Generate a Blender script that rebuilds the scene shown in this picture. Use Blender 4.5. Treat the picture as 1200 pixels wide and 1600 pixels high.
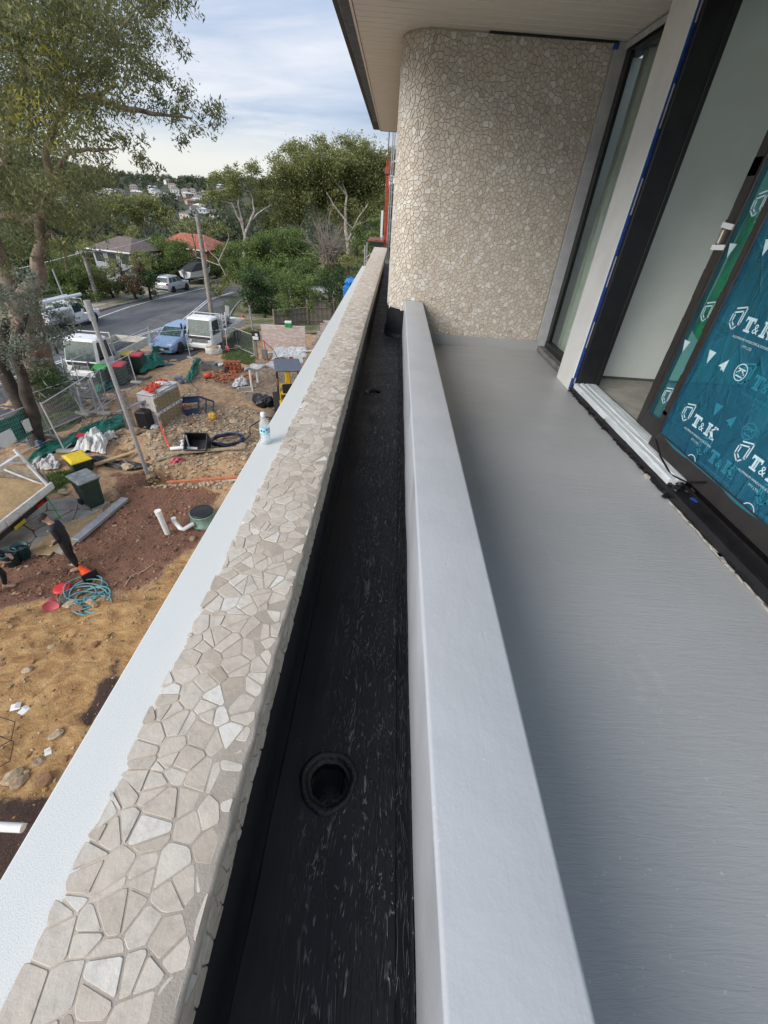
import bpy, math, random
import numpy as np
from mathutils import Vector, Matrix
random.seed(7); rng = np.random.default_rng(7)
S = bpy.context.scene
for o in list(bpy.data.objects): bpy.data.objects.remove(o)
C = S.collection
PI = math.pi
# ---------------------------------------------------------------- camera (origin = lens; ground is 8 m below)
def _rot(a, b, c):
    ca, sa, cb, sb, cc, sc = math.cos(a), math.sin(a), math.cos(b), math.sin(b), math.cos(c), math.sin(c)
    fwd = np.array([sa*cb, ca*cb, -sb]); right = np.array([ca, -sa, 0]); down = np.cross(fwd, right)
    return np.stack([cc*right + sc*down, -sc*right + cc*down, fwd], 1)
RC = _rot(0.0170, 0.6368, -0.0735); FPX = 648.07
cam = bpy.data.cameras.new('camera'); camo = bpy.data.objects.new('camera', cam); C.objects.link(camo)
m = Matrix.Identity(4)
for i in range(3):
    m[i][0] = RC[i, 0]; m[i][1] = -RC[i, 1]; m[i][2] = -RC[i, 2]
camo.matrix_world = m
cam.sensor_fit = 'VERTICAL'; cam.sensor_height = 36; cam.sensor_width = 27; cam.lens = FPX/1600*36
cam.clip_start = 0.02; cam.clip_end = 6000
S.camera = camo
# ---------------------------------------------------------------- sky, sun, exposure
SUN_EL, SUN_AZ = math.radians(31), math.radians(-132)      # azimuth from +Y towards +X
W = bpy.data.worlds.new('World'); S.world = W; W.use_nodes = True
nt = W.node_tree; nt.nodes.clear()
def wn(t, **k):
    n = nt.nodes.new(t)
    for a, b in k.items(): setattr(n, a, b)
    return n
L = nt.links.new
out = wn('ShaderNodeOutputWorld'); bg = wn('ShaderNodeBackground'); bg.inputs['Strength'].default_value = 0.1
sky = wn('ShaderNodeTexSky', sky_type='NISHITA', sun_disc=False, sun_elevation=SUN_EL, sun_rotation=SUN_AZ)
tc = wn('ShaderNodeTexCoord'); sep = wn('ShaderNodeSeparateXYZ'); L(tc.outputs['Generated'], sep.inputs[0])
def mth(op, a, b=None, c=None):
    n = wn('ShaderNodeMath', operation=op)
    for i, v in enumerate((a, b, c)):
        if v is None: continue
        if isinstance(v, (int, float)): n.inputs[i].default_value = v
        else: L(v, n.inputs[i])
    return n.outputs[0]
zc = mth('MAXIMUM', sep.outputs['Z'], 0.0); den = mth('ADD', zc, 0.16)
cv = wn('ShaderNodeCombineXYZ'); L(mth('DIVIDE', sep.outputs['X'], den), cv.inputs[0]); L(mth('DIVIDE', sep.outputs['Y'], den), cv.inputs[1])
def wnoise(scale, det, dist, stretch=(1, 1, 1), loc=(0, 0, 0)):
    mp = wn('ShaderNodeMapping'); mp.inputs['Scale'].default_value = stretch; mp.inputs['Location'].default_value = loc; L(cv.outputs[0], mp.inputs[0])
    n = wn('ShaderNodeTexNoise'); n.inputs['Scale'].default_value = scale; n.inputs['Detail'].default_value = det; n.inputs['Distortion'].default_value = dist; n.inputs['Roughness'].default_value = .55
    L(mp.outputs[0], n.inputs['Vector']); return n.outputs['Fac']
n1 = wnoise(.62, 6, .5, (.8, 1.5, 1), (3.1, .6, 0)); n2 = wnoise(2.2, 5, .6, (.6, 1.6, 1), (1.7, 4.2, 0))
nn = mth('ADD', mth('MULTIPLY', n1, .8), mth('MULTIPLY', n2, .2))
cr = wn('ShaderNodeValToRGB'); L(nn, cr.inputs[0])
e = cr.color_ramp.elements
e[0].position = .41; e[0].color = (.33, .41, .56, 1); e[1].position = .70; e[1].color = (.80, .80, .83, 1)
x = e.new(.50); x.color = (.44, .51, .65, 1); x = e.new(.60); x.color = (.62, .65, .73, 1)
# pale band low over the horizon, brighter overcast towards the zenith
hb = wn('ShaderNodeMapRange'); hb.inputs[1].default_value = .035; hb.inputs[2].default_value = .12; hb.inputs[3].default_value = 1; hb.inputs[4].default_value = 0; L(sep.outputs['Z'], hb.inputs[0])
hb.interpolation_type = 'SMOOTHSTEP'
mx = wn('ShaderNodeMix', data_type='RGBA'); L(hb.outputs[0], mx.inputs[0]); L(cr.outputs[0], mx.inputs[6]); mx.inputs[7].default_value = (.78, .78, .76, 1)
zen = mth('ADD', mth('MULTIPLY', zc, .55), 1.0)
sc_ = wn('ShaderNodeVectorMath', operation='SCALE'); L(mx.outputs[2], sc_.inputs[0]); L(mth('MULTIPLY', zen, 4.3), sc_.inputs['Scale'])
mx2 = wn('ShaderNodeMix', data_type='RGBA'); mx2.inputs[0].default_value = .9; L(sky.outputs[0], mx2.inputs[6]); L(sc_.outputs[0], mx2.inputs[7])
L(mx2.outputs[2], bg.inputs['Color']); L(bg.outputs[0], out.inputs[0])
sl = bpy.data.lights.new('sun', 'SUN'); sl.energy = 1.5; sl.angle = math.radians(38); sl.color = (1, .95, .88)
so = bpy.data.objects.new('sun', sl); C.objects.link(so)
sd = Vector((math.sin(SUN_AZ)*math.cos(SUN_EL), math.cos(SUN_AZ)*math.cos(SUN_EL), math.sin(SUN_EL)))
so.rotation_euler = sd.to_track_quat('Z', 'Y').to_euler()
vs = S.view_settings; vs.view_transform = 'Standard'; vs.look = 'None'; vs.gamma = 1; vs.use_curve_mapping = False; vs.exposure = 1.36
# ---------------------------------------------------------------- picture ray -> real place helpers
def ray(px, py): return RC @ np.array([px-600, py-800, FPX])
def Z(px, py, h): d = ray(px, py); return Vector(d*(h/d[2]))
def Yp(px, py, Y): d = ray(px, py); return Vector(d*(Y/d[1]))
def zg(x, y): return -8 - .04*min(max(y-14, 0), 60)
def G(px, py, dz=0):
    h = -8.0
    for _ in range(12): p = Z(px, py, h+dz); h = zg(p.x, p.y)
    return p
def HT(b, t):                                   # height of an upright thing from its foot and its top
    B = G(*b); d = ray(*t); k = math.hypot(B.x, B.y)/math.hypot(d[0], d[1]); return d[2]*k-B.z
# ---------------------------------------------------------------- materials
def lin(c):
    return tuple(((v/255)/12.92 if v/255 <= .04045 else ((v/255+.055)/1.055)**2.4) for v in c)
MATS = {}
class NB:
    def __init__(s, mat):
        s.t = mat.node_tree; s.b = s.t.nodes['Principled BSDF']
    def n(s, t, **k):
        q = s.t.nodes.new(t)
        for a, b in k.items():
            if a in ('data_type', 'operation', 'blend_type', 'wave_type', 'feature', 'attribute_name', 'bands_direction', 'noise_dimensions', 'interpolation_type'): setattr(q, a, b)
            else: q.inputs[a.replace('_', ' ')].default_value = b
        return q
    def l(s, a, b): s.t.links.new(a, b)
    def vec(s, scale=(1, 1, 1), kind='Object'):
        tcn = s.n('ShaderNodeTexCoord'); mp = s.n('ShaderNodeMapping', Scale=scale); s.l(tcn.outputs[kind], mp.inputs[0]); return mp.outputs[0]
    def geo(s, scale=(1, 1, 1)):
        g = s.n('ShaderNodeNewGeometry'); mp = s.n('ShaderNodeMapping', Scale=scale); s.l(g.outputs['Position'], mp.inputs[0]); return mp.outputs[0]
    def noise(s, v, scale, det=4, rough=.55, dist=0):
        q = s.n('ShaderNodeTexNoise', Scale=scale, Detail=det, Roughness=rough, Distortion=dist); s.l(v, q.inputs['Vector']); return q.outputs['Fac']
    def ramp(s, f, stops):
        q = s.n('ShaderNodeValToRGB'); s.l(f, q.inputs[0]); e = q.color_ramp.elements
        while len(e) < len(stops): e.new(.5)
        for i, (p, c) in enumerate(stops):
            e[i].position = p; e[i].color = (*c, 1) if not isinstance(c, (int, float)) else (c, c, c, 1)
        return q.outputs[0]
    def mix(s, f, a, b, bt='MIX'):
        q = s.n('ShaderNodeMix', data_type='RGBA', blend_type=bt)
        for i, v in ((0, f), (6, a), (7, b)):
            if hasattr(v, 'is_output'): s.l(v, q.inputs[i])
            elif i == 0: q.inputs[0].default_value = v
            else: q.inputs[i].default_value = (*v, 1)
        return q.outputs[2]
    def bump(s, f, strength, dist=.01, normal=None):
        q = s.n('ShaderNodeBump', Strength=strength, Distance=dist); s.l(f, q.inputs['Height'])
        if normal: s.l(normal, q.inputs['Normal'])
        return q.outputs[0]
    def m(s, op, a, b):
        q = s.n('ShaderNodeMath', operation=op)
        for i, v in ((0, a), (1, b)):
            if hasattr(v, 'is_output'): s.l(v, q.inputs[i])
            else: q.inputs[i].default_value = v
        return q.outputs[0]
    def attr(s, name): return s.n('ShaderNodeAttribute', attribute_name=name).outputs['Fac']
def newmat(name):
    mt = bpy.data.materials.new(name); mt.use_nodes = True; MATS[name] = mt; return mt
def M(name, col, rough=.6, var=.12, scale=6, metal=0, bump=0, bscale=60, emit=0, spec=None):
    """plain material: base colour (linear) with soft blotches of wear and a fine relief"""
    if name in MATS: return MATS[name]
    mt = newmat(name); b = NB(mt); P = b.b.inputs
    v = b.vec()
    f = b.noise(v, scale, 6, .6)
    a = tuple(max(0, c*(1-var*2)) for c in col); d = tuple(min(1, c*(1+var)) for c in col)
    b.l(b.ramp(f, [(.3, a), (.7, d)]), P['Base Color'])
    b.l(b.ramp(b.noise(v, scale*2.3, 4), [(.3, max(.05, rough-.08)), (.7, min(1, rough+.08))]), P['Roughness'])
    P['Metallic'].default_value = metal
    if spec is not None: P['Specular IOR Level'].default_value = spec
    if bump: b.l(b.bump(b.noise(v, bscale, 5), bump, .01), P['Normal'])
    return mt
# ---------------------------------------------------------------- mesh building
class MB:
    def __init__(s): s.v = []; s.f = []; s.mi = []; s.cur = 0; s.sm = []; s.smooth = False
    def add(s, vs, fs, X=None):
        o = len(s.v)
        if X is not None: vs = [tuple(X @ Vector(p)) for p in vs]
        s.v += [tuple(p) for p in vs]; s.f += [tuple(i+o for i in f) for f in fs]; s.mi += [s.cur]*len(fs); s.sm += [s.smooth]*len(fs)
        return s
    def box(s, c, d, b=0.0, R=None, rz=0, rx=0, ry=0):
        hx, hy, hz = d[0]/2, d[1]/2, d[2]/2
        X = Matrix.Translation(c) @ (R.to_4x4() if R is not None else (Matrix.Rotation(rz, 4, 'Z') @ Matrix.Rotation(ry, 4, 'Y') @ Matrix.Rotation(rx, 4, 'X')))
        if b <= 0:
            v = [(x, y, z) for z in (-hz, hz) for x, y in ((-hx, -hy), (hx, -hy), (hx, hy), (-hx, hy))]
            f = [(3, 2, 1, 0), (4, 5, 6, 7), (0, 1, 5, 4), (1, 2, 6, 5), (2, 3, 7, 6), (3, 0, 4, 7)]
            return s.add(v, f, X)
        b = min(b, hx*.9, hy*.9, hz*.9); v = []; ring = []
        for (ix, iy, z) in ((b, b, -hz), (0, 0, -hz+b), (0, 0, hz-b), (b, b, hz)):
            x, y = hx-ix, hy-iy; c_ = b if ix == 0 else b*.6
            r = [(-x+c_, -y, z), (x-c_, -y, z), (x, -y+c_, z), (x, y-c_, z), (x-c_, y, z), (-x+c_, y, z), (-x, y-c_, z), (-x, -y+c_, z)]
            ring.append(range(len(v), len(v)+8)); v += r
        f = [tuple(reversed(ring[0])), tuple(ring[3])]
        for k in range(3):
            for i in range(8):
                j = (i+1) % 8; f.append((ring[k][i], ring[k][j], ring[k+1][j], ring[k+1][i]))
        return s.add(v, f, X)
    def bar(s, p, q, w, h, b=0):                # box beam from p to q
        p, q = Vector(p), Vector(q); d = q-p
        R = d.to_track_quat('Y', 'Z').to_matrix()
        return s.box((p+q)/2, (w, d.length, h), b, R=R)
    def tube(s, pts, r, n=8, closed=False, caps=True):
        pts = [Vector(p) for p in pts]; N = len(pts); rs = r if isinstance(r, (list, tuple)) else [r]*N
        v = []; up = None
        for i, p in enumerate(pts):
            t = (pts[(i+1) % N]-pts[i-1]) if closed else (pts[min(i+1, N-1)]-pts[max(i-1, 0)])
            if t.length < 1e-9: t = Vector((0, 0, 1))
            t.normalize()
            if up is None:
                up = Vector((0, 0, 1)) if abs(t.z) < .9 else Vector((1, 0, 0))
            a = (up - t*up.dot(t))
            if a.length < 1e-6: a = t.orthogonal()
            a.normalize(); up = a; b_ = t.cross(a)
            v += [p + (a*math.cos(k*2*PI/n)+b_*math.sin(k*2*PI/n))*rs[i] for k in range(n)]
        f = []
        for i in range(N if closed else N-1):
            j = (i+1) % N
            for k in range(n):
                l = (k+1) % n; f.append((i*n+k, i*n+l, j*n+l, j*n+k))
        o = s.smooth; s.smooth = n > 4
        s.add(v, f)
        s.smooth = o
        if caps and not closed:
            s.add(v[:n], [tuple(reversed(range(n)))]); s.add(v[-n:], [tuple(range(n))])
        return s
    def lathe(s, prof, n=16, X=None, smooth=True):
        v = [(r*math.cos(k*2*PI/n), r*math.sin(k*2*PI/n), z) for r, z in prof for k in range(n)]
        f = [(i*n+k, i*n+(k+1) % n, (i+1)*n+(k+1) % n, (i+1)*n+k) for i in range(len(prof)-1) for k in range(n)]
        if prof[0][0] > 1e-6: f.append(tuple(reversed(range(n))))
        if prof[-1][0] > 1e-6: f.append(tuple(range((len(prof)-1)*n, len(prof)*n)))
        o = s.smooth; s.smooth = smooth; s.add(v, f, X); s.smooth = o; return s
    def cyl(s, p, q, r, n=12, r2=None): return s.tube([p, q], [r, r if r2 is None else r2], n)
    def prism(s, poly, z0, z1, X=None):
        n = len(poly); v = [(x, y, z0) for x, y in poly]+[(x, y, z1) for x, y in poly]
        f = [tuple(reversed(range(n))), tuple(range(n, 2*n))]+[(i, (i+1) % n, n+(i+1) % n, n+i) for i in range(n)]
        return s.add(v, f, X)
    def loft(s, secs, cap=True):
        n = len(secs[0]); v = [p for q in secs for p in q]
        f = [(i*n+k, i*n+(k+1) % n, (i+1)*n+(k+1) % n, (i+1)*n+k) for i in range(len(secs)-1) for k in range(n)]
        if cap: f += [tuple(reversed(range(n))), tuple(range((len(secs)-1)*n, len(secs)*n))]
        return s.add(v, f)
    def sheet(s, fn, nu, nv, thick=0):
        v = [fn(i/nu, j/nv) for j in range(nv+1) for i in range(nu+1)]
        f = [(j*(nu+1)+i, j*(nu+1)+i+1, (j+1)*(nu+1)+i+1, (j+1)*(nu+1)+i) for j in range(nv) for i in range(nu)]
        s.add(v, f)
        if thick:
            w = [(p[0], p[1], p[2]-thick) for p in v]; s.add(w, [tuple(reversed(q)) for q in f])
            ed = [i for i in range(nu+1)]+[j*(nu+1)+nu for j in range(1, nv+1)]+[nv*(nu+1)+i for i in range(nu-1, -1, -1)]+[j*(nu+1) for j in range(nv-1, 0, -1)]
            N = len(ed); s.add([v[i] for i in ed]+[w[i] for i in ed], [(k, N+k, N+(k+1) % N, (k+1) % N) for k in range(N)])
        return s
    def rock(s, c, r, sq=(1, 1, .7), seed=None, sub=1):
        rr = random.Random(seed)
        t = (1+5**.5)/2
        v = [Vector(p).normalized() for p in ((-1, t, 0), (1, t, 0), (-1, -t, 0), (1, -t, 0), (0, -1, t), (0, 1, t), (0, -1, -t), (0, 1, -t), (t, 0, -1), (t, 0, 1), (-t, 0, -1), (-t, 0, 1))]
        f = [(0, 11, 5), (0, 5, 1), (0, 1, 7), (0, 7, 10), (0, 10, 11), (1, 5, 9), (5, 11, 4), (11, 10, 2), (10, 7, 6), (7, 1, 8), (3, 9, 4), (3, 4, 2), (3, 2, 6), (3, 6, 8), (3, 8, 9), (4, 9, 5), (2, 4, 11), (6, 2, 10), (8, 6, 7), (9, 8, 1)]
        for _ in range(sub-1):
            mid = {}; nf = []
            def md(a, b):
                k = (min(a, b), max(a, b))
                if k not in mid: mid[k] = len(v); v.append(((v[a]+v[b])/2).normalized())
                return mid[k]
            for a, b, c2 in f:
                x, y, z = md(a, b), md(b, c2), md(c2, a); nf += [(a, x, z), (b, y, x), (c2, z, y), (x, y, z)]
            f = nf
        Rm = Matrix.Rotation(rr.random()*6.3, 3, 'Z')
        w = []
        for p in v:
            k = r*rr.uniform(.72, 1.15); q = Vector((p.x*k*sq[0], p.y*k*sq[1], p.z*k*sq[2])); w.append(Rm @ q + Vector(c))
        return s.add(w, f)
    def build(s, name, mats, parent=None, loc=None, rz=0, kind=None, group=None, label=None, cat=None):
        me = bpy.data.meshes.new(name); me.from_pydata(s.v, [], s.f)
        if not isinstance(mats, (list, tuple)): mats = [mats]
        for q in mats: me.materials.append(q)
        if len(mats) > 1: me.polygons.foreach_set('material_index', s.mi)
        if any(s.sm): me.polygons.foreach_set('use_smooth', s.sm)
        me.update()
        return link(name, me, parent, loc, rz, kind, group, label, cat)
def link(name, me, parent=None, loc=None, rz=0, kind=None, group=None, label=None, cat=None):
    o = bpy.data.objects.new(name, me); C.objects.link(o)
    if parent is not None: o.parent = parent
    if loc is not None: o.location = loc
    if rz: o.rotation_euler = (0, 0, rz)
    for k, v in (('kind', kind), ('group', group), ('label', label), ('category', cat)):
        if v: o[k] = v
    return o
def thing(name, label, cat, loc=(0, 0, 0), rz=0, group=None):
    o = link(name, None, None, loc, rz, None, group, label, cat); o.empty_display_size = .1; return o
def copy_tree(o, parent=None):
    c = o.copy(); C.objects.link(c)
    if parent is not None: c.parent = parent
    for ch in [k for k in bpy.data.objects if k.parent == o and k != c]: copy_tree(ch, c)
    return c
def text_mesh(txt, size):
    cu = bpy.data.curves.new('t', 'FONT'); cu.body = txt; cu.size = size; cu.resolution_u = 2
    ob = bpy.data.objects.new('t', cu); C.objects.link(ob)
    me = bpy.data.meshes.new_from_object(ob.evaluated_get(bpy.context.evaluated_depsgraph_get()))
    v = [tuple(q.co) for q in me.vertices]; f = [tuple(p.vertices) for p in me.polygons]
    bpy.data.objects.remove(ob); return v, f
# ================================================================ the balcony
FZ, SZ = -1.5, 1.40                 # floor and soffit heights below / above the lens
WX = 2.0                            # line of the glazed facade
# --- materials
mt = newmat('grey membrane'); b = NB(mt); P = b.b.inputs; v = b.geo((1, 1, 1))
big = b.noise(v, .9, 5, .6, .4); fine = b.noise(b.geo((14, 90, 1)), 1.0, 5, .6, .8)
col = b.ramp(big, [(.3, (.315, .319, .325)), (.55, (.345, .349, .354)), (.75, (.37, .374, .378))])
wear = b.ramp(b.noise(b.geo((3.2, 1.6, 1)), 2.2, 8, .7, 1.2), [(.6, 0.), (.74, 1.)])
col = b.mix(b.m('MULTIPLY', wear, .26), col, (.46, .47, .48))
scf = b.ramp(b.noise(b.geo((6, 11, 1)), 1.3, 9, .8, 2.2), [(.62, 0.), (.70, 1.)]); col = b.mix(b.m('MULTIPLY', scf, .2), col, (.52, .52, .51))
spk = b.ramp(b.noise(v, 85, 2, .5), [(.70, 0.), (.73, 1.)]); col = b.mix(b.m('MULTIPLY', spk, .35), col, (.6, .6, .6))
b.l(col, P['Base Color']); b.l(b.ramp(b.noise(b.geo((2, 5, 1)), 1.5, 6, .65, .5), [(.3, .30), (.7, .46)]), P['Roughness'])
br1 = b.bump(fine, .3, .004); wv = b.noise(b.geo((2.5, 22, 1)), 1.4, 6, .65, 1.5); br2 = b.bump(wv, .3, .010, br1)
b.l(b.bump(b.noise(v, 30, 5, .6), .18, .004, br2), P['Normal'])
mt = newmat('pale grey hob paint'); b = NB(mt); P = b.b.inputs; v = b.geo()
b.l(b.mix(b.ramp(b.noise(v, 60, 3), [(.7, 0.), (.78, .5)]), b.ramp(b.noise(v, 3, 6, .6), [(.3, (.385, .40, .422)), (.7, (.43, .445, .467))]), (.62, .63, .65)), P['Base Color'])
b.l(b.ramp(b.noise(v, 5, 5), [(.3, .33), (.7, .5)]), P['Roughness'])
b1 = b.bump(b.noise(v, 60, 6, .65), .22, .004); b2 = b.bump(b.noise(b.geo((30, 7, 20)), 1, 4, .5, .6), .16, .005, b1); b.l(b.bump(b.noise(v, 4, 3), .16, .03, b2), P['Normal'])
mt = newmat('black membrane'); b = NB(mt); P = b.b.inputs; v = b.geo()
b.l(b.ramp(b.noise(v, 5, 6, .6), [(.3, (.008, .0085, .010)), (.7, (.014, .0145, .017))]), P['Base Color'])
b.l(b.ramp(b.noise(v, 7, 5), [(.3, .26), (.7, .40)]), P['Roughness']); P['Specular IOR Level'].default_value = .5
rid0 = b.noise(b.geo((27, 4.2, 9)), 1, 3, .5, 1.3); sx = b.n('ShaderNodeSeparateXYZ'); b.l(v, sx.inputs[0]); side = b.n('ShaderNodeMapRange'); side.inputs[1].default_value = -.19; side.inputs[2].default_value = -.03; b.l(b.m('ADD', sx.outputs[0], b.m('MULTIPLY', b.m('SUBTRACT', b.noise(v, 3, 3), .5), .25)), side.inputs[0])
brk = b.ramp(b.noise(b.geo((40, 14, 9)), 1, 3), [(.33, 0.), (.5, 1.)])
rid = b.m('MULTIPLY', b.m('MULTIPLY', b.ramp(b.m('FRACT', b.m('MULTIPLY', rid0, 7.), 0.), [(.34, 0.), (.5, 1.), (.68, 0.)]), brk), side.outputs[0]); rid2 = b.noise(b.geo((16, 3, 8)), 1, 3, .5, 1.0)
b1 = b.bump(rid, .6, .004); b.l(b.bump(rid2, .3, .012, b1), P['Normal'])
b.l(b.m('SUBTRACT', b.ramp(b.noise(v, 7, 5), [(.3, .52), (.7, .66)]), b.m('MULTIPLY', rid, .27)), P['Roughness'])
b.l(b.m('ADD', b.m('MULTIPLY', rid, 1.0), 1.33), P['IOR']); P['Specular IOR Level'].default_value = .5
mt = newmat('white coping'); b = NB(mt); P = b.b.inputs; v = b.geo()
sp = b.noise(v, 420, 2, .5); b.l(b.ramp(sp, [(.32, (.50, .52, .51)), (.46, (.59, .61, .595)), (.8, (.65, .665, .645))]), P['Base Color']); P['Roughness'].default_value = .55
b.l(b.bump(sp, .25, .002), P['Normal'])
mt = newmat('cream limestone'); b = NB(mt); P = b.b.inputs; v = b.geo()
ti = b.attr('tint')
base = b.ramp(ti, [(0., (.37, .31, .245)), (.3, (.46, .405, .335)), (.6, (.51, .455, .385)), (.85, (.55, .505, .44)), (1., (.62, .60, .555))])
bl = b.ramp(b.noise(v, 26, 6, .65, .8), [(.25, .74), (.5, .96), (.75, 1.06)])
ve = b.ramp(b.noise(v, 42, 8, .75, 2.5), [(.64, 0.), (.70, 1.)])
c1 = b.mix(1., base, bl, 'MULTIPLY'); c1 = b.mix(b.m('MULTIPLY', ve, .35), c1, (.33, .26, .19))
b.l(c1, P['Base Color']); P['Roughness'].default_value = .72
b1 = b.bump(b.noise(v, 95, 6, .7), .35, .0035); b.l(b.bump(b.noise(v, 22, 4), .35, .008, b1), P['Normal'])
mt = newmat('taupe mortar'); b = NB(mt); P = b.b.inputs; v = b.geo()
b.l(b.ramp(b.noise(v, 18, 6, .6), [(.3, (.345, .30, .25)), (.7, (.415, .365, .31))]), P['Base Color']); P['Roughness'].default_value = .9
b.l(b.bump(b.noise(v, 150, 5, .7), .5, .004), P['Normal'])
mt = newmat('soffit board paint'); b = NB(mt); P = b.b.inputs; v = b.geo()
b.l(b.ramp(b.noise(b.geo((2, 20, 1)), 1.2, 5), [(.3, (.68, .63, .56)), (.7, (.74, .69, .615))]), P['Base Color']); P['Roughness'].default_value = .5
white_wall = M('off white render', (.62, .62, .60), .7, .05, 3, bump=.25, bscale=120)
black_metal = M('black powder coat', (.012, .012, .014), .38, .2, 8)
black_rubber = M('black rubber', (.008, .008, .009), .45, .3, 20, bump=.6, bscale=45, spec=.35)
brown_black = M('bronze black aluminium', (.028, .025, .024), .42, .15, 9)
alu_pale = M('pale grey aluminium', (.42, .43, .44), .45, .1, 7, bump=.1)
blue_tape = M('blue masking tape', (.015, .06, .28), .55, .2, 25)
dark_gutter = M('dark grey gutter', (.032, .034, .034), .4, .15, 5)
inner_wall = M('pale green grey plaster', (.70, .74, .70), .75, .04, 2)
concrete = M('bare concrete', (.34, .325, .29), .85, .14, 4, bump=.35, bscale=30)
# --- floor
mb = MB(); NX, NY = 24, 90
mb.smooth = True
mb.sheet(lambda u, w: (.33+u*1.72, -1.6+w*7.75, FZ+.004*math.sin(u*7+w*9)+.003*math.sin(w*31+u*3)), NX, NY)
mb.build('balcony_floor', MATS['grey membrane'], kind='structure')
mb = MB(); mb.box((1.3, 2.2, FZ-.2), (2.3, 8.4, .36)); mb.build('balcony_slab', concrete, kind='structure')
# --- hob: rounded upstand in pale grey
t = thing('planter_hob', 'pale grey painted upstand running between black trough and balcony floor', 'low wall')
hs = []
def hobsec(y):
    dx = .0035*y; xl, xr, zt = .147+dx, .385+dx, -.985
    w = .0022*math.sin(y*5.3)+.0015*math.sin(y*13); r = .011
    p = [(xl, -1.55)]+[(xl+w*.6, -1.37), (xl+w*.4, -1.2), (xl+w*.5, zt-r)]
    p += [(xl+r-r*math.cos(a), zt-r+r*math.sin(a)) for a in (PI/8, PI/4, 3*PI/8, PI/2)]
    p += [((xl+xr)/2, zt+w)]+[(xr-r+r*math.sin(a), zt-r+r*math.cos(a)) for a in (0, PI/8, PI/4, 3*PI/8, PI/2)]
    p += [(xr-w, -1.2), (xr, -1.44), (xr+.03, -1.497), (xr+.03, -1.55)]
    return [(a, y, b_) for a, b_ in p]
mb = MB(); mb.smooth = True
mb.loft([hobsec(-1.6+i*.05) for i in range(int(7.62/.05)+1)])
mb.build('upstand', MATS['pale grey hob paint'], t)
mb = MB(); mb.smooth = True                      # black cant strip lapped up the hob's trough side
rr = random.Random(3)
def cant(y):
    dx = .0035*y; j = .003*math.sin(y*9)+rr.uniform(-.002, .002)
    return [(.1455+dx, y, -1.375+j), (.142+dx, y, -1.378+j), (.140+dx, y, -1.43), (.112+dx*.6, y, -1.462), (.108+dx*.6, y, -1.468), (.1455+dx, y, -1.468)]
mb.loft([cant(-1.6+i*.06) for i in range(128)]); mb.build('black_upturn', MATS['black membrane'], t)
# --- trough floor with two outlet holes
TZ = -1.47; DR = [(-.103, .545), (-.112, 3.95)]
mb = MB(); mb.smooth = True
def wavy(x, y): return TZ+.003*math.sin(y*4+x*20)+.002*math.sin(y*17)-.004*math.sin((x+.3)*8)
ys = [-1.6]; hs_ = .11; n = 32
def rect(x0, x1, y0, y1):
    mx_, my_ = max(1, int((x1-x0)/.05)), max(1, int((y1-y0)/.06))
    mb.sheet(lambda u, w: (x0+u*(x1-x0), y0+w*(y1-y0), wavy(x0+u*(x1-x0), y0+w*(y1-y0))), mx_, my_)
y = -1.6; X0, X1 = -.30, .16
for cx, cy in DR:
    rect(X0, X1, y, cy-hs_); rect(X0, cx-hs_, cy-hs_, cy+hs_); rect(cx+hs_, X1, cy-hs_, cy+hs_)
    vs_ = []
    for k in range(n):
        a = k*2*PI/n; c_, s_ = math.cos(a), math.sin(a); q = hs_/max(abs(c_), abs(s_))
        for rr_ in (q, .086): vs_.append((cx+c_*rr_, cy+s_*rr_, wavy(cx+c_*rr_, cy+s_*rr_)))
    mb.add(vs_, [(2*k, (2*k+2) % (2*n), (2*k+3) % (2*n), 2*k+1) for k in range(n)])
    y = cy+hs_
rect(X0, X1, y, 15.)
t = thing('planter_trough', 'long black waterproofed trough between stone parapet and grey upstand', 'trough')
mb.build('trough_floor', MATS['black membrane'], t)
mb = MB(); mb.smooth = True                      # fillet up the parapet side
mb.loft([[(-.281, y_, -1.19), (-.281, y_, -1.42), (-.262, y_, -1.462), (-.255, y_, -1.472), (-.30, y_, -1.475), (-.30, y_, -1.19)] for y_ in [-1.6+i*.2 for i in range(84)]])
mb.build('side_lining', M('black wall coating', (.010, .011, .014), .62, .2, 6, bump=.2, bscale=30, spec=.25), t)
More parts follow.
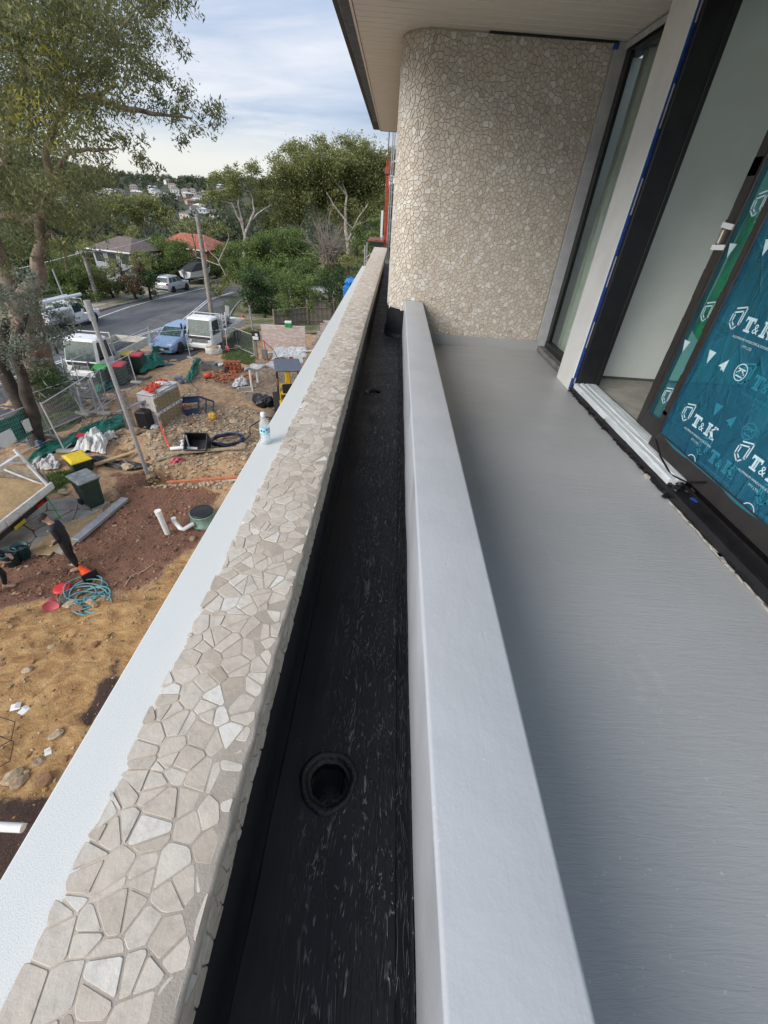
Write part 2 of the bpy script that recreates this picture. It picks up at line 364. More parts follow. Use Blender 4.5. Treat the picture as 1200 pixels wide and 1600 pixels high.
for i, (cx, cy) in enumerate(DR):
    t = thing('floor_drain', ['near open drain hole with thick black rubber collar in trough floor', 'far small drain hole with smooth rim in trough floor'][i], 'drain', (cx, cy, TZ), 0, 'drain holes in the black trough')
    rr = random.Random(i+5); mb = MB(); mb.smooth = True; N = 40; prof = [(.092, -.002), (.088, .004), (.078, .005), (.069, -.004), (.064, -.012), (.058, -.011), (.055, -.02), (.054, -.05)]
    v_ = []
    for r, z in prof:
        for k in range(N):
            a = k*2*PI/N; w = 1+(1-i)*(.03*math.sin(3*a+i)+.02*math.sin(7*a)+rr.uniform(-.012, .012)); v_.append((r*w*math.cos(a), r*w*math.sin(a), (z+rr.uniform(-.0015, .0015)) if i == 0 else (.002 if z > -.003 else z*.6)))
    mb.add(v_, [(q*N+k, q*N+(k+1) % N, (q+1)*N+(k+1) % N, (q+1)*N+k) for q in range(len(prof)-1) for k in range(N)])
    mb.build('collar', black_rubber, t)
    mb = MB(); mb.smooth = True; mb.lathe([(.054, -.045), (.052, -.16), (.049, -.24)], 28); mb.f = [tuple(reversed(f)) for f in mb.f if len(f) == 4]; mb.mi = [0]*len(mb.f); mb.sm = [True]*len(mb.f)
    mb.build('pipe', M('dark pipe', (.03, .03, .032), .3), t)
    mb = MB(); mb.lathe([(.0, -.235), (.05, -.24)], 20); mb.f = mb.f[:20]; mb.mi = mb.mi[:20]; mb.sm = mb.sm[:20]
    for k in range(7): mb.rock((rr.uniform(-.03, .03), rr.uniform(-.03, .03), -.23), rr.uniform(.006, .014), (1.4, 1, .4), k)
    mb.build('bottom_debris', M('wet grit', (.09, .085, .08), .25), t)
# --- crazy paving: irregular convex stones
def clip(poly, a, b_, c_):                       # keep a*x+b*y<=c
    o = []
    for i in range(len(poly)):
        p, q = poly[i], poly[(i+1) % len(poly)]; dp, dq = a*p[0]+b_*p[1]-c_, a*q[0]+b_*q[1]-c_
        if dp <= 0: o.append(p)
        if dp*dq < 0: s_ = dp/(dp-dq); o.append((p[0]+(q[0]-p[0])*s_, p[1]+(q[1]-p[1])*s_))
    return o
def area(p): return .5*sum(p[i][0]*p[(i+1) % len(p)][1]-p[(i+1) % len(p)][0]*p[i][1] for i in range(len(p)))
def crazy(u0, u1, v0, v1, s, seed, gap=(.0035, .008), split=.22):
    r = random.Random(seed); pts = {}; nu, nv = int((u1-u0)/s)+3, int((v1-v0)/s)+3
    for i in range(-1, nu):
        for j in range(-1, nv):
            pts[i, j] = (u0+(i+.5+r.uniform(-.46, .46))*s, v0+(j+.5+(.5 if i % 2 else 0)+r.uniform(-.46, .46))*s, r.uniform(-.2, .2)*s*s)
    res = []
    for (i, j), p in pts.items():
        if not (u0-s < p[0] < u1+s and v0-s < p[1] < v1+s): continue
        poly = [(max(u0, p[0]-2*s), max(v0, p[1]-2*s)), (min(u1, p[0]+2*s), max(v0, p[1]-2*s)), (min(u1, p[0]+2*s), min(v1, p[1]+2*s)), (max(u0, p[0]-2*s), min(v1, p[1]+2*s))]
        if poly[1][0]-poly[0][0] <= 0 or poly[2][1]-poly[1][1] <= 0: continue
        for di in (-2, -1, 0, 1, 2):
            for dj in (-2, -1, 0, 1, 2):
                q = pts.get((i+di, j+dj))
                if q is None or q is p: continue
                a, b_ = q[0]-p[0], q[1]-p[1]
                poly = clip(poly, a, b_, (q[0]**2+q[1]**2-p[0]**2-p[1]**2)/2+(p[2]-q[2])/2)
                if len(poly) < 3: break
            if len(poly) < 3: break
        if len(poly) < 3: continue
        cell = [poly]
        if area(poly) > 1.25*s*s or r.random() < split:
            cx = sum(q[0] for q in poly)/len(poly)+r.uniform(-.1, .1)*s; cy = sum(q[1] for q in poly)/len(poly)+r.uniform(-.1, .1)*s; far = max(poly, key=lambda q: (q[0]-cx)**2+(q[1]-cy)**2); th = math.atan2(far[1]-cy, far[0]-cx)+r.uniform(-.45, .45); a, b_ = math.cos(th), math.sin(th)
            cell = [clip(poly, a, b_, a*cx+b_*cy), clip(poly, -a, -b_, -a*cx-b_*cy)]
        for q in cell:
            if len(q) < 3: continue
            g = r.uniform(*gap)/2; w = q
            for k in range(len(q)):
                a_, c_ = q[k], q[(k+1) % len(q)]; ex, ey = c_[0]-a_[0], c_[1]-a_[1]; l_ = math.hypot(ex, ey)
                if l_ < 1e-6: continue
                nx, ny = ey/l_, -ex/l_; w = clip(w, nx, ny, nx*a_[0]+ny*a_[1]-g)
                if len(w) < 3: break
            if len(w) < 3 or area(w) < .07*s*s: continue
            # knock the corners off, drop tiny edges
            o = []
            for k in range(len(w)):
                p0, p1, p2 = w[k-1], w[k], w[(k+1) % len(w)]; l1, l2 = math.dist(p0, p1), math.dist(p1, p2)
                f1, f2 = min(.33, r.uniform(.05, .2)*s/max(l1, 1e-6)*.5), min(.33, r.uniform(.05, .2)*s/max(l2, 1e-6)*.5)
                o += [(p1[0]+(p0[0]-p1[0])*f1, p1[1]+(p0[1]-p1[1])*f1), (p1[0]+(p2[0]-p1[0])*f2, p1[1]+(p2[1]-p1[1])*f2)]
            o = [(a_+r.uniform(-.012, .012)*s, b_+r.uniform(-.012, .012)*s) for a_, b_ in o]
            res.append(o)
    return res
def stone_mesh(poly, mp, h, r, bev=.0012):
    n = len(poly); cx, cy = sum(p[0] for p in poly)/n, sum(p[1] for p in poly)/n
    tx, ty, dz = r.uniform(-.016, .016), r.uniform(-.016, .016), r.uniform(-.0006, .0012); v = []
    for (k, z) in ((0, -.004), (0, h-bev), (bev, h)):
        for x_, y_ in poly:
            d = math.hypot(x_-cx, y_-cy) or 1; f = max(0, 1-k/d)
            px, py = cx+(x_-cx)*f, cy+(y_-cy)*f
            v.append(mp(px, py, z if z < 0 else z+dz+tx*(px-cx)+ty*(py-cy)))
    f = [(q*n+i, q*n+(i+1) % n, (q+1)*n+(i+1) % n, (q+1)*n+i) for q in range(2) for i in range(n)]+[tuple(range(2*n, 3*n))]
    return v, f
def paving(parent, polys, key, count, seed, h, mean=.56):
    """polys: (poly, mapper); the `count` first by key become single parts, the rest one joined part"""
    r = random.Random(seed); polys = sorted(polys, key=key); big = MB(); tint = []
    for k, (poly, mp) in enumerate(polys):
        v_, f_ = stone_mesh(poly, mp, h*r.uniform(.8, 1.2), r); tt = min(1, max(0, r.gauss(mean, .2)))
        if k < count:
            me = bpy.data.meshes.new('stone'); me.from_pydata(v_, [], f_); me.materials.append(MATS['cream limestone'])
            at = me.attributes.new('tint', 'FLOAT', 'POINT'); at.data.foreach_set('value', [tt]*len(v_)); link('stone', me, parent)
        else: big.add(v_, f_); tint += [tt]*len(v_)
    if big.v:
        o = big.build('stone_cladding', MATS['cream limestone'], parent, kind='stuff')
        at = o.data.attributes.new('tint', 'FLOAT', 'POINT'); at.data.foreach_set('value', tint)
# --- parapet
t = thing('parapet_wall', 'low parapet clad in cream crazy paving with smooth white coping ledge outside', 'parapet')
PZ = -1.078; YE = 15.2
def xl(y): return -.548-.0085*max(0, y-4)
def xr(y): return -.272+.004*max(0, y-5)
mb = MB()                                        # core and mortar bed
yy_ = [-1.6+i*.02 for i in range(int((YE+1.6)/.02))]
wav = lambda y: .004*math.sin(y*37)+.003*math.sin(y*81+1)+.003*math.sin(y*143+2)
cor = lambda y: .003*math.sin(y*29)+.003*math.sin(y*67+.5)
mb.smooth = True
mb.loft([[(xl(y)+wav(y), y, PZ-.03), (xl(y)+wav(y)+.003, y, PZ), (-.42, y, PZ+.001), (xr(y)-.010+cor(y), y, PZ+.002), (xr(y)-.002+cor(y), y, PZ-.001), (xr(y)+.001, y, PZ-.009), (xr(y)-.003, y, PZ-.05), (xr(y)-.003, y, PZ-.115+wav(y)), (xr(y)-.02, y, PZ-.118), (xr(y)-.02, y, PZ-.2), (xl(y)+.02, y, PZ-.2)] for y in yy_])
mb.build('mortar_bed', MATS['taupe mortar'], t)
tops = crazy(-.552, -.286, -.35, YE, .054, 11, (.002, .0055), .3)
pl = []
for p in tops:
    cy = sum(q[1] for q in p)/len(p); cx = sum(q[0] for q in p)/len(p); rj = random.Random(int(cy*1e5))
    jl, jr = rj.uniform(-.008, .006), rj.uniform(-.006, .004)
    def mp(u, w, hh, jl=jl, jr=jr):
        f = (u+.552)/.266; a, c_ = xl(w)-.003, xr(w)-.007
        return (a+(c_-a)*f+(jl if u < -.535 else 0)+(jr if u > -.30 else 0), w, PZ+hh)
    pl.append((p, mp))
face = crazy(-.118, -.008, -.35, 12., .046, 12, (.002, .004))
for p in face:
    rj = random.Random(int(p[0][1]*1e5)); j = rj.uniform(-.006, .006)
    pl.append((p, lambda u, w, hh, j=j: (xr(w)-.003+hh*1.3, w, PZ+u+(j if u < -.1 else 0))))
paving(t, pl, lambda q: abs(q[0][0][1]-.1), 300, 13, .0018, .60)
mb = MB(); yb = [-1.6+i*.4 for i in range(31)]; LZ = -1.095
mb.loft([[(-.690, y, LZ-.006), (-.684, y, LZ), (-.50, y, LZ), (-.50, y, LZ-.18), (-.665, y, LZ-.18), (-.665, y, LZ-.06), (-.690, y, LZ-.06)] for y in yb]); 
mb.build('coping_ledge', MATS['white coping'], t)
mb = MB(); mb.box((-.48, 6.8, -1.78), (.36, 16.8, 1.0)); mb.build('parapet_core', white_wall, t)
# --- curved stone wall at the balcony's end
t = thing('curved_wall', 'tall rounded wall of small cream stones closing the far end of balcony', 'stone wall')
RX, RY, RR = .33, 6.39, .385
U1 = 2.013-RX; U2 = U1+RR*PI/2
def plan(u, hh):                                 # distance along the wall from the window side
    if u < U1: return (2.013-u, 6.005-hh, 0, -1)
    if u < U2: a = (u-U1)/RR; return (RX-(RR+hh)*math.sin(a), RY-(RR+hh)*math.cos(a), 0, 0)
    return (RX-RR-hh, RY+(u-U2), -1, 0)
def zlow(u): return -1.37 if u < U1-.07 else -1.10
mb = MB(); us = [0, .4, .8, 1.2, U1-.07, U1-.069, U1]+[U1+RR*PI/2*k/12 for k in range(1, 13)]+[U2+.5, U2+7.]
v_ = []; f_ = []
for u in us:
    p = plan(u, 0)
    for z_ in (-1.62, zlow(u), SZ+.01): v_.append((p[0], p[1], z_))
for i in range(len(us)-1):
    for k in range(2): f_.append((i*3+k, (i+1)*3+k, (i+1)*3+k+1, i*3+k+1))
mb.smooth = True; mb.add(v_, [tuple(reversed(q)) for q in f_]); mb.build('mortar_bed', MATS['taupe mortar'], t)
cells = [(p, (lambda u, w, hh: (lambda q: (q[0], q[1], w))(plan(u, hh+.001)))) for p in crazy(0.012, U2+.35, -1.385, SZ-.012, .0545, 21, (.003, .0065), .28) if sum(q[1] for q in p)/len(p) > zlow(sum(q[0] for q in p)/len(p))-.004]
paving(t, cells, lambda q: -area(q[0]), 300, 22, .005, .70)  # stones tinted lighter than the parapet's to brighten the shaded wall
mb = MB()                                        # skirting bands: grey by the floor, black in the trough
mb.box((1.21, 5.999, -1.437), (1.62, .014, .134), .003); mb.build('grey_skirting', MATS['grey membrane'], t)
mb = MB(); ub = [U1-.08]+[U1+RR*PI/2*k/14 for k in range(15)]+[U2+.4]
sec = []
for u in ub:
    a, b_, c_ = plan(u, .001), plan(u, .004), plan(u, .03); sec.append([(b_[0], b_[1], -1.11+.004*math.sin(u*60)), (b_[0], b_[1], -1.43), (c_[0], c_[1], -1.468), (a[0], a[1], -1.469), (a[0], a[1], -1.11)])
mb.loft(sec, False); mb.build('black_skirting', M('black wall coating', (.010, .011, .014), .62, .2, 6, bump=.2, bscale=30, spec=.25), t)
mb = MB(); mb.box((1.4, 5.985, SZ-.009), (1.25, .02, .014)); mb.build('shadow_trim', black_metal, t)
# --- building mass, walls behind
mb = MB(); mb.box((3.2, 10.4, -3.3), (6.3, 7.9, 9.4)); mb.build('building_block', white_wall, kind='structure')
mb = MB(); mb.box((-.30, 6.8, -5.1), (.7, 16.6, 5.6)); mb.build('lower_facade', white_wall, kind='structure')
mb = MB(); mb.box((2.3, -1.9, 2.9), (.3, 6.6, 2.9)); mb.build('upper_wall', white_wall, kind='structure')
# --- eave: boards, fascia, gutter
t = thing('roof_eave', 'overhanging roof edge with beige soffit boards and dark gutter above balcony', 'eave')
def ex(y): return -.513
mb = MB(); me0 = None; y = 1.4; bw = .14  # eave starts short so open sky lights the near floor and trough
while y < 13.3:
    x0 = ex(y)+.004; x1 = 2.25 if y < 6.0 else 1.2
    m2 = MB(); m2.box(((x0+x1)/2, y+bw/2, SZ+.012), (x1-x0, bw-.013, .02), .005); m2.build('soffit_board', MATS['soffit board paint'], t); y += bw
mb.box((.9, 7.4, SZ+.06), (3.2, 12.2, .06)); mb.box((.9, 7.4, SZ+.25), (2.9, 12.0, .3)); mb.build('roof_slab', M('roof underside', (.07, .063, .056), .9), t)
mb = MB(); mb.bar((ex(1.4)-.012, 1.4, SZ+.07), (ex(13.35)-.012, 13.35, SZ+.07), .022, .15); mb.bar((ex(13.3), 13.36, SZ+.07), (1.3, 13.36, SZ+.07), .022, .15); mb.build('fascia', MATS['soffit board paint'], t)
mb = MB(); g = lambda y, dx, dz: (ex(y)-.026-dx*1.22, y, SZ+.002+dz)
mb.loft([[g(y, 0, 0), g(y, .075, 0), g(y, .085, .012), g(y, .085, .12), g(y, .10, .125), g(y, .10, .135), g(y, .078, .13), g(y, .075, .02), g(y, .01, .02), g(y, 0, .13)] for y in (1.4, 3, 8, 12.1)]); mb.build('gutter', dark_gutter, t)
# ================================================================ glazed side of the balcony
glass = newmat('window glass'); b = NB(glass); P = b.b.inputs
P['Base Color'].default_value = (.82, .9, .86, 1); P['Roughness'].default_value = .03; P['Transmission Weight'].default_value = 1; P['IOR'].default_value = 1.2
# --- narrow window in the corner
t = thing('corner_window', 'tall narrow window between cream stone wall and white pillar', 'window')
mb = MB(); mb.box((2.078, 6.01, -.05), (.125, .03, 2.9), .004); mb.build('reveal', alu_pale, t)
mb = MB(); mb.box((2.143, 6.0, -.05), (.012, .012, 2.88)); mb.box((2.02, 5.99, SZ-.03), (.05, .015, .05)); mb.build('tape', blue_tape, t)
mb = MB(); mb.box((2.16, 5.94, -.03), (.05, .10, 2.8), .004); mb.box((2.16, 5.4, -1.40), (.09, 1.1, .09), .004); mb.box((2.16, 5.4, SZ-.045), (.06, 1.1, .07), .004); mb.box((2.16, 4.92, -.03), (.05, .06, 2.8)); mb.build('frame', black_metal, t)
mb = MB(); mb.box((2.10, 5.4, SZ-.04), (.012, 1.12, .05), .003); mb.build('head_bead', alu_pale, t)
mb = MB(); mb.box((2.165, 5.42, -.02), (.01, .95, 2.7)); mb.build('pane', glass, t)
mb = MB(); mb.box((2.075, 5.42, -1.455), (.09, 1.12, .06), .006); mb.build('sill', M('weathered sill', (.16, .16, .165), .5, .3, 12), t)
mb = MB(); mb.sheet(lambda u, w: (2.33+.012*math.sin(u*60)+.02*math.sin(u*17), 5.0+u*.98, -1.45+w*2.8), 80, 2); o = mb.build('curtain', M('pale curtain', (.50, .54, .50), .8, .05), None, label='pale drape hanging behind the narrow corner window', cat='curtain')
# --- white pillar
t = thing('white_pillar', 'flat white pillar between narrow window and open sliding doorway', 'pillar')
mb = MB(); mb.box((2.12, 4.655, -.05), (.30, .43, 2.9), .006); mb.build('shaft', white_wall, t)
mb = MB(); mb.bar((1.985, 4.437, -1.48), (1.985, 4.437, 1.39), .014, .006); mb.bar((1.966, 4.4365, -1.48), (1.966, 4.4365, -1.36), .01, .012)
for k in range(5): mb.box((1.995, 4.434, -1.2+k*.55), (.02, .008, .3), rz=.05*k)
mb.build('masking_tape', blue_tape, t)
# --- sliding door
t = thing('sliding_door', 'wide black framed sliding door left half open with wrapped sill', 'door')
mb = MB(); mb.box((2.12, 4.405, -.05), (.235, .055, 2.86), .003); mb.box((2.22, 4.39, -.05), (.04, .04, 2.86), .003); mb.build('jamb', black_metal, t)
mb = MB(); mb.box((2.14, 1.4, SZ-.06), (.24, 6.0, .11), .003); mb.build('head', black_metal, t)
mb = MB()
for (x_, w_, z0, z1) in ((2.02, .10, -1.5, -1.435), (2.075, .02, -1.5, -1.41), (2.11, .05, -1.5, -1.45), (2.14, .016, -1.5, -1.405), (2.185, .07, -1.5, -1.45), (2.225, .02, -1.5, -1.40)):
    mb.box((x_, .5, (z0+z1)/2), (w_, 7.8, z1-z0), .003)
mb.build('track', black_metal, t)
mb = MB(); rr = random.Random(4)                  # torn bituminous flashing under the sill
def fl(u, w): y = 4.42-u*4.4; return (1.968+.02*w+.006*math.sin(u*57)+rr.uniform(-.004, .004), y, FZ+.003+.085*w*(1 if u < .45 else .75)+rr.uniform(-.003, .003))
mb.sheet(fl, 120, 3)
for k in range(46):
    y_ = 4.4-k*.045+rr.uniform(-.02, .02); mb.rock((1.966+rr.uniform(-.01, .012), y_, FZ+rr.uniform(.006, .03)), rr.uniform(.008, .02), (1, 1.6, .5), k)
mb.build('flashing', black_rubber, t)
mb = MB()
for k in range(30):
    y_ = 2.3-k*.075+rr.uniform(-.02, .02); mb.box((1.958+rr.uniform(-.005, .004), y_, FZ+.004), (.008+rr.uniform(0, .014), .08, .006), rz=rr.uniform(-.15, .15))
for k in range(1): mb.box((1.955, 2.6+k*.3+rr.uniform(-.1, .1), FZ+.01), (.02, .05, .02), rz=rr.uniform(-.4, .4))
mb.build('sealant_edge', M('chipped pale sealant', (.45, .43, .39), .8, .25, 20), t)
# wrapped white sill cover
mt = newmat('wrapped sill film'); b = NB(mt); P = b.b.inputs; v = b.geo((40, 2.2, 1))
b.l(b.ramp(b.noise(v, 1, 6, .6, .6), [(.3, (.42, .46, .49)), (.55, (.62, .66, .68)), (.75, (.74, .77, .78))]), P['Base Color']); P['Roughness'].default_value = .28; b.l(b.bump(b.noise(v, 1.4, 5, .6, 1.), .7, .012), P['Normal'])
mb = MB(); mb.smooth = False
prof = [(1.976, -1.445), (1.974, -1.40), (1.986, -1.388), (2.02, -1.391), (2.026, -1.398), (2.036, -1.398), (2.042, -1.389), (2.075, -1.389), (2.081, -1.398), (2.09, -1.398), (2.096, -1.387), (2.165, -1.385), (2.20, -1.388), (2.205, -1.41), (2.1, -1.43)]
sec = []
for k in range(40):
    y_ = 4.37-k*(4.37-2.47)/39; j = lambda a: .0018*math.sin(y_*13+a*7)+rr.uniform(-.0012, .0012)
    cut = max(0, (2.72-y_))*.42
    sec.append([(min(x_, 2.205-cut)+j(i), y_, z_+j(i+3)) for i, (x_, z_) in enumerate(prof)])
mb.loft(sec); mb.build('sill_cover', mt, t)
mb = MB()                                         # scrunched black tape at the cover's end
for k in range(26): mb.rock((2.08+rr.uniform(-.10, .12), 2.44+rr.uniform(-.06, .05), -1.44+rr.uniform(-.03, .045)), rr.uniform(.015, .035), (1.2, .8, .8), k+60)
mb.bar((1.99, 2.42, -1.47), (1.93, 2.38, -1.485), .03, .008); mb.build('tape_bundle', black_rubber, t)
mb = MB(); mb.box((2.06, 2.28, -1.428), (.035, .05, .006), rz=.4); mb.box((2.0, 4.36, -1.42), (.03, .05, .05), rz=.3); mb.build('blue_tape_scrap', blue_tape, t)
# blue protective film over glass
film = newmat('blue film'); b = NB(film); P = b.b.inputs; v = b.geo()
fc = b.ramp(b.noise(v, 1.3, 5, .6, .4), [(.3, (.016, .12, .22)), (.6, (.03, .20, .33)), (.8, (.06, .29, .42))])  # lighter blue blotches put glare into the film's colour
scr = b.ramp(b.noise(b.geo((1, 26, 5)), 1.2, 8, .75, 3.), [(.68, 0.), (.73, 1.)])
b.l(b.mix(b.m('MULTIPLY', scr, .4), fc, (.25, .45, .5)), P['Base Color']); P['Roughness'].default_value = .16
vo = b.n('ShaderNodeTexVoronoi', feature='DISTANCE_TO_EDGE', Scale=3.4); wq = b.n('ShaderNodeMapping', Scale=(1, 1.6, .7), Rotation=(.5, 0, 0)); b.l(b.geo(), wq.inputs[0]); b.l(wq.outputs[0], vo.inputs['Vector'])
cre = b.ramp(vo.outputs['Distance'], [(0., 1.), (.035, .25), (.12, 0.)])
b1 = b.bump(b.noise(b.geo((1, 5, 2.2)), 1.6, 5, .6, 1.2), .8, .04); b1 = b.bump(cre, .5, .012, b1); b.l(b.bump(b.noise(v, 45, 4), .15, .004, b1), P['Normal'])
P['Transmission Weight'].default_value = 0; 
tr = b.n('ShaderNodeBsdfTransparent'); tr.inputs[0].default_value = (.10, .60, .62, 1); ms = b.n('ShaderNodeMixShader'); ms.inputs[0].default_value = .48
b.l(tr.outputs[0], ms.inputs[1]); b.l(b.b.outputs[0], ms.inputs[2]); b.l(ms.outputs[0], film.node_tree.nodes['Material Output'].inputs[0])
ink = M('white film ink', (.52, .68, .74), .4, .08, 30)
film2 = newmat('clear blue film'); b = NB(film2); P = b.b.inputs; b.l(b.ramp(b.noise(b.geo((1, 30, 4)), 1.2, 6, .7, 2.), [(.4, (.02, .15, .22)), (.65, (.10, .32, .38))]), P['Base Color']); P['Roughness'].default_value = .15; b.l(b.bump(b.noise(b.geo((1, 16, 3)), 1.4, 5, .6, 1.2), .6, .03), P['Normal']); 
tr = b.n('ShaderNodeBsdfTransparent'); tr.inputs[0].default_value = (.42, .82, .78, 1); ms = b.n('ShaderNodeMixShader'); ms.inputs[0].default_value = .28
b.l(tr.outputs[0], ms.inputs[1]); b.l(b.b.outputs[0], ms.inputs[2]); b.l(ms.outputs[0], film2.node_tree.nodes['Material Output'].inputs[0])
def panel(name, x, y0, y1, sw, lab):              # a door leaf: local frame in world axes
    q = thing(name, lab, 'glass door')
    mb = MB(); mb.box((x, y1-sw/2, -.02), (.045, sw, 2.72), .003); mb.build('stile', brown_black, q)
    mb = MB(); mb.box((x, y0+sw/2, -.02), (.045, sw, 2.72), .003); mb.build('stile', brown_black, q)
    mb = MB(); mb.box((x, (y0+y1)/2, -1.315), (.044, y1-y0-2*sw, .13), .003); mb.build('bottom_rail', brown_black, q)
    mb = MB(); mb.box((x, (y0+y1)/2, 1.29), (.044, y1-y0-2*sw, .1), .003); mb.build('top_rail', brown_black, q)
    r2 = random.Random(int(x*100))
    mb = MB(); mb.sheet(lambda u, w: (x-.014, y0+sw+u*(y1-y0-2*sw), -1.252+w*2.49), 6, 6); mb.build('film', film if x < 2.15 else film2, q)
    mb = MB(); mb.box((x+.008, (y0+y1)/2, 0), (.006, y1-y0-2*sw, 2.5)); mb.build('pane', glass, q)
    mb = MB()
    for k in range(9):
        z_ = -1.2+k*.28+r2.uniform(-.1, .1); mb.box((x-.0245, y1-sw*.4+r2.uniform(-.004, .004), z_), (.003, sw*.7+r2.uniform(0, .01), r2.uniform(.12, .3)), rx=r2.uniform(-.012, .012))
    mb.build('edge_tape', brown_black, q, kind='stuff'); return q
pb = panel('door_leaf', 2.095, -2.2, 2.985, .062, 'nearer sliding glass door leaf under blue printed protective film')
pa = panel('door_leaf', 2.20, -.6, 3.415, .11, 'rear sliding glass door leaf showing as narrow strip past the nearer one')
mb = MB(); mb.sheet(lambda u, w: (2.0705+.004*math.sin(u*90)*w, -2.1+u*5.0, -1.256-.010*w-.006*w*math.sin(u*55)), 120, 2); mb.build('film_edge', M('loose film edge', (.02, .14, .19), .25), pb)
mb = MB(); mb.tube([(2.055, 2.9, -1.30), (2.04, 2.75, -1.36), (2.03, 2.55, -1.40), (2.045, 2.4, -1.37), (2.06, 2.28, -1.29)], .006, 6); mb.build('loose_strap', black_rubber, pb)
MB().box((2.172, 3.37, .02), (.012, .11, .03), rx=.1).build('lock_tape', M('white tape', (.75, .75, .76), .5), pa); MB().box((2.172, 3.37, -.10), (.012, .12, .03), rx=-.06).build('lock_tape', M('white tape', (.75, .75, .76), .5), pa)
mb = MB(); mb.box((2.168, 3.38, -.04), (.03, .035, .085), .006); mb.build('lock', M('steel lock', (.45, .42, .38), .35, metal=.8), pa)
# printing on the film: local x runs along the glass (towards -Y), local y is up
def ink_obj(parent, x, polys):
    mb = MB()
    for v_, f_, oy, oz in polys: mb.add([(x, oy-p[0], oz+p[1]) for p in v_], f_)
    return mb
def quadbar(p, q, w):
    d = Vector((q[0]-p[0], q[1]-p[1])); n_ = Vector((-d.y, d.x)).normalized()*w/2; e_ = d.normalized()*w/2
    return [(p[0]-n_.x-e_.x, p[1]-n_.y-e_.y), (q[0]-n_.x+e_.x, q[1]-n_.y+e_.y), (q[0]+n_.x+e_.x, q[1]+n_.y+e_.y), (p[0]+n_.x-e_.x, p[1]+n_.y-e_.y)]
def bars(lst, w): 
    v_ = []; f_ = []
    for p, q in lst: f_.append(tuple(range(len(v_), len(v_)+4))); v_ += quadbar(p, q, w)
    return v_, f_
AMP = text_mesh('&', .075); SUB = text_mesh('ALUMINIUM WINDOWS & DOORS', .0195); PTY = text_mesh('PTY LTD', .02)
def rects(l): 
    v_ = []; f_ = []
    for x0, y0, x1, y1 in l: f_.append(tuple(range(len(v_), len(v_)+4))); v_ += [(x0, y0), (x1, y0), (x1, y1), (x0, y1)]
    return v_, f_
Tg = rects([(0, .062, .078, .078), (0, .052, .008, .062), (.070, .052, .078, .062), (.024, .012, .040, .062), (.044, .012, .054, .062), (.014, 0, .064, .012)])
Kg = rects([(0, 0, .044, .012), (0, .068, .044, .08), (.010, .012, .022, .068), (.026, .012, .036, .068), (.062, 0, .104, .012), (.062, .068, .10, .08)])
Kv, Kf = list(Kg[0]), list(Kg[1])
for p, q, w in (((.036, .036), (.078, .070), .010), ((.046, .042), (.078, .010), .013), ((.062, .042), (.090, .010), .007)): Kf.append(tuple(range(len(Kv), len(Kv)+4))); Kv += quadbar(p, q, w)
LOGO = bars([((0, .075), (.075, .095)), ((.075, .095), (.075, .018)), ((.075, .018), (.045, -.012)), ((.045, -.012), (0, .02)), ((0, .02), (0, .075)),
             ((.018, .066), (.018, .030)), ((.018, .030), (.042, .014)), ((.012, .1), (.09, .12)), ((.09, .12), (.09, .03)), ((.09, .03), (.072, .014))], .0085)
TRI = rects([]); TRI = ([(0, .08), (.07, .08), (.035, 0)], [(0, 1, 2)])
ARW = ([(0, .02), (.062, .075), (.066, .0), (.045, .012), (.036, .0), (.03, .02)], [(0, 1, 3, 4, 5), (1, 2, 3)])
def ringpoly(r0, r1, cx, cy, n=28, a0=0, a1=2*PI):
    v_ = []; f_ = []
    for k in range(n+1):
        a = a0+(a1-a0)*k/n; v_ += [(cx+r0*math.cos(a), cy+r0*math.sin(a)), (cx+r1*math.cos(a), cy+r1*math.sin(a))]
    return v_, [(2*k, 2*k+2, 2*k+3, 2*k+1) for k in range(n)]
TRIL = text_mesh('APPROVED', .014); 
ink2 = M('faint under print', (.025, .20, .29), .3, .08, 30)
def mark(parent, x, y, z, ymax, zmin, ink=ink):            # one repeat of the print
    items = [('logo_print', [(LOGO, 0, 0)]), ('lettering', [(Tg, .125, 0), (AMP, .205, .005), ((Kv, Kf), .268, 0), (SUB, .085, -.045), (PTY, .2, -.078)]),
             ('emblem', [(TRI, -.045, -.235)]), ('emblem', [(ARW, .095, -.235)]), ('emblem', [(ringpoly(.043, .049, .29, -.195), 0, 0), (ringpoly(.018, .026, .29, -.205, 10, 0, PI), 0, 0), (rects([(.258, -.206, .272, -.196), (.308, -.206, .322, -.196), (.26, -.182, .32, -.174), (.262, -.222, .318, -.214)]), 0, 0)])]
    for nm, gl in items:
        mb = MB()
        for (v_, f_), du, dv in gl:
            for f in f_:
                pts = [(v_[i][0]+du, v_[i][1]+dv) for i in f]
                w = [(x, y-a, z+b_) for a, b_ in pts]
                if all(p[1] < ymax and p[2] > zmin and p[1] > -2.1 for p in w): mb.add(w, [tuple(range(len(w)))])
        if mb.f: mb.build(nm, ink, parent)
xb = 2.095-.0165
for row, zz in ((0, -1.075), (1, -.475), (2, .125), (3, .725)):
    for k in range(6): mark(pb, xb, 2.80-k*.565-(0 if row != 9 else .2), zz, 2.92, -1.252)
for row, zz in ((0, -1.19), (1, -.72), (2, -.16)):
    for k in range(5): mark(pb, xb+.0012, 2.52-k*.565, zz, 2.92, -1.252, ink2)
for row, zz in ((0, -1.115), (1, -.515), (2, .085), (3, .685)): mark(pa, 2.20-.0165, 3.24, zz, 3.30, -1.25)
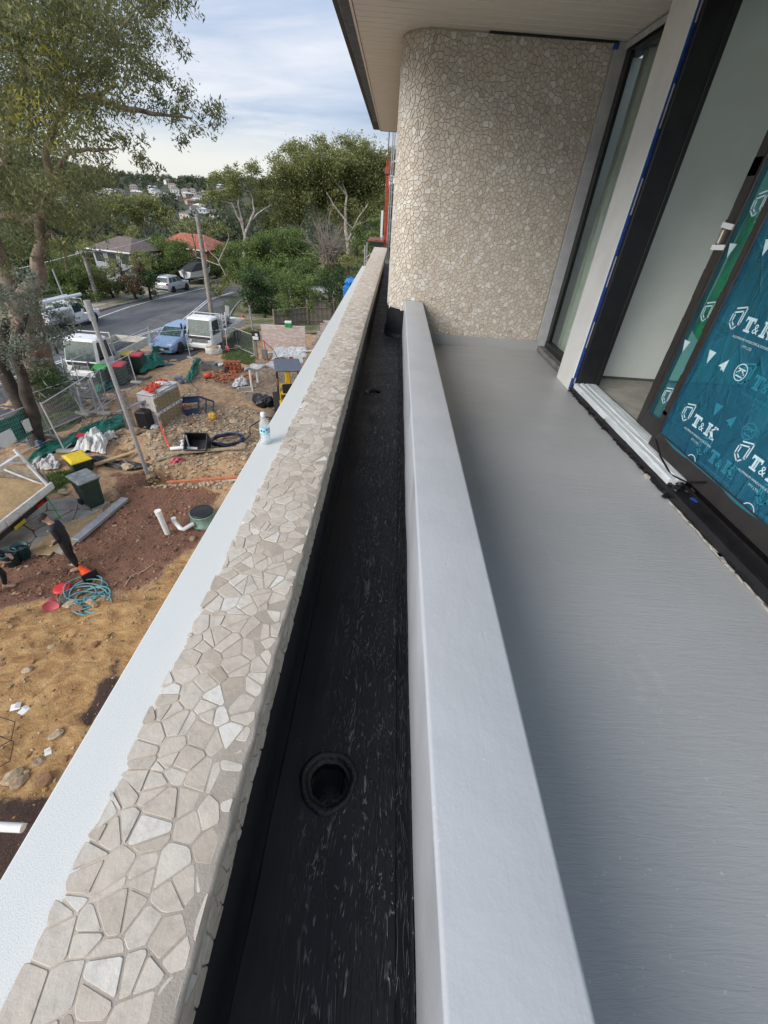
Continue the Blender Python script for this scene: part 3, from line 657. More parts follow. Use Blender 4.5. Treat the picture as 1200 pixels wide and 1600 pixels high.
# --- the room behind
mb = MB(); mb.box((4.3, 1.0, -1.53), (4.3, 9.4, .14)); mb.build('room_floor', concrete, kind='structure')
mb = MB(); mb.box((4.4, 4.93, 0), (4.26, .16, 3.0)); mb.build('room_wall', inner_wall, kind='structure')
mb = MB(); mb.box((4.3, 1.0, 1.47), (4.3, 9.4, .1)); mb.build('room_ceiling', inner_wall, kind='structure')
mb = MB(); mb.box((6.45, 4.6, 0), (.15, .7, 3)); mb.box((6.45, -2.8, 0), (.15, 1.8, 3)); mb.box((6.45, 1.2, -1.3), (.15, 6.2, .4)); mb.build('room_back_wall', inner_wall, kind='structure')  # wide window opening, unseen, added to let sky light into the room
mb = MB(); mb.box((4.3, -3.7, 0), (4.3, .15, 3)); mb.build('room_end_wall', inner_wall, kind='structure')
mb = MB(); mb.bar((2.3, 4.842, -1.445), (6.3, 4.842, -1.445), .012, .02); mb.build('room_shadow_gap', M('dark gap', (.1, .1, .1), .8), kind='structure')
rr = random.Random(8); mb = MB(); mb.rock((2.66, 3.62, -1.43), .05, (1, 1.2, .7), 3, 2); mb.build('rag', M('brown rag', (.22, .15, .09), .9), label='small brown rag on the concrete floor inside the doorway', cat='rag')
gm = M('bright green stand-in', (.14, .80, .05), .45, .25, 3)
mb = MB(); mb.sheet(lambda u, w: (2.27+.02*math.sin(u*5+w*3)+.008*math.sin(u*17), 3.39-u*.8, -.62+w*.75-.06*math.sin(u*9)), 30, 24); mb.build('plastic_sheet', gm, label='bright green stand-in sheet added for the glow behind the blue filmed glass', cat='plastic sheet')  # added sheet; its colour stands for green light from inside
# --- bottle on the coping
p = Z(416, 692, LZ)
t = thing('water_bottle', 'half full clear plastic water bottle standing on the white coping', 'bottle', (p.x, p.y, LZ))
pet = newmat('clear plastic'); b = NB(pet); P = b.b.inputs; P['Base Color'].default_value = (.9, .94, .95, 1); P['Roughness'].default_value = .12
clr = lambda b, f, c_: (lambda tr, ms: (setattr(tr.inputs[0], 'default_value', c_), setattr(ms.inputs[0], 'default_value', f), b.l(tr.outputs[0], ms.inputs[1]), b.l(b.b.outputs[0], ms.inputs[2]), b.l(ms.outputs[0], b.t.nodes['Material Output'].inputs[0])))(b.n('ShaderNodeBsdfTransparent'), b.n('ShaderNodeMixShader'))
clr(b, .30, (.97, .98, .98, 1)); wat = newmat('still water'); b = NB(wat); b.b.inputs['Base Color'].default_value = (.8, .86, .88, 1); b.b.inputs['Roughness'].default_value = .05; clr(b, .25, (.90, .95, .96, 1))
k_ = .172/.2
bp = [(0.026, 0), (.031, .004), (.0315, .02), (.0300, .026), (.0315, .032), (.0300, .042), (.0315, .05), (.0315, .06), (.029, .066), (.0315, .072), (.0315, .118), (.029, .124), (.027, .142), (.018, .165), (.0125, .175), (.0125, .185)]
mb = MB(); mb.lathe([(r*k_, z*k_) for r, z in bp], 28); mb.build('bottle_body', pet, t)
mb = MB(); mb.lathe([(r*k_*.93, z*k_) for r, z in bp[:7]]+[(.029*k_, .058*k_), (0, .058*k_)], 20); mb.build('water', wat, t)
mb = MB(); mb.lathe([(.0145*k_, .182*k_), (.0150*k_, .186*k_), (.0150*k_, .204*k_), (.013*k_, .207*k_), (0, .207*k_)], 20); mb.build('cap', M('white cap', (.8, .8, .8), .4), t)
mb = MB(); mb.lathe([(.0320*k_, .076*k_), (.0320*k_, .114*k_)], 28); mb.f = mb.f[:28]; mb.mi = mb.mi[:28]; mb.sm = mb.sm[:28]; lb = mb.build('bottle_label', M('pale blue label', (.42, .68, .82), .4, .1, 40), t)
for a0, zz, cc in ((-1.95, .098, (.015, .05, .28)), (-1.45, .094, (.02, .30, .33)), (-.9, .104, (.02, .24, .5))):
    mb = MB(); r_ = .0323*k_
    mb.add([(r_*math.cos(a0+.20*math.cos(q)), r_*math.sin(a0+.20*math.cos(q)), (zz+.0075*math.sin(q))*k_) for q in [i*2*PI/14 for i in range(14)]], [tuple(range(14))]); mb.build('roundel', M('roundel %.2f' % a0, cc, .4), lb)
# ================================================================ ground, road, hills
def inpoly(X, Y, poly):
    r = np.zeros(X.shape, bool); n = len(poly)
    for i in range(n):
        (x0, y0), (x1, y1) = poly[i], poly[(i+1) % n]
        c = ((y0 > Y) != (y1 > Y)) & (X < (x1-x0)*(Y-y0)/(y1-y0+1e-12)+x0); r ^= c
    return r
def dist(X, Y, poly, closed=True):
    d = np.full(X.shape, 1e9); n = len(poly)
    for i in range(n if closed else n-1):
        (x0, y0), (x1, y1) = poly[i], poly[(i+1) % n]; ex, ey = x1-x0, y1-y0
        t = np.clip(((X-x0)*ex+(Y-y0)*ey)/(ex*ex+ey*ey+1e-12), 0, 1); d = np.minimum(d, np.hypot(X-x0-t*ex, Y-y0-t*ey))
    return d
def soft(X, Y, poly, w): return np.clip(.5+np.where(inpoly(X, Y, poly), 1, -1)*dist(X, Y, poly)/(2*w), 0, 1)
def gp(*px): return [(G(*p).x, G(*p).y) for p in px]
class VN:                                        # cheap smooth value noise on arrays
    def __init__(s, seed): s.t = np.random.default_rng(seed).random((64, 64))
    def __call__(s, x, y):
        i, j = np.floor(x).astype(int), np.floor(y).astype(int); u, v = x-i, y-j; u = u*u*(3-2*u); v = v*v*(3-2*v); a = s.t
        g = lambda p, q: a[p % 64, q % 64]
        return (g(i, j)*(1-u)+g(i+1, j)*u)*(1-v)+(g(i, j+1)*(1-u)+g(i+1, j+1)*u)*v
    def fbm(s, x, y, o=4):
        r = 0; k = 1; t = 0
        for q in range(o): r = r+k*s(x*2**q+q*7.3, y*2**q+q*3.1); t += k; k *= .5
        return r/t
V1, V2 = VN(1), VN(2)
def zgA(X, Y): return -8-.04*np.clip(Y-14, 0, 60)
def grid_mesh(name, X, Y, Zz, attrs, mat, smooth=True, **kw):
    ny, nx = X.shape; v = np.stack([X, Y, Zz], -1).reshape(-1, 3).astype(np.float32)
    i = np.arange((ny-1)*(nx-1)); a = (i//(nx-1))*nx+i % (nx-1); q = np.stack([a, a+1, a+nx+1, a+nx], -1).astype(np.int32)
    me = bpy.data.meshes.new(name); me.vertices.add(len(v)); me.vertices.foreach_set('co', v.ravel())
    me.loops.add(q.size); me.loops.foreach_set('vertex_index', q.ravel()); me.polygons.add(len(q)); me.polygons.foreach_set('loop_start', np.arange(0, q.size, 4, dtype=np.int32)); me.polygons.foreach_set('loop_total', np.full(len(q), 4, dtype=np.int32))
    me.update(calc_edges=True); me.polygons.foreach_set('use_smooth', np.full(len(q), smooth)); me.materials.append(mat)
    for k, val in attrs.items(): at = me.attributes.new(k, 'FLOAT', 'POINT'); at.data.foreach_set('value', val.ravel().astype(np.float32))
    return link(name, me, kind='structure', **kw)
# --- site soil
gx = np.arange(-17.2, -.2, .075); gy = np.arange(0, 37, .075); X, Y = np.meshgrid(gx, gy)
mulch = gp((185, 742), (255, 742), (300, 762), (345, 770), (330, 800), (325, 830), (300, 855), (262, 890), (210, 925), (140, 925), (60, 935), (-40, 960), (-40, 880), (50, 858), (100, 850), (165, 790))
ochre = gp((-60, 960), (70, 935), (150, 930), (215, 925), (262, 888), (310, 850), (345, 800), (420, 800), (330, 1000), (60, 1330), (-60, 1230))
dark = gp((-40, 1255), (60, 1260), (130, 1180), (120, 1240), (20, 1400), (-80, 1400))
dark2 = gp((130, 1105), (190, 1040), (200, 1065), (140, 1135))
rub = gp((225, 690), (300, 600), (340, 640), (420, 640), (420, 700), (330, 720), (240, 730))
rub2 = gp((330, 590), (420, 560), (500, 560), (420, 640), (345, 600), (260, 590))
grassv = gp((345, 560), (362, 520), (395, 512), (400, 570), (350, 562))
grass2 = gp((345, 480), (362, 462), (385, 470), (384, 500), (352, 500))
weeds = gp((20, 690), (60, 610), (85, 570), (135, 650), (60, 690))
weeds2 = gp((70, 745), (130, 735), (150, 742), (60, 775))
at = {}
wob = (V1.fbm(X*1.3, Y*1.3)-.5)*1.5; Xw, Yw = X+wob*.6, Y+(V2.fbm(X*1.3, Y*1.3)-.5)*.9
for k, pl_, w in (('mulch', [mulch], .35), ('ochre', [ochre], .45), ('dark', [dark, dark2], .25), ('rubble', [rub, rub2], .7), ('grass', [grassv, grass2, weeds, weeds2], .3)):
    at[k] = np.maximum.reduce([soft(Xw, Yw, p, w) for p in pl_])
Zs = zgA(X, Y)
lump = V1.fbm(X*.55, Y*.55, 5)-.5; fine = V2.fbm(X*3.1, Y*3.1, 3)-.5; peb = V1.fbm(X*7.7+9, Y*7.7, 2)-.5
Zs = Zs+lump*.35*np.clip((Y-2)/4, .3, 1)+fine*.13+peb*.05*(1+at['rubble']*1.4)
slab = gp((20, 800), (150, 765), (170, 792), (118, 850), (40, 875), (-60, 900), (-60, 820)); s_ = soft(X, Y, slab, .25); Zs = Zs*(1-s_)+(zgA(X, Y)-.05)*s_
tr_ = gp((243, 752), (300, 748), (372, 745), (430, 735)); dt = dist(X, Y, tr_, False); Zs = Zs-.42*np.exp(-(dt/.26)**2)+.16*np.exp(-((dt-.75)/.3)**2)
mound = gp((265, 720), (300, 716), (380, 716)); Zs += .2*np.exp(-(dist(X, Y, mound, False)/.45)**2)
mound2 = gp((225, 690), (262, 700)); Zs += .28*np.exp(-(dist(X, Y, mound2, False)/.7)**2)
mound3 = gp((440, 556), (490, 556)); Zs += .45*np.exp(-(dist(X, Y, mound3, False)/.9)**2)
rut = np.abs(np.sin((X*.35+Y*.9)*1.1+lump*4)); Zs -= .10*np.exp(-(dist(X, Y, gp((250, 640), (330, 625), (400, 640), (430, 660)), False)/.16)**2)+.10*np.exp(-(dist(X, Y, gp((262, 652), (335, 640), (395, 655), (425, 675)), False)/.16)**2)
furrow = np.sin((X*.75-Y*.65)*5.2+lump*9)*.03*at['ochre']; Zs += furrow
mt = newmat('site soil'); b = NB(mt); P = b.b.inputs; v = b.geo()
n_b = b.noise(v, .9, 8, .65); n_m = b.noise(v, 5, 8, .7, .6); n_f = b.noise(v, 26, 6, .7)
def rj(name, k=.9): return b.ramp(b.m('ADD', b.attr(name), b.m('MULTIPLY', b.m('SUBTRACT', n_m, .5), k)), [(.4, 0.), (.62, 1.)])
tan = b.ramp(n_m, [(.28, (.18, .10, .05)), (.5, (.40, .255, .142)), (.72, (.56, .40, .245))])
mul = b.ramp(b.noise(v, 22, 8, .75), [(.3, (.085, .036, .021)), (.5, (.18, .085, .052)), (.66, (.25, .13, .086)), (.8, (.40, .27, .20))])
oc = b.ramp(b.noise(b.geo((1.0, 1.6, 1)), 2.6, 9, .72, .8), [(.3, (.13, .068, .032)), (.45, (.33, .18, .070)), (.6, (.47, .295, .125)), (.78, (.57, .42, .235))])
dk = b.ramp(n_f, [(.3, (.035, .018, .013)), (.7, (.09, .05, .035))])
ru = b.ramp(n_f, [(.32, (.14, .09, .055)), (.5, (.30, .21, .135)), (.64, (.45, .36, .26)), (.76, (.55, .47, .37))])
gr = b.ramp(b.noise(v, 18, 6, .7), [(.3, (.030, .040, .014)), (.55, (.075, .095, .028)), (.75, (.14, .14, .06))])
c = b.mix(rj('rubble'), tan, ru); c = b.mix(rj('ochre'), c, oc); c = b.mix(rj('mulch'), c, mul); c = b.mix(rj('dark'), c, dk); c = b.mix(rj('grass', 1.1), c, gr)
st = b.ramp(b.noise(v, 38, 2, .5), [(.70, 0.), (.73, 1.)]); c = b.mix(b.m('MULTIPLY', st, .55), c, (.50, .41, .30))
b.l(c, P['Base Color']); P['Roughness'].default_value = .95
b1 = b.bump(n_f, .9, .05); b.l(b.bump(b.noise(v, 80, 4, .7), .6, .012, b1), P['Normal'])
grid_mesh('site_soil', X, Y, Zs, at, mt)
def zs(x, y):                                    # soil height under a point
    i = min(max(int(round((x-gx[0])/.075)), 0), len(gx)-1); j = min(max(int(round((y-gy[0])/.075)), 0), len(gy)-1)
    return float(Zs[j, i]) if gx[0] <= x <= gx[-1] and gy[0] <= y <= gy[-1] else zg(x, y)
def GS(px, py): p = G(px, py); p.z = zs(p.x, p.y); return p
# --- concrete path slabs (crazed pieces)
cp = M('old path concrete', (.30, .275, .235), .85, .2, 2.2, bump=.4, bscale=25)
x0, x1 = min(p[0] for p in slab), max(p[0] for p in slab); y0, y1 = min(p[1] for p in slab), max(p[1] for p in slab)
path = link('concrete_path', None)
path['kind'] = 'structure'
for p in crazy(x0, x1, y0, y1, .85, 31, (.02, .05), .1):
    cx, cy = sum(q[0] for q in p)/len(p), sum(q[1] for q in p)/len(p)
    if inpoly(np.array([cx]), np.array([cy]), slab)[0]:
        z_ = zg(cx, cy); MB().prism(p, z_-.12, z_+.005+random.uniform(-.01, .015)).build('slab', cp, path)
# --- road
A_ = [(G(*p).x, G(*p).y) for p in ((13, 586), (84, 557), (120, 543), (200, 515), (262, 487), (325, 469), (362, 457))]
A_ = [(-20.6, -40), (-19.9, 0)]+[(-19.15, 19.5), (-18.95, 23.5), (-18.75, 26.5), (-18.2, 31.5), (-17.5, 37)]+A_[5:]+[(-13.2, 62), (-9.5, 75), (-3, 92), (8, 112)]
B_ = [(-24.2, -40), (-23.4, 0), (-22.9, 20), (-22.4, 27)]+[(G(*p).x, G(*p).y) for p in ((152, 497), (200, 480), (255, 465), (320, 450))]+[(-17.0, 62), (-13.2, 76), (-6, 94), (5, 116)]
def atY(pl_, y):
    ys_ = [p[1] for p in pl_]; return float(np.interp(y, ys_, [p[0] for p in pl_]))
ty = np.concatenate([np.arange(-40, 112, 1.0)])
fk = lambda y: atY(B_, y)-1.6+(.0 if y < 30 else min(.7, (y-30)*.05))
nk = lambda y: atY(A_, y)+float(np.interp(y, [-40, 12, 16, 30, 37, 44, 112], [5.6, 5.6, 6.2, 6.0, 3.6, 3.3, 3.3]))
asp = newmat('asphalt'); b = NB(asp); P = b.b.inputs; v = b.geo()
b.l(b.mix(b.ramp(b.noise(b.geo((.5, .12, 1)), 1, 6, .6, .6), [(.42, 0.), (.6, 1.)]), b.ramp(b.noise(v, 40, 5, .7), [(.3, (.040, .041, .045)), (.7, (.075, .076, .08))]), b.ramp(b.noise(v, 30, 5, .7), [(.3, (.085, .085, .086)), (.7, (.125, .125, .125))])), P['Base Color'])
P['Roughness'].default_value = .8; b.l(b.bump(b.noise(v, 120, 4), .4, .01), P['Normal'])
def ribbon(name, l, r, dz, mat, nu=2, y_=ty, **k):
    mb = MB(); n = len(y_)
    mb.sheet(lambda u, w: (lambda yy2: (l(yy2)+(r(yy2)-l(yy2))*u, yy2, zg(0, yy2)+dz))(y_[int(round(w*(n-1)))]), nu, n-1)
    return mb.build(name, mat, **k)
ribbon('road', fk, nk, .0, asp, 8, kind='structure')
pa2 = MB(); 
pl_ = [(x_, y_) for x_, y_ in [(G(*p).x, G(*p).y) for p in ((150, 540), (228, 500), (262, 488), (330, 497), (300, 520), (215, 540))]]
pa2.prism(pl_, 0, .001); pa2.v = [(x_, y_, zg(x_, y_)+.004+(.0005 if k >= len(pl_) else 0)) for k, (x_, y_, _) in enumerate(pa2.v)]
pa2.build('road_patch', M('pale asphalt patch', (.115, .114, .112), .85, .18, 1.5, bump=.3, bscale=60), kind='structure')
wl = M('road marking paint', (.62, .62, .60), .7, .2, 3)
for off in (-.13, .13): ribbon('road_line', lambda y, o=off: atY(A_, y)+o-.055, lambda y, o=off: atY(A_, y)+o+.055, .007, wl, 1, kind='structure')
ribbon('road_line', lambda y: atY(B_, y)-.07, lambda y: atY(B_, y)+.07, .007, wl, 1, ty[62:], kind='structure')
kc = M('kerb concrete', (.24, .23, .21), .85, .2, 3)
def kerb(name, f, side, y_):
    mb = MB(); mb.loft([[(f(y), y, zg(0, y)-.1), (f(y), y, zg(0, y)+.11), (f(y)+side*.04, y, zg(0, y)+.13), (f(y)+side*.16, y, zg(0, y)+.13), (f(y)+side*.16, y, zg(0, y)-.1)][::side] for y in y_]); mb.build(name, kc, kind='structure')
kerb('kerb', fk, -1, ty[30:105]); kerb('kerb', nk, 1, ty[79:105])
verge = newmat('verge grass soil'); b = NB(verge); P = b.b.inputs; v = b.geo()
b.l(b.mix(b.ramp(b.noise(v, .7, 6, .7), [(.42, 0.), (.56, 1.)]), b.ramp(b.noise(v, 20, 6), [(.3, (.20, .155, .105)), (.7, (.30, .245, .175))]), b.ramp(b.noise(v, 14, 6), [(.3, (.055, .075, .02)), (.7, (.13, .15, .05))])), P['Base Color']); P['Roughness'].default_value = .95; b.l(b.bump(b.noise(v, 30, 5), .8, .05), P['Normal'])
ribbon('far_verge', lambda y: fk(y)-9, lambda y: fk(y)-.16, .11, verge, 6, kind='structure')
ribbon('footpath', lambda y: fk(y)-2.3, lambda y: fk(y)-1.0, .125, M('footpath concrete', (.36, .31, .25), .85, .15, 2), 1, ty[72:100], kind='structure')
ribbon('near_verge', lambda y: nk(y)+.16, lambda y: 6, .05, verge, 10, ty[76:112], kind='structure')
# --- terrain to the horizon
def hz(x, y):
    d = np.hypot(x, y); base = zgA(x, y)-.75
    z1 = base-np.clip((d-75)/160, 0, 1)**1.3*16
    h = np.clip((d-260)/780, 0, 1); h = h*h*(3-2*h)
    z2 = z1+h*(46+6*np.sin(np.arctan2(x, y)*7+1)+4*np.sin(np.arctan2(x, y)*17))
    return z2
th = np.linspace(-1.6, 1.6, 200); rd = np.concatenate([np.linspace(0, 90, 30), np.geomspace(95, 3500, 70)])
TH, RDI = np.meshgrid(th, rd); X, Y = RDI*np.sin(TH), RDI*np.cos(TH)
mt = newmat('hill ground'); b = NB(mt); P = b.b.inputs
b.l(b.ramp(b.noise(b.geo(), .06, 8, .7), [(.3, (.03, .04, .02)), (.7, (.075, .085, .04))]), P['Base Color']); P['Roughness'].default_value = 1
grid_mesh('hillside', X, Y, hz(X, Y), {}, mt)
mb = MB(); mb.sheet(lambda u, w: (-60+u*120, -60+w*62, -8.8), 4, 4); mb.build('ground', mt, kind='structure')
# ================================================================ vehicles (local +Y is forward, wheels on z = 0)
white_p = M('white vehicle paint', (.72, .73, .73), .3, .04, 3)
dkglass = newmat('vehicle glass'); b = NB(dkglass); P = b.b.inputs; b.l(b.ramp(b.noise(b.vec(), 3.2, 5, .7, 1.5), [(.38, (.012, .018, .018)), (.55, (.04, .075, .068)), (.74, (.09, .15, .135))]), P['Base Color']); P['Roughness'].default_value = .10; P['Specular IOR Level'].default_value = .22  # teal blotches paint reflections into the glass colour
tyre_m = M('tyre rubber', (.018, .018, .018), .8); rim_m = M('alloy rim', (.38, .38, .39), .35, .1, metal=.7); plas = M('black trim', (.02, .02, .021), .6)
lamp_w = M('headlamp lens', (.6, .62, .64), .12); lamp_r = M('tail lamp lens', (.32, .015, .012), .2); galv = M('galvanised steel', (.36, .37, .38), .45, .15, 14, metal=.35)
timber = M('weathered timber', (.24, .205, .16), .85, .25, 8, bump=.5, bscale=40); new_timber = M('raw pine', (.42, .30, .17), .8, .15, 10)
def wheel(par, x, y, r, w):
    X = Matrix.Translation((x, y, r)) @ Matrix.Rotation(PI/2, 4, 'Y')
    wb = MB(); wb.lathe([(r*.62, -w/2), (r*.93, -w/2), (r, -w*.32), (r, w*.32), (r*.93, w/2), (r*.62, w/2)], 20, X); o = wb.build('wheel', tyre_m, par)
    rb = MB(); s_ = 1 if x > 0 else -1
    for q in (-1, 1):
        pr = [(0, q*w*.40), (r*.22, q*w*.42), (r*.30, q*w*.34), (r*.56, q*w*.38), (r*.64, q*w*.49)]
        rb.lathe(pr if q > 0 else pr[::-1], 20, X)
    rb.build('rim', rim_m, o)
    nb = MB()
    for k in range(5):
        a = k*2*PI/5; nb.box((x+s_*w*.43, y+math.cos(a)*r*.42, r+math.sin(a)*r*.42), (.02, r*.28, r*.09), rx=a)
    nb.build('spokes', rim_m, o); return o
def frustum(mb, zb, zt, yb0, yb1, yt0, yt1, wb, wt, n=4):
    def ringp(z, y0, y1, w): c = .12; return [(-w+c, y0, z), (w-c, y0, z), (w, y0+c, z), (w, y1-c, z), (w-c, y1, z), (-w+c, y1, z), (-w, y1-c, z), (-w, y0+c, z)]
    mb.loft([ringp(zb, yb0, yb1, wb), ringp(zt-.06, yt0, yt1, wt), ringp(zt, yt0+.08, yt1-.1, wt-.1)])
def quad(name, pts, mat, par, off=.006):
    a, b_, c_, d_ = [Vector(p) for p in pts]; nrm = (b_-a).cross(d_-a).normalized()*off; mb = MB(); v_ = [p+nrm for p in (a, b_, c_, d_)]
    v2 = [p-nrm*.5 for p in (a, b_, c_, d_)]; mb.add(v_+v2, [(0, 1, 2, 3), (7, 6, 5, 4), (0, 4, 5, 1), (1, 5, 6, 2), (2, 6, 7, 3), (3, 7, 4, 0)]); return mb.build(name, mat, par)
def cabwins(par, zb, zt, yb0, yb1, yt0, yt1, wb, wt, sides, rear=True, mat=None):
    mat = mat or dkglass
    def P_(s, f, h):   # side s, fraction along, fraction up
        w = wb+(wt-wb)*h; y0 = yb0+(yt0-yb0)*h; y1 = yb1+(yt1-yb1)*h; return (s*w, y0+(y1-y0)*f, zb+(zt-.06-zb)*h)
    for s in (-1, 1):
        for f0, f1 in sides:
            q = [P_(s, f0, .1), P_(s, f1, .1), P_(s, f1, .9), P_(s, f0, .9)]
            quad('window', q if s > 0 else q[::-1], mat, par)
    def F_(x, h, front):
        w = wb+(wt-wb)*h; y = (yb1+(yt1-yb1)*h) if front else (yb0+(yt0-yb0)*h); return (x*w, y, zb+(zt-.06-zb)*h)
    quad('windscreen', [F_(.86, .06, 1), F_(-.86, .06, 1), F_(-.86, .94, 1), F_(.86, .94, 1)], mat, par)
    if rear: quad('rear_window', [F_(-.84, .12, 0), F_(.84, .12, 0), F_(.84, .92, 0), F_(-.84, .92, 0)], mat, par)
def carbody(par, paint, L_, Wd, beltz, hood, stations):
    """stations: (y, z top, half width) from tail to nose"""
    sec = []
    for y, zt, w in stations:
        zb = .24; sec.append([(-w+.08, y, zb), (w-.08, y, zb), (w, y, zb+.14), (w, y, zb+(zt-zb)*.6), (w-.04, y, zt-.08), (w-.14, y, zt), (-w+.14, y, zt), (-w+.04, y, zt-.08), (-w, y, zb+(zt-zb)*.6), (-w, y, zb+.14)])
    mb = MB(); mb.loft(sec); return mb.build('body', paint, par)
def hatch(label, cat, loc, rz, paint, suv=False, rails=True):
    t = thing('parked_car', label, cat, loc, rz, 'vehicles parked along the road'); h = .12 if suv else 0; w = .89
    carbody(t, paint, 4.3, 1.78, .9, .8, [(-2.15, .78+h, .74), (-2.08, .95+h, .84), (-1.4, .97+h, w), (0, .95+h, w), (.75, .93+h, w), (1.6, .84+h, .87), (2.0, .74+h, .82), (2.15, .60+h, .70)])
    g = (.90+h, 1.44+h*1.7, -2.02, .95, -1.62 if suv else -1.45, .25, .83, .66)
    mb = MB(); frustum(mb, *g); mb.build('roof', paint, t); cabwins(t, *g, sides=((.08, .30), (.33, .62), (.65, .93)))
    for s in (-1, 1):
        for y in (-1.32, 1.33): wheel(t, s*.80, y, .33, .21)
        MB().box((s*.62, 2.09, .68+h), (.34, .10, .14), .03, rz=-s*.25).build('headlight', lamp_w, t)
        MB().box((s*.68, -2.12, .85+h), (.28, .10, .16), .03).build('tail_light', lamp_r, t)
        MB().box((s*.97, .55, 1.0+h), (.16, .10, .13), .03).build('mirror', paint, t)
        if rails: MB().tube([(s*.56, -1.4, 1.45+h*1.7), (s*.57, -1.3, 1.51+h*1.7), (s*.57, -.2, 1.51+h*1.7), (s*.56, -.1, 1.46+h*1.7)], .02, 6).build('roof_rail', galv, t)
    MB().box((0, 2.12, .48+h), (1.1, .1, .16), .02).build('grille', plas, t); MB().box((0, -2.12, .42), (1.5, .12, .2), .03).build('bumper', plas, t)
    MB().box((0, -2.16, .60+h), (.40, .02, .12), .004).build('number_plate', white_p, t); MB().box((0, 2.18, .42+h), (.40, .02, .11), .004).build('number_plate', white_p, t)
    for s in (-1, 1):
        for y in (-1.32, 1.33):
            X = Matrix.Translation((s*.875, y, .34)) @ Matrix.Rotation(PI/2, 4, 'Y'); mb = MB(); mb.lathe([(.34, -.02), (.40, -.02), (.40, .025), (.34, .025)], 20, X); mb.build('wheel_arch', plas, t)
    return t
p = G(266, 533); hatch('pale blue hatchback parked nose in behind the site fence', 'car', (-14.15, 28.95, zg(0, 28.9)), PI-.10, M('pale blue paint', (.20, .30, .46), .28, .05, 3), rails=False)
p = G(275, 458); hatch('silver wagon with roof rails parked along the far kerb', 'car', (p.x-.95, p.y+1.7, zg(0, p.y+1.7)), -.16, M('silver paint', (.50, .51, .53), .3, .05, 3, metal=.3), suv=True)
def truck(label, loc, rz, long=False, load=None, group='vehicles parked along the road'):
    t = thing('tipper_truck' if not long else 'flatbed_truck', label, 'truck', loc, rz, group)
    mb = MB(); mb.box((0, 1.75, .78), (1.82, 1.35, .7), .10); g = (1.05, 2.12, 1.05, 2.44, 1.10, 2.12, .91, .84); frustum(mb, *g); mb.build('cab', white_p, t)
    cabwins(t, *g, sides=((.16, .92),))
    MB().box((0, 2.45, .98), (1.5, .05, .16), .01).build('front_panel', plas, t)
    mb = MB(); mb.box((0, 2.47, .48), (1.86, .16, .26), .04); mb.build('bumper', white_p, t)
    mb = MB()
    for k in range(3): mb.box((0, 2.44, .70+k*.07), (1.1, .03, .035))
    mb.build('grille', plas, t)
    for s in (-1, 1):
        MB().box((s*.72, 2.47, .68), (.30, .06, .16), .03).build('headlight', lamp_w, t)
        m_ = MB(); m_.tube([(s*.9, 2.2, 1.3), (s*1.1, 2.35, 1.35), (s*1.1, 2.35, 1.75)], .018, 6); m_.build('mirror_arm', plas, t); MB().box((s*1.12, 2.36, 1.55), (.07, .16, .36), .03).build('mirror', plas, t)
        for y in ((1.55, -1.15) if not long else (1.55, -1.5)): wheel(t, s*.78, y, .36, .24 if y > 0 else .34)
        MB().box((s*.35, -.4, .62), (.10, 4.6, .16), .01).build('chassis_rail', plas, t)
    MB().box((0, 2.50, .40), (.40, .02, .11), .004).build('number_plate', white_p, t)
    L_ = 3.1 if not long else 3.7; y0 = .95-L_; cream = M('cream tray paint', (.55, .53, .47), .5, .12, 4)
    MB().box((0, .95-L_/2, .86), (1.95, L_, .10), .01).build('tray_floor', cream, t)
    for s in (-1, 1):
        b_ = MB(); b_.box((s*.96, .95-L_/2, 1.07), (.04, L_, .34), .01)
        for k in range(6): b_.box((s*.985, .8-k*L_/6.2, 1.07), (.02, .05, .32))
        b_.build('side_board', cream, t)
    MB().box((0, y0, 1.07), (1.9, .04, .34), .01).build('tailgate', cream, t)
    hb = MB()
    for s in (-1, 1): hb.box((s*.9, .96, 1.55), (.06, .06, 1.35), .01)
    for z_ in (1.3, 1.6, 1.9, 2.2): hb.box((0, .96, z_), (1.84, .045, .045), .008)
    hb.build('headboard', cream, t)
    return t
truck('white tipper truck with cream tray facing the site behind the bins', (-15.35, 23.35, zg(0, 23)), PI-.04)
t1 = (-15.35, 23.35); zz = zg(0, 23)
mb = MB(); rr = random.Random(9)
mb.sheet(lambda u, w: (t1[0]-.85+u*1.7, t1[1]-.7+w*2.7, zz+.93+.28*math.sin(u*PI)*math.sin(w*PI)+rr.uniform(-.02, .02)), 16, 22); mb.build('tarpaulin', M('dark grey tarp', (.05, .05, .055), .6), label='dark grey tarp over the load in the white tipper tray', cat='tarp')
truck('white flatbed truck with tool boxes parked on grass beside the power pole', (-12.1, 30.6, zg(0, 30.6)), PI-.12, True)
rk = thing('ladder_rack', 'white perforated steel rack standing on the flatbed truck', 'rack', (-11.35, 29.75, zg(0, 30)+.95), -.12)
for k in (0, 1):
    b_ = MB(); b_.bar((0, k*.5, 0), (.1, k*.5, 1.2), .12, .04); b_.build('upright', white_p, rk)
b_ = MB()
for k in range(4): b_.box((.03+k*.02, .25, .25+k*.26), (.04, .5, .05))
b_.build('rungs', white_p, rk)
def simple(name, label, cat, mats, fn, loc=(0, 0, 0), rz=0, group=None, kind=None):
    mb = MB(); fn(mb); return mb.build(name, mats, None, loc, rz, kind, group, label, cat)
simple('mixer_drum', 'grey sheet metal hopper standing upright on the flatbed truck', 'hopper', galv, lambda m_: (m_.loft([[(-.25, -.25, 0), (.25, -.25, 0), (.25, .25, 0), (-.25, .25, 0)], [(-.45, -.4, .7), (.45, -.4, .7), (.45, .4, .7), (-.45, .4, .7)]]), m_.bar((.5, .4, 0), (.62, .5, 1.3), .5, .05)), (-12.2, 31.6, zg(0, 31.6)+.95), .2)
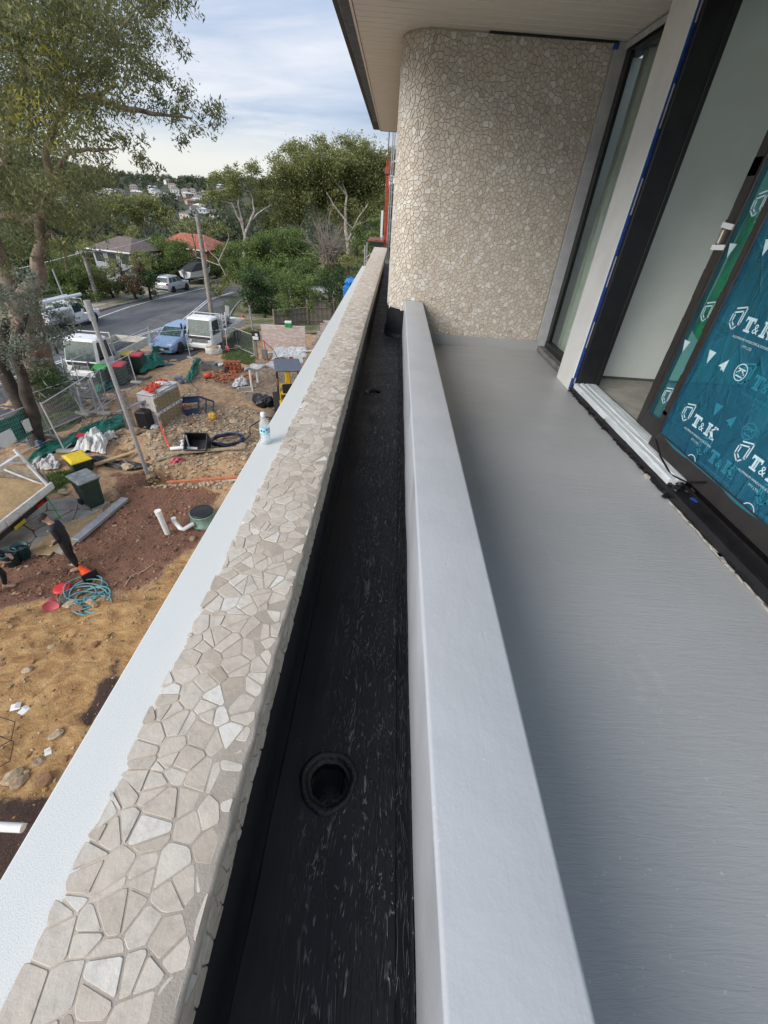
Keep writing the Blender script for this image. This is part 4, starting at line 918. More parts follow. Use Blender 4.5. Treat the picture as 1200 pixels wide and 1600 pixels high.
simple('tool_box', 'white tool box on the tray of the flatbed truck', 'tool box', white_p, lambda m_: (m_.box((0, 0, .2), (.9, .6, .4), .02), m_.box((0, 0, .42), (.94, .64, .05), .01)), (-11.85, 32.7, zg(0, 32.7)+.95), .1)
simple('debris_pile', 'heap of dark site rubbish on the flatbed tray', 'rubbish heap', [M('dark rubbish', (.05, .05, .055), .8), M('rust', (.22, .10, .05), .8), white_p], lambda m_: [(setattr(m_, 'cur', k % 3), m_.box((random.uniform(-.7, .7), random.uniform(-.7, .7), .12+random.uniform(0, .35)), (random.uniform(.1, .5), random.uniform(.05, .3), random.uniform(.05, .2)), rz=random.uniform(0, 3), rx=random.uniform(-.5, .5))) for k in range(26)], (-11.95, 30.7, zg(0, 30.7)+.95))
# --- white service ute on the far side
p = G(107, 517); t = thing('service_ute', 'white trade ute with roof pipes driving on the far lane', 'ute', (p.x-.85, p.y+1.5, zg(0, p.y+1.5)), -.06, 'vehicles parked along the road')
mb = MB(); st_ = [(-.35, .95, .86), (.2, .96, .90), (1.2, .95, .90), (1.25, .94, .90), (2.2, .90, .88), (2.55, .78, .82), (2.65, .62, .72)]
carbody(t, white_p, 5.2, 1.8, .95, .9, st_); g = (.92, 1.68, -.30, 1.45, -.15, .75, .84, .70); mb = MB(); frustum(mb, *g); mb.build('cab_roof', white_p, t); cabwins(t, *g, sides=((.10, .90),))
for s in (-1, 1):
    for y in (-1.55, 1.75): wheel(t, s*.80, y, .37, .24)
    MB().box((s*.62, -1.55, 1.12), (.62, 2.3, .62), .04).build('canopy_box', M('canopy grey', (.52, .53, .54), .45), t)
    MB().box((s*.90, -1.6, .80), (.06, 2.6, .22), .01).build('tray_side', galv, t); MB().box((s*.68, 2.6, .72), (.3, .1, .16), .03).build('headlight', lamp_w, t); MB().box((s*.8, -2.92, .72), (.2, .05, .14), .02).build('tail_light', lamp_r, t); MB().box((s*1.0, .9, 1.05), (.16, .10, .2), .03).build('mirror', plas, t)
MB().box((0, -1.6, .72), (1.8, 2.65, .10), .01).build('tray_floor', galv, t)
mb = MB()
for y in (-2.7, -.5, 1.0):
    for s in (-1, 1): mb.tube([(s*.84, y, .8 if y < 0 else 1.6), (s*.80, y, 1.78)], .025, 6)
    mb.tube([(-.82, y, 1.78), (.82, y, 1.78)], .025, 6)
mb.build('roof_rack', white_p, t)
MB().tube([(.25, -2.95, 1.98), (.45, 1.6, 1.95)], .11, 10).build('pipe_carrier', white_p, t); MB().tube([(-.35, -2.2, 1.90), (-.35, 1.2, 1.90)], .07, 8).build('pipe_carrier', white_p, t)
mb = MB(); mb.add([(.908, y, z_) for y, z_ in ((.82, .74), (.94, .78), (1.0, .86), (.96, .96), (.9, 1.10), (.80, .94), (.74, .82))], [tuple(range(7))]); mb.build('door_emblem', M('teal black emblem', (.015, .03, .035), .4), t)
MB().rock((.0, -2.4, 1.25), .5, (1.2, .8, .6), 4, 2).build('gear_bag', plas, t)
# --- boat on trailer
p = G(312, 447); t = thing('boat', 'white motor boat under a black cover parked beyond the silver wagon', 'boat', (p.x-.9, p.y+2.2, zg(0, p.y)+.55), -.35)
sec = []
for y, w, zt, zk in ((-2.2, .95, .95, .1), (-1, 1.05, 1.0, 0), (.5, 1.0, 1.08, .02), (1.7, .62, 1.18, .25), (2.5, .08, 1.28, .7)): sec.append([(0, y, zk), (w*.8, y, zk+.3), (w, y, zt), (0, y, zt+.02), (-w, y, zt), (-w*.8, y, zk+.3)])
mb = MB(); mb.loft(sec); mb.build('hull', white_p, t)
mb = MB(); mb.loft([[(w, y, z_), (w*.6, y, z_+h), (-w*.6, y, z_+h), (-w, y, z_)] for y, w, z_, h in ((-2.1, .97, 1.0, .25), (-.5, 1.04, 1.05, .75), (.6, .98, 1.1, .7), (2.2, .3, 1.25, .1))]); mb.build('cover', M('black boat cover', (.03, .032, .035), .6), t)
mb = MB(); mb.box((.0, -2.45, .95), (.36, .4, .5), .08); mb.box((0, -2.42, .3), (.14, .22, .9), .04); mb.build('outboard_motor', M('grey cowling', (.25, .26, .28), .4), t)
tt = thing('boat_trailer', 'low galvanised trailer with white guards under the covered boat', 'trailer', (p.x-.9, p.y+2.2, zg(0, p.y)), -.35)
mb = MB()
for s in (-1, 1): mb.bar((s*.7, -2.2, .5), (s*.6, 1.6, .5), .08, .1); mb.bar((s*.6, 1.6, .5), (0, 3.3, .5), .08, .1)
mb.build('frame', galv, tt)
for s in (-1, 1): wheel(tt, s*.95, -.6, .3, .2); MB().box((s*.95, -.6, .66), (.26, .8, .06), .02).build('guard', white_p, tt)
# --- sand truck reversed into the site (only its tail is in view)
zt_ = -6.95; t = thing('sand_truck', 'white tray truck at left edge reversed in with a load of sand', 'truck', (-9.3, 7.9, -8), 0)
L0 = lambda x, y, z_: (x+9.3, y-7.9, z_+8)
cream2 = M('worn white tray paint', (.62, .62, .60), .5, .14, 5)
MB().box(L0(-11.3, 8.6, zt_-.06), (4.1, 2.05, .10), .01).build('tray_floor', galv, t)
mb = MB(); mb.bar(L0(-9.26, 7.6, zt_+.05), L0(-9.22, 9.62, zt_+.05), .06, .2, .01)
for k in range(5): mb.box(L0(-9.2, 7.9+k*.4, zt_+.02), (.05, .05, .12), .01)
mb.build('tailgate', cream2, t)
for k in range(3): MB().box(L0(-11.3, 9.62, zt_+.12+k*.16), (4.0, .035, .15), .008).build('side_plank', timber, t)
MB().box(L0(-11.3, 7.58, zt_+.15), (4.0, .035, .4), .01).build('side_board', cream2, t)
q1, q2, q3 = Yp(22, 702, 9.55), Yp(78, 762, 9.55), Yp(28, 712, 9.55)
mb = MB(); o3 = (9.3, -7.9, 8); ad = lambda p_: (p_[0]+o3[0], p_[1]+o3[1], p_[2]+o3[2])
mb.bar(ad(q2), ad(q1), .07, .07, .012); mb.bar(ad(q3), ad((q3.x-.05, 7.7, q3.z)), .09, .06, .012); mb.bar(ad((q2.x, 7.6, q2.z)), ad((q1.x, 7.6, q1.z)), .07, .07, .012)
m_ = q1+(q2-q1)*.35; mb.bar(ad(m_), ad((q3.x, 9.2, q3.z-.02)), .05, .05, .01); mb.bar(ad((q2.x-.02, 9.57, q2.z)), ad((q1.x-.6, 9.57, zt_+.5)), .05, .05, .01); mb.build('rack_frame', cream2, t)
for y in (7.85, 9.35): 
    o = wheel(t, 0, 0, .37, .3); X = Matrix.Translation(L0(-10.55, y, -8)) @ Matrix.Rotation(PI/2, 4, 'Z'); o.matrix_local = X
MB().box(L0(-11.6, 8.6, -7.25), (3.6, .7, .3), .02).build('chassis', plas, t); MB().box(L0(-9.5, 8.6, -7.3), (.06, 1.8, .16), .01).build('rear_beam', plas, t)
mb = MB(); mb.box(L0(-9.42, 8.35, -7.34), (.02, .38, .11), .004, ry=.15); pl0 = mb.build('number_plate', M('yellow plate', (.50, .42, .02), .5), t)
MB().box(L0(-9.45, 9.2, -7.3), (.04, .3, .1), .01).build('tail_light', lamp_r, t)
mt = newmat('building sand'); b = NB(mt); P = b.b.inputs; v = b.geo(); b.l(b.ramp(b.noise(v, 14, 8, .7), [(.3, (.33, .21, .095)), (.7, (.52, .37, .195))]), P['Base Color']); P['Roughness'].default_value = .95; b.l(b.bump(b.noise(v, 45, 6, .7), .8, .03), P['Normal'])
mb = MB(); mb.smooth = True
mb.sheet(lambda u, w: (-13.0+u*3.72, 7.62+w*1.96, zt_+.02+.33*(math.sin(min(1, u*1.35)*PI*.5)*.6+.4)*(1-u**6)*(.55+.45*math.sin(w*PI))+.07*float(V1.fbm(np.array(u*9.), np.array(w*5.)))), 60, 40); mb.build('sand_load', mt, label='heap of yellow building sand filling the truck tray', cat='sand heap')
# ================================================================ things on the site
shade_green = M('green shade cloth', (.012, .16, .11), .75, .25, 6, bump=.5, bscale=30)
pvc = M('white pvc', (.70, .70, .68), .4, .06, 5); orange_p = M('orange plastic', (.62, .07, .02), .5, .12, 6); black_p = M('black plastic', (.015, .015, .017), .45, .2, 10)
bin_green = M('dark green bin plastic', (.020, .045, .034), .5, .2, 5); grey_p = M('grey plastic', (.16, .17, .175), .55, .12, 6); white_bag = M('white woven bag', (.60, .59, .57), .75, .12, 8, bump=.5, bscale=25)
paper = M('white paper', (.72, .72, .70), .8, .05); red_p = M('red plastic', (.55, .03, .03), .5, .1); pink_p = M('pink plastic', (.60, .13, .16), .5, .12); yellow_p = M('yellow plastic', (.62, .46, .02), .5, .1)
brick_or = M('orange brick', (.40, .13, .06), .9, .3, 30, bump=.4); brick_pk = M('pale pink brick', (.60, .50, .455), .9, .16, 22, bump=.4); mortar_g = M('grey mortar', (.34, .31, .28), .95, .1)
wire = M('fence wire', (.34, .35, .36), .5, .1, metal=.3)
# --- temporary fence panels
fen_m = M('pale galvanised fence tube', (.54, .55, .56), .45, .12, 10, metal=.2)
def fence(label, a, b_, h=1.75, lean=0, cloth=None, signs=(), mesh=True, single=False):
    A, B = GS(*a), GS(*b_); d = (B-A); ln = d.length; u = d.normalized(); t = thing('fence_panel', label, 'fence panel', A, 0, 'temporary mesh fence panels'); n_ = Vector((-u.y, u.x, 0)).normalized()
    P_ = lambda s, z_, o=0: u*(s*ln)+Vector((0, 0, z_))+n_*(lean*z_+o)
    for s in (0, 1):
        MB().tube([P_(s, -.02), P_(s, h+.05)], .023, 8).build('post', fen_m, t)
    for z_ in (.12, h): MB().tube([P_(0, z_), P_(1, z_)], .019, 8).build('rail', fen_m, t)
    if mesh:
        mb = MB(); nv = int(ln/.085)
        for k in range(1, nv): mb.tube([P_(k/nv, .12), P_(k/nv, h)], .0032, 3, caps=False)
        for k in range(1, 10): mb.tube([P_(0, .12+(h-.12)*k/10), P_(1, .12+(h-.12)*k/10)], .0036, 3, caps=False)
        mb.build('wire_mesh', wire, t, kind='stuff')
    for s in (0, 1):
        q = P_(s, .05); MB().box((q.x, q.y, .06), (.55, .2, .12), .03, rz=math.atan2(n_.y, n_.x)).build('foot', concrete, t)
    if cloth:
        s0, s1, z0, z1 = cloth; mb = MB(); mb.sheet(lambda p_, w: P_(s0+(s1-s0)*p_, z0+(z1-z0)*w+.04*math.sin(p_*9), .03+.02*math.sin(p_*21+w*4)), 30, 8); mb.build('shade_cloth', shade_green, t)
    for (s, z_, w_, h_, lab) in signs:
        c_ = A+P_(s, z_, .05*(1 if n_.dot(Vector((0, 0, 0))-A) > 0 else -1)); yaw = math.atan2(u.y, u.x)
        sg = thing('notice_sign', lab, 'sign', c_, yaw, 'white notice boards tied to the fence'); MB().box((0, 0, 0), (w_, .012, h_), .003).build('board', paper, sg)
        mb = MB()
        for q in (-1, 1):
            for r_ in (-1, 1): mb.box((q*w_*.44, .0, r_*h_*.42), (.03, .03, .03))
        mb.build('cable_ties', black_p, sg)
    return t
fence('fence panel with green cloth and white signs nearest the sand truck', (-20, 742), (83, 686), 1.55, cloth=(.1, .95, .55, 1.45), signs=((.40, .82, .62, .5, 'white notice board low on the fence by the sand truck'), (.78, .95, .58, .45, 'white notice board beside the fence post left of the sand truck')))
fence('fence panel standing in front of the gum tree trunk', (55, 684), (134, 650), 1.62)
fence('fence panel leaning in front of the green shade cloth strip', (103, 708), (166, 652), 1.85, .05)
fence('open gate panel set end on beside the gum tree', (130, 645), (121, 606), 1.5, .12)
fence('fence panel overlapping the open gate next to truck bonnet', (152, 646), (168, 628), 1.45, -.08)
fence('fence panel in front of the dark green bins', (160, 640), (215, 603), 1.6)
fence('fence panel between white tipper cab and bins', (128, 606), (186, 578), 1.45, signs=((.35, .9, .5, .42, 'upper white notice in front of the tipper cab'), (.42, .50, .62, .45, 'large tilted white notice under the tipper windscreen'), (.78, 1.0, .55, .5, 'white notice right of the tall steel post')))
fence('fence panel behind the yellow and red lidded bins', (186, 580), (241, 550), 1.45, signs=((.93, .85, .5, .42, 'pale blue white notice on fence left of blue car'),))
fence('fence panel with brace in front of blue car', (241, 556), (298, 548), 1.35, cloth=(.0, .9, .05, .5))
fence('fence panel in front of the flatbed truck', (298, 560), (372, 545), 1.4)
fence('short fence panel between flatbed truck and meter pole', (372, 545), (398, 556), 1.35)
# --- poles
def pole(label, foot, top, r0, r1, mat, cat='pole', name='steel_post', extra=None):
    B = GS(*foot); h = HT(foot, top); d = ray(*top); k = math.hypot(B.x, B.y)/math.hypot(d[0], d[1]); T_ = Vector(d*k)-B
    t = thing(name, label, cat, B); MB().tube([Vector((0, 0, -.3)), T_*.5, T_], [r0, (r0+r1)/2, r1], 14).build('shaft', mat, t)
    if extra: extra(t, T_)
    return B, T_, t
def ex_post(t, T_):
    X = Matrix.Translation(T_)
    mb = MB(); mb.tube([T_+Vector((0, 0, -.45)), T_+Vector((0, 0, .04))], .085, 14); mb.build('sleeve', galv, t)
    mb = MB(); mb.tube([T_+Vector((-.02, 0, -.28)), T_+Vector((-.22, .02, -.28))], .03, 8); mb.tube([T_+Vector((-.2, .02, -.28)), T_+Vector((-.2, .02, -.18))], .04, 8); mb.build('spigot', galv, t)
pole('tall galvanised steel post standing in the middle of the dirt', (232, 745), (136, 472), .062, .06, galv, extra=ex_post)
def ex_tele(t, T_):
    mb = MB()
    for z_ in (-.3, -.8, -1.9): mb.tube([T_+Vector((-.16, 0, z_)), T_+Vector((.16, 0, z_))], .035, 8)
    mb.build('fitting', galv, t); mb = MB(); mb.tube([Vector((.13, -.05, .4)), Vector((.13, -.05, 3.1))], .03, 6); mb.build('conduit', white_p, t)
pg = M('grey timber pole', (.25, .225, .195), .85, .2, 5, bump=.5, bscale=25)
TB, TT, _ = pole('tall timber power pole rising behind the flatbed truck', (337, 534), (308, 335), .17, .13, pg, 'power pole', 'power_pole', ex_tele)
def ex_ins(t, T_):
    mb = MB()
    for k in range(4): mb.lathe([(.02, 0), (.07, .02), (.07, .06), (.03, .1), (0, .1)], 8, Matrix.Translation(T_+Vector((-.5+k*.22, .05, -.12))))
    mb.build('insulators', white_p, t); mb = MB(); mb.bar(T_+Vector((-.65, 0, -.18)), T_+Vector((.3, 0, -.18)), .08, .1); mb.build('crossarm', pg, t)
TB2, TT2, _ = pole('grey timber power pole with white insulators beyond the road', (154, 474), (129, 392), .17, .15, pg, 'power pole', 'power_pole', ex_ins)
pole('thin pale pole behind the white trade ute', (104, 474), (82, 420), .10, .08, galv, 'pole', 'light_pole')
def cable(label, p, q, sag, r, mat):
    pts = [Vector(p).lerp(Vector(q), i/16)-Vector((0, 0, sag*4*(i/16)*(1-i/16))) for i in range(17)]
    MB().tube(pts, r, 5).build('power_line', mat, label=label, cat='cable')
cable('pale overhead cable running left from the insulators', TB2+TT2+Vector((0, 0, -.1)), Yp(-60, 438, 33), .1, .028, white_p)
cable('thin pale cable from insulators towards the grey roofed house', TB2+TT2+Vector((0, 0, -.1)), Yp(235, 372, 54), .2, .018, white_p)
cable('black cable sagging from power pole to the far hedge', TB+TT+Vector((0, 0, -1.8)), Yp(262, 418, 46), .3, .018, black_p)
cable('black cable from power pole down to the meter pole', TB+TT+Vector((0, 0, -4.)), G(394, 556)+Vector((0, 0, 2.6)), .25, .014, black_p)
# --- meter pole
B = GS(402, 562); t = thing('meter_pole', 'temporary power pole with open meter box and grey conduit', 'power pole', B)
MB().tube([(-.05, .05, .2), (-.12, .08, 3.2)], .05, 10).build('conduit', galv, t); MB().box((.0, 0, .8), (.14, .14, 1.7), .01).build('timber_post', timber, t)
MB().box((.12, -.1, 1.55), (.46, .24, .55), .02).build('meter_box', M('box black', (.02, .02, .02), .5), t)
mb = MB(); mb.box((.12, -.23, 1.42), (.36, .02, .2), .004); mb.box((.2, -.24, 1.62), (.16, .03, .14), .004); mb.build('switch_panel', white_p, t)
MB().tube([(.15, 0, 1.3), (.6, -.2, 1.25), (1.2, -.3, .8), (1.45, -.35, .25), (1.5, -.4, .05)], .022, 6).build('supply_cable', black_p, t)
MB().box((.55, -.1, .45), (.35, .2, .6), .02).build('outlet_box', grey_p, t)
# --- brick walls
def brickwall(label, a, b_, h, toothed=False, seed=1):
    A, B = GS(*a), GS(*b_); A.z = B.z = min(A.z, B.z)-.15; d = B-A; ln = d.length; yaw = math.atan2(d.y, d.x); t = thing('brick_wall', label, 'brick wall', A, yaw); r = random.Random(seed)
    MB().box((ln/2+(.3 if toothed else 0), 0, h/2), (ln-.04-(.6 if toothed else 0), .09, h-.02)).build('mortar_core', mortar_g, t)
    bw, bh, i = .23, .076, 0; mats = [brick_pk, M('pinker brick', (.58, .44, .39), .9, .16, 22, bump=.4), M('paler brick', (.66, .59, .55), .9, .14, 22, bump=.4)]
    cells = []
    for j in range(int((h+.15)/.086)):
        off = (0 if j % 2 else bw/2+.005); x = off-(bw/2 if j % 2 == 0 else 0)
        x = -off
        while x < ln-.02:
            x0, x1 = max(0, x), min(ln, x+bw)
            if toothed:
                lim = (.12 if j % 2 else 0)+max(0, (j*.086-.75))*.55
                if x0 < lim: x += bw+.01; continue
            if x1-x0 > .05: cells.append(((x0+x1)/2, j*.086+.043, x1-x0))
            x += bw+.01
    cells.sort(key=lambda q: -q[1]); big = MB(); cache = {}
    for k, (x, z_, w_) in enumerate(cells):
        mi = r.choice([0, 0, 1, 2]); y_ = r.uniform(-.003, .003)
        if k < 300:
            key = (round(w_, 2), mi)
            if key not in cache:
                q = MB(); q.box((0, 0, 0), (w_, .11, bh), .004); o = q.build('brick', mats[mi], t, (x, y_, z_)); cache[key] = o.data
            else: link('brick', cache[key], t, (x, y_, z_))
        else: big.cur = mi; big.box((x, y_, z_), (w_, .11, bh))
    if big.v: big.build('brickwork', mats, t, kind='stuff')
    return t, A, d, h
bw1, A1, d1, h1 = brickwall('pale pink brick wall with green cooler on its top', (412, 549), (479, 552), 1.72)
brickwall('pale brick wall stub with toothed left end beside the ledge', (488, 547), (560, 549), 2.0, True, 4)
pc = A1+d1*.62; pc.z = A1.z+h1+.005
t = thing('cooler_box', 'small green cooler box with white lid on the brick wall', 'cooler', pc, math.atan2(d1.y, d1.x)); MB().box((0, 0, .12), (.42, .24, .24), .02).build('box_body', M('cooler green', (.02, .30, .05), .4), t); MB().box((0, 0, .30), (.44, .26, .13), .02).build('lid', white_p, t)
MB().tube([(-.2, .0, .2), (-.24, -.12, .28), (.24, -.12, .28), (.2, 0, .2)], .012, 6).build('handle', white_p, t)
# --- paling fence
def palings(label, a, b_, h, ja):
    A, B = G(*a), G(*b_); B.z = A.z; d = B-A; ln = d.length; t = thing('paling_fence', label, 'timber fence', A, math.atan2(d.y, d.x), 'grey timber paling fences'); r = random.Random(ja); n = int(ln/.105); me = {}
    for k in range(n):
        v = k % 4
        if v not in me: o = MB().box((0, 0, 0), (.098, .018, h+v*.008), .003).build('paling', M('grey paling %d' % v, (.20+.03*v, .175+.026*v, .145+.02*v), .9, .25, 7, bump=.6, bscale=30), t, (.06+k*.105, 0, h/2)); me[v] = o.data
        else: link('paling', me[v], t, (.06+k*.105, r.uniform(-.006, .006), h/2+r.uniform(-.015, .015)))
    MB().box((ln/2, -.03, h+.01), (ln, .12, .05), .008).build('capping', timber, t)
    for z_ in (.3, h*.72): MB().box((ln/2, -.05, z_), (ln, .05, .09), .006).build('rail', timber, t)
    for k in (0, .5, 1): MB().box((ln*k, -.06, h/2+.05), (.12, .12, h+.12), .008).build('post', timber, t)
palings('lower grey paling fence left of the step behind the brick wall', (429, 511), (480, 507), 1.3, 1)
palings('higher grey paling fence right of the step behind the brick wall', (481, 507), (560, 506), 1.9, 2)
# --- wheelie bins
def bin_(label, px, lidmat, rz=0, s=1.0, tilt=0):
    B = GS(*px); t = thing('wheelie_bin', label, 'wheelie bin', B, rz, 'wheelie bins on the site')
    mb = MB(); sec = []
    for z_, w, d in ((.06, .21, .25), (.12, .22, .27), (.9, .27, .34), (.93, .295, .365), (.98, .295, .365)): sec.append([(-w+.04, -d, z_), (w-.04, -d, z_), (w, -d+.04, z_), (w, d-.04, z_), (w-.04, d, z_), (-w+.04, d, z_), (-w, d-.04, z_), (-w, -d+.04, z_)])
    mb.loft(sec); mb.build('bin_body', bin_green, t)
    mb = MB(); mb.loft([[(-.305, -.385, .985), (.305, -.385, .985), (.305, .36, .985), (-.305, .36, .985)], [(-.31, -.39, 1.02), (.31, -.39, 1.02), (.31, .37, 1.03), (-.31, .37, 1.03)], [(-.25, -.32, 1.07), (.25, -.32, 1.07), (.25, .30, 1.075), (-.25, .30, 1.075)]]); mb.tube([(-.22, .40, 1.0), (.22, .40, 1.0)], .02, 8); mb.build('lid', lidmat, t)
    for q in (-1, 1):
        X = Matrix.Translation((q*.25, .27, .11)) @ Matrix.Rotation(PI/2, 4, 'Y'); w_ = MB(); w_.lathe([(.03, -.04), (.11, -.035), (.11, .035), (.03, .04)], 14, X); w_.build('wheel', tyre_m, t)
    return t
bin_('dark green wheelie bin with dusty grey lid on the concrete path', (147, 786), M('dusty grey lid', (.20, .215, .215), .6, .25, 8), 1.0)
bin_('wheelie bin with bright green lid by the tipper bonnet', (166, 603), M('bright green lid', (.03, .30, .06), .45), .3)
bin_('red lidded wheelie bin beside the green lidded one', (194, 600), M('crimson lid', (.42, .02, .035), .45), .2)
bin_('yellow lidded wheelie bin under the tipper tray', (207, 581), yellow_p, .2)
bin_('red lidded wheelie bin right of the yellow lidded bin', (221, 583), M('bright red lid', (.50, .03, .05), .45), .15)
B = GS(128, 733); t = thing('wheelie_bin', 'sunken wheelie bin with yellow lid behind the grey lidded bin', 'wheelie bin', (B.x, B.y, B.z-.55), .9, 'wheelie bins on the site')
MB().loft([[(-.24, -.3, .3), (.24, -.3, .3), (.24, .3, .3), (-.24, .3, .3)], [(-.29, -.36, .95), (.29, -.36, .95), (.29, .36, .95), (-.29, .36, .95)]]).build('bin_body', bin_green, t)
mb = MB(); mb.loft([[(-.32, -.42, .96), (.32, -.42, .96), (.32, .42, .96), (-.32, .42, .96)], [(-.32, -.42, .99), (.32, -.42, .99), (.32, .42, 1.0), (-.32, .42, 1.0)], [(-.24, -.3, 1.04), (.24, -.3, 1.04), (.24, .3, 1.05), (-.24, .3, 1.05)]]); mb.build('lid', yellow_p, t)
# --- sand trodden over the lower edge of the path
sp0 = gp((52, 858), (75, 836), (112, 818), (150, 800), (168, 792), (140, 826), (118, 846), (85, 862), (50, 876))
xs_, ys_ = [p[0] for p in sp0], [p[1] for p in sp0]; mb = MB(); nq = 46
for i in range(nq):
    for j in range(nq):
        x0, y0 = min(xs_)+(max(xs_)-min(xs_))*i/nq, min(ys_)+(max(ys_)-min(ys_))*j/nq; w_, h_ = (max(xs_)-min(xs_))/nq, (max(ys_)-min(ys_))/nq
        sdf = float(dist(np.array([x0]), np.array([y0]), sp0)[0])*(1 if inpoly(np.array([x0]), np.array([y0]), sp0)[0] else -1)+(float(V1.fbm(np.array(x0*3), np.array(y0*3)))-.5)*.7
        if sdf > -.02:
            zf = lambda x, y: zg(x, y)+.012+.05*min(1, max(0, sdf)/.4)*float(V2.fbm(np.array(x*4), np.array(y*4)))
            mb.add([(x0, y0, zf(x0, y0)), (x0+w_, y0, zf(x0+w_, y0)), (x0+w_, y0+h_, zf(x0+w_, y0+h_)), (x0, y0+h_, zf(x0, y0+h_))], [(0, 1, 2, 3)])
mb.build('sand_spill', MATS['building sand'], kind='structure')
# --- pallet packs of pale bricks
A, B, D = G(227, 669), G(251, 665), G(287, 644); yaw = math.atan2(D.y-B.y, D.x-B.x); base = Vector((B.x, B.y, zs(B.x, B.y)-.02)); W_ = .75; Ln = 1.75
t = thing('brick_pack', 'tall strapped stack of cream bricks with pale ends and printed bands', 'brick stack', base, yaw); r = random.Random(2)
tanb = [M('tan brick face', (.34, .27, .155), .9, .2, 25), M('tan brick face dull', (.29, .225, .13), .9, .2, 25)]; endb = M('pale brick end', (.66, .60, .57), .9, .14, 22)
MB().box((Ln/2, W_/2, .7), (Ln-.06, W_-.06, 1.36)).build('inner_stack', mortar_g, t)
cach = {}
for tier in (0, 1):
    z0 = .02+tier*.70
    for j in range(8):
        for k in range(int(Ln/.245)):
            if j in (7,): continue
            key = ('s', (j+k) % 2)
            if key not in cach: cach[key] = MB().box((0, 0, 0), (.232, .11, .076), .004).build('brick', tanb[(j+k) % 2], t, (.12+k*.245, .055, z0+.042+j*.083)).data
            else: link('brick', cach[key], t, (.12+k*.245+r.uniform(-.004, .004), .055+r.uniform(-.006, .006), z0+.042+j*.083))
        for k in range(6):
            if tier == 1 and j == 3 and k in (2, 4): continue
            if 'e' not in cach: cach['e'] = MB().box((0, 0, 0), (.11, .116, .079), .004).build('brick', endb, t, (.05, .06+k*.122, z0+.042+j*.083)).data
            else: link('brick', cach['e'], t, (.045+r.uniform(-.006, .006), .06+k*.122, z0+.042+j*.083))
    bd = MB(); bd.box((Ln/2, -.006, z0+.63), (Ln+.02, .012, .10)); bd.build('band', paper, t)
    pr = MB()
    for k in range(8): pr.box((.15+k*.21, -.0135, z0+.63), (.10 if k % 3 else .05, .004, .055))
    pr.build('band_print', [M('band ink', (.16, .18, .22), .6)], t)
    pr = MB()
    for k in (1, 4, 7): pr.box((.06+k*.21, -.0136, z0+.63), (.05, .004, .05))
    pr.build('band_print', red_p, t)
MB().box((Ln/2, W_/2, 1.43), (Ln, W_, .03), .01).build('top_wrap', white_bag, t)
top = base+Vector((0, 0, 1.45)); Rz = Matrix.Rotation(yaw, 3, 'Z')
def ontop(x, y, z_=0): return top+Rz @ Vector((x, y, z_))
simple('tarp_bundle', 'crumpled orange and red sheet lying on the brick stack', 'plastic sheet', orange_p, lambda m_: m_.sheet(lambda u, w: (-.1+u*1.25, -.2+w*.42+.1*u, .07+.05*math.sin(u*23+w*7)+.04*math.sin(w*19)), 22, 10, .02), ontop(.45, .45), yaw)
simple('red_jacket', 'small red rag at the front of the brick stack top', 'rag', red_p, lambda m_: m_.rock((0, 0, .07), .17, (1.3, .8, .6), 5, 2), ontop(.35, .25), yaw)
simple('paper_sack', 'white paper sack lying on the far end of brick stack', 'sack', white_bag, lambda m_: (m_.rock((0, 0, .07), .22, (1.5, .8, .45), 6, 2)), ontop(1.2, .35), yaw)
simple('clay_lump', 'brown stone lump on the near corner of brick stack', 'stone', brick_or, lambda m_: m_.rock((0, 0, .04), .09, (1.2, .9, .6), 7, 2), ontop(.25, .08), yaw)
B = G(190, 668); 
simple('steel_purlins', 'bundle of long grey steel channels leaning behind the brick stack', 'steel bundle', galv, lambda m_: [m_.bar((k*.09, 0, 1.0+k*.03), (1.6+k*.09, 1.4, 1.55+k*.03), .07, .05) for k in range(4)], (B.x+.05, B.y-.1, B.z-.3))
B = G(206, 670); t = thing('timber_posts', 'weathered grey timber posts standing against the brick stack', 'posts', B)
for k in range(3): MB().bar((k*.12-.15, .05*k, -.1), (k*.12-.2, .05*k+.1, 1.55), .10, .05).build('post', timber, t)
MB().box((.45, .35, .35), (.5, .5, .7), .05).build('dark_tub', black_p, t)
# --- navy steel stillage lying open
q = [G(289, 648), G(336, 648), G(330, 623), G(284, 626)]; c0 = GS(290, 647); navy = M('navy steel', (.018, .028, .075), .45, .15)
t = thing('steel_stillage', 'navy blue steel frame lying tilted beside the brick stack', 'steel frame', (q[0].x, q[0].y, zs(q[0].x, q[0].y)))
P3 = lambda a, z_: Vector((a.x-q[0].x, a.y-q[0].y, z_)); h3 = .62
corn = [P3(q[0], .05), P3(q[1]-Vector((.12, 0, 0)), .05), P3(q[1], h3*.2+.3), P3(q[0]+Vector((-.25, .4, 0)), h3+.25)]
mb = MB(); f0 = [Vector((0, 0, .05)), Vector((.55, .15, .12)), Vector((1.25, .05, .05)), Vector((1.05, .85, .45)), Vector((.45, .75, .68)), Vector((-.35, .6, .62))]
for a_, b2 in ((0, 1), (1, 2), (2, 3), (3, 4), (4, 5), (5, 0), (1, 4)): mb.bar(f0[a_], f0[b2], .06, .06)
mb.bar(f0[1]*.5+f0[2]*.5, f0[3]*.5+f0[4]*.5, .05, .05); mb.build('frame_bars', navy, t)
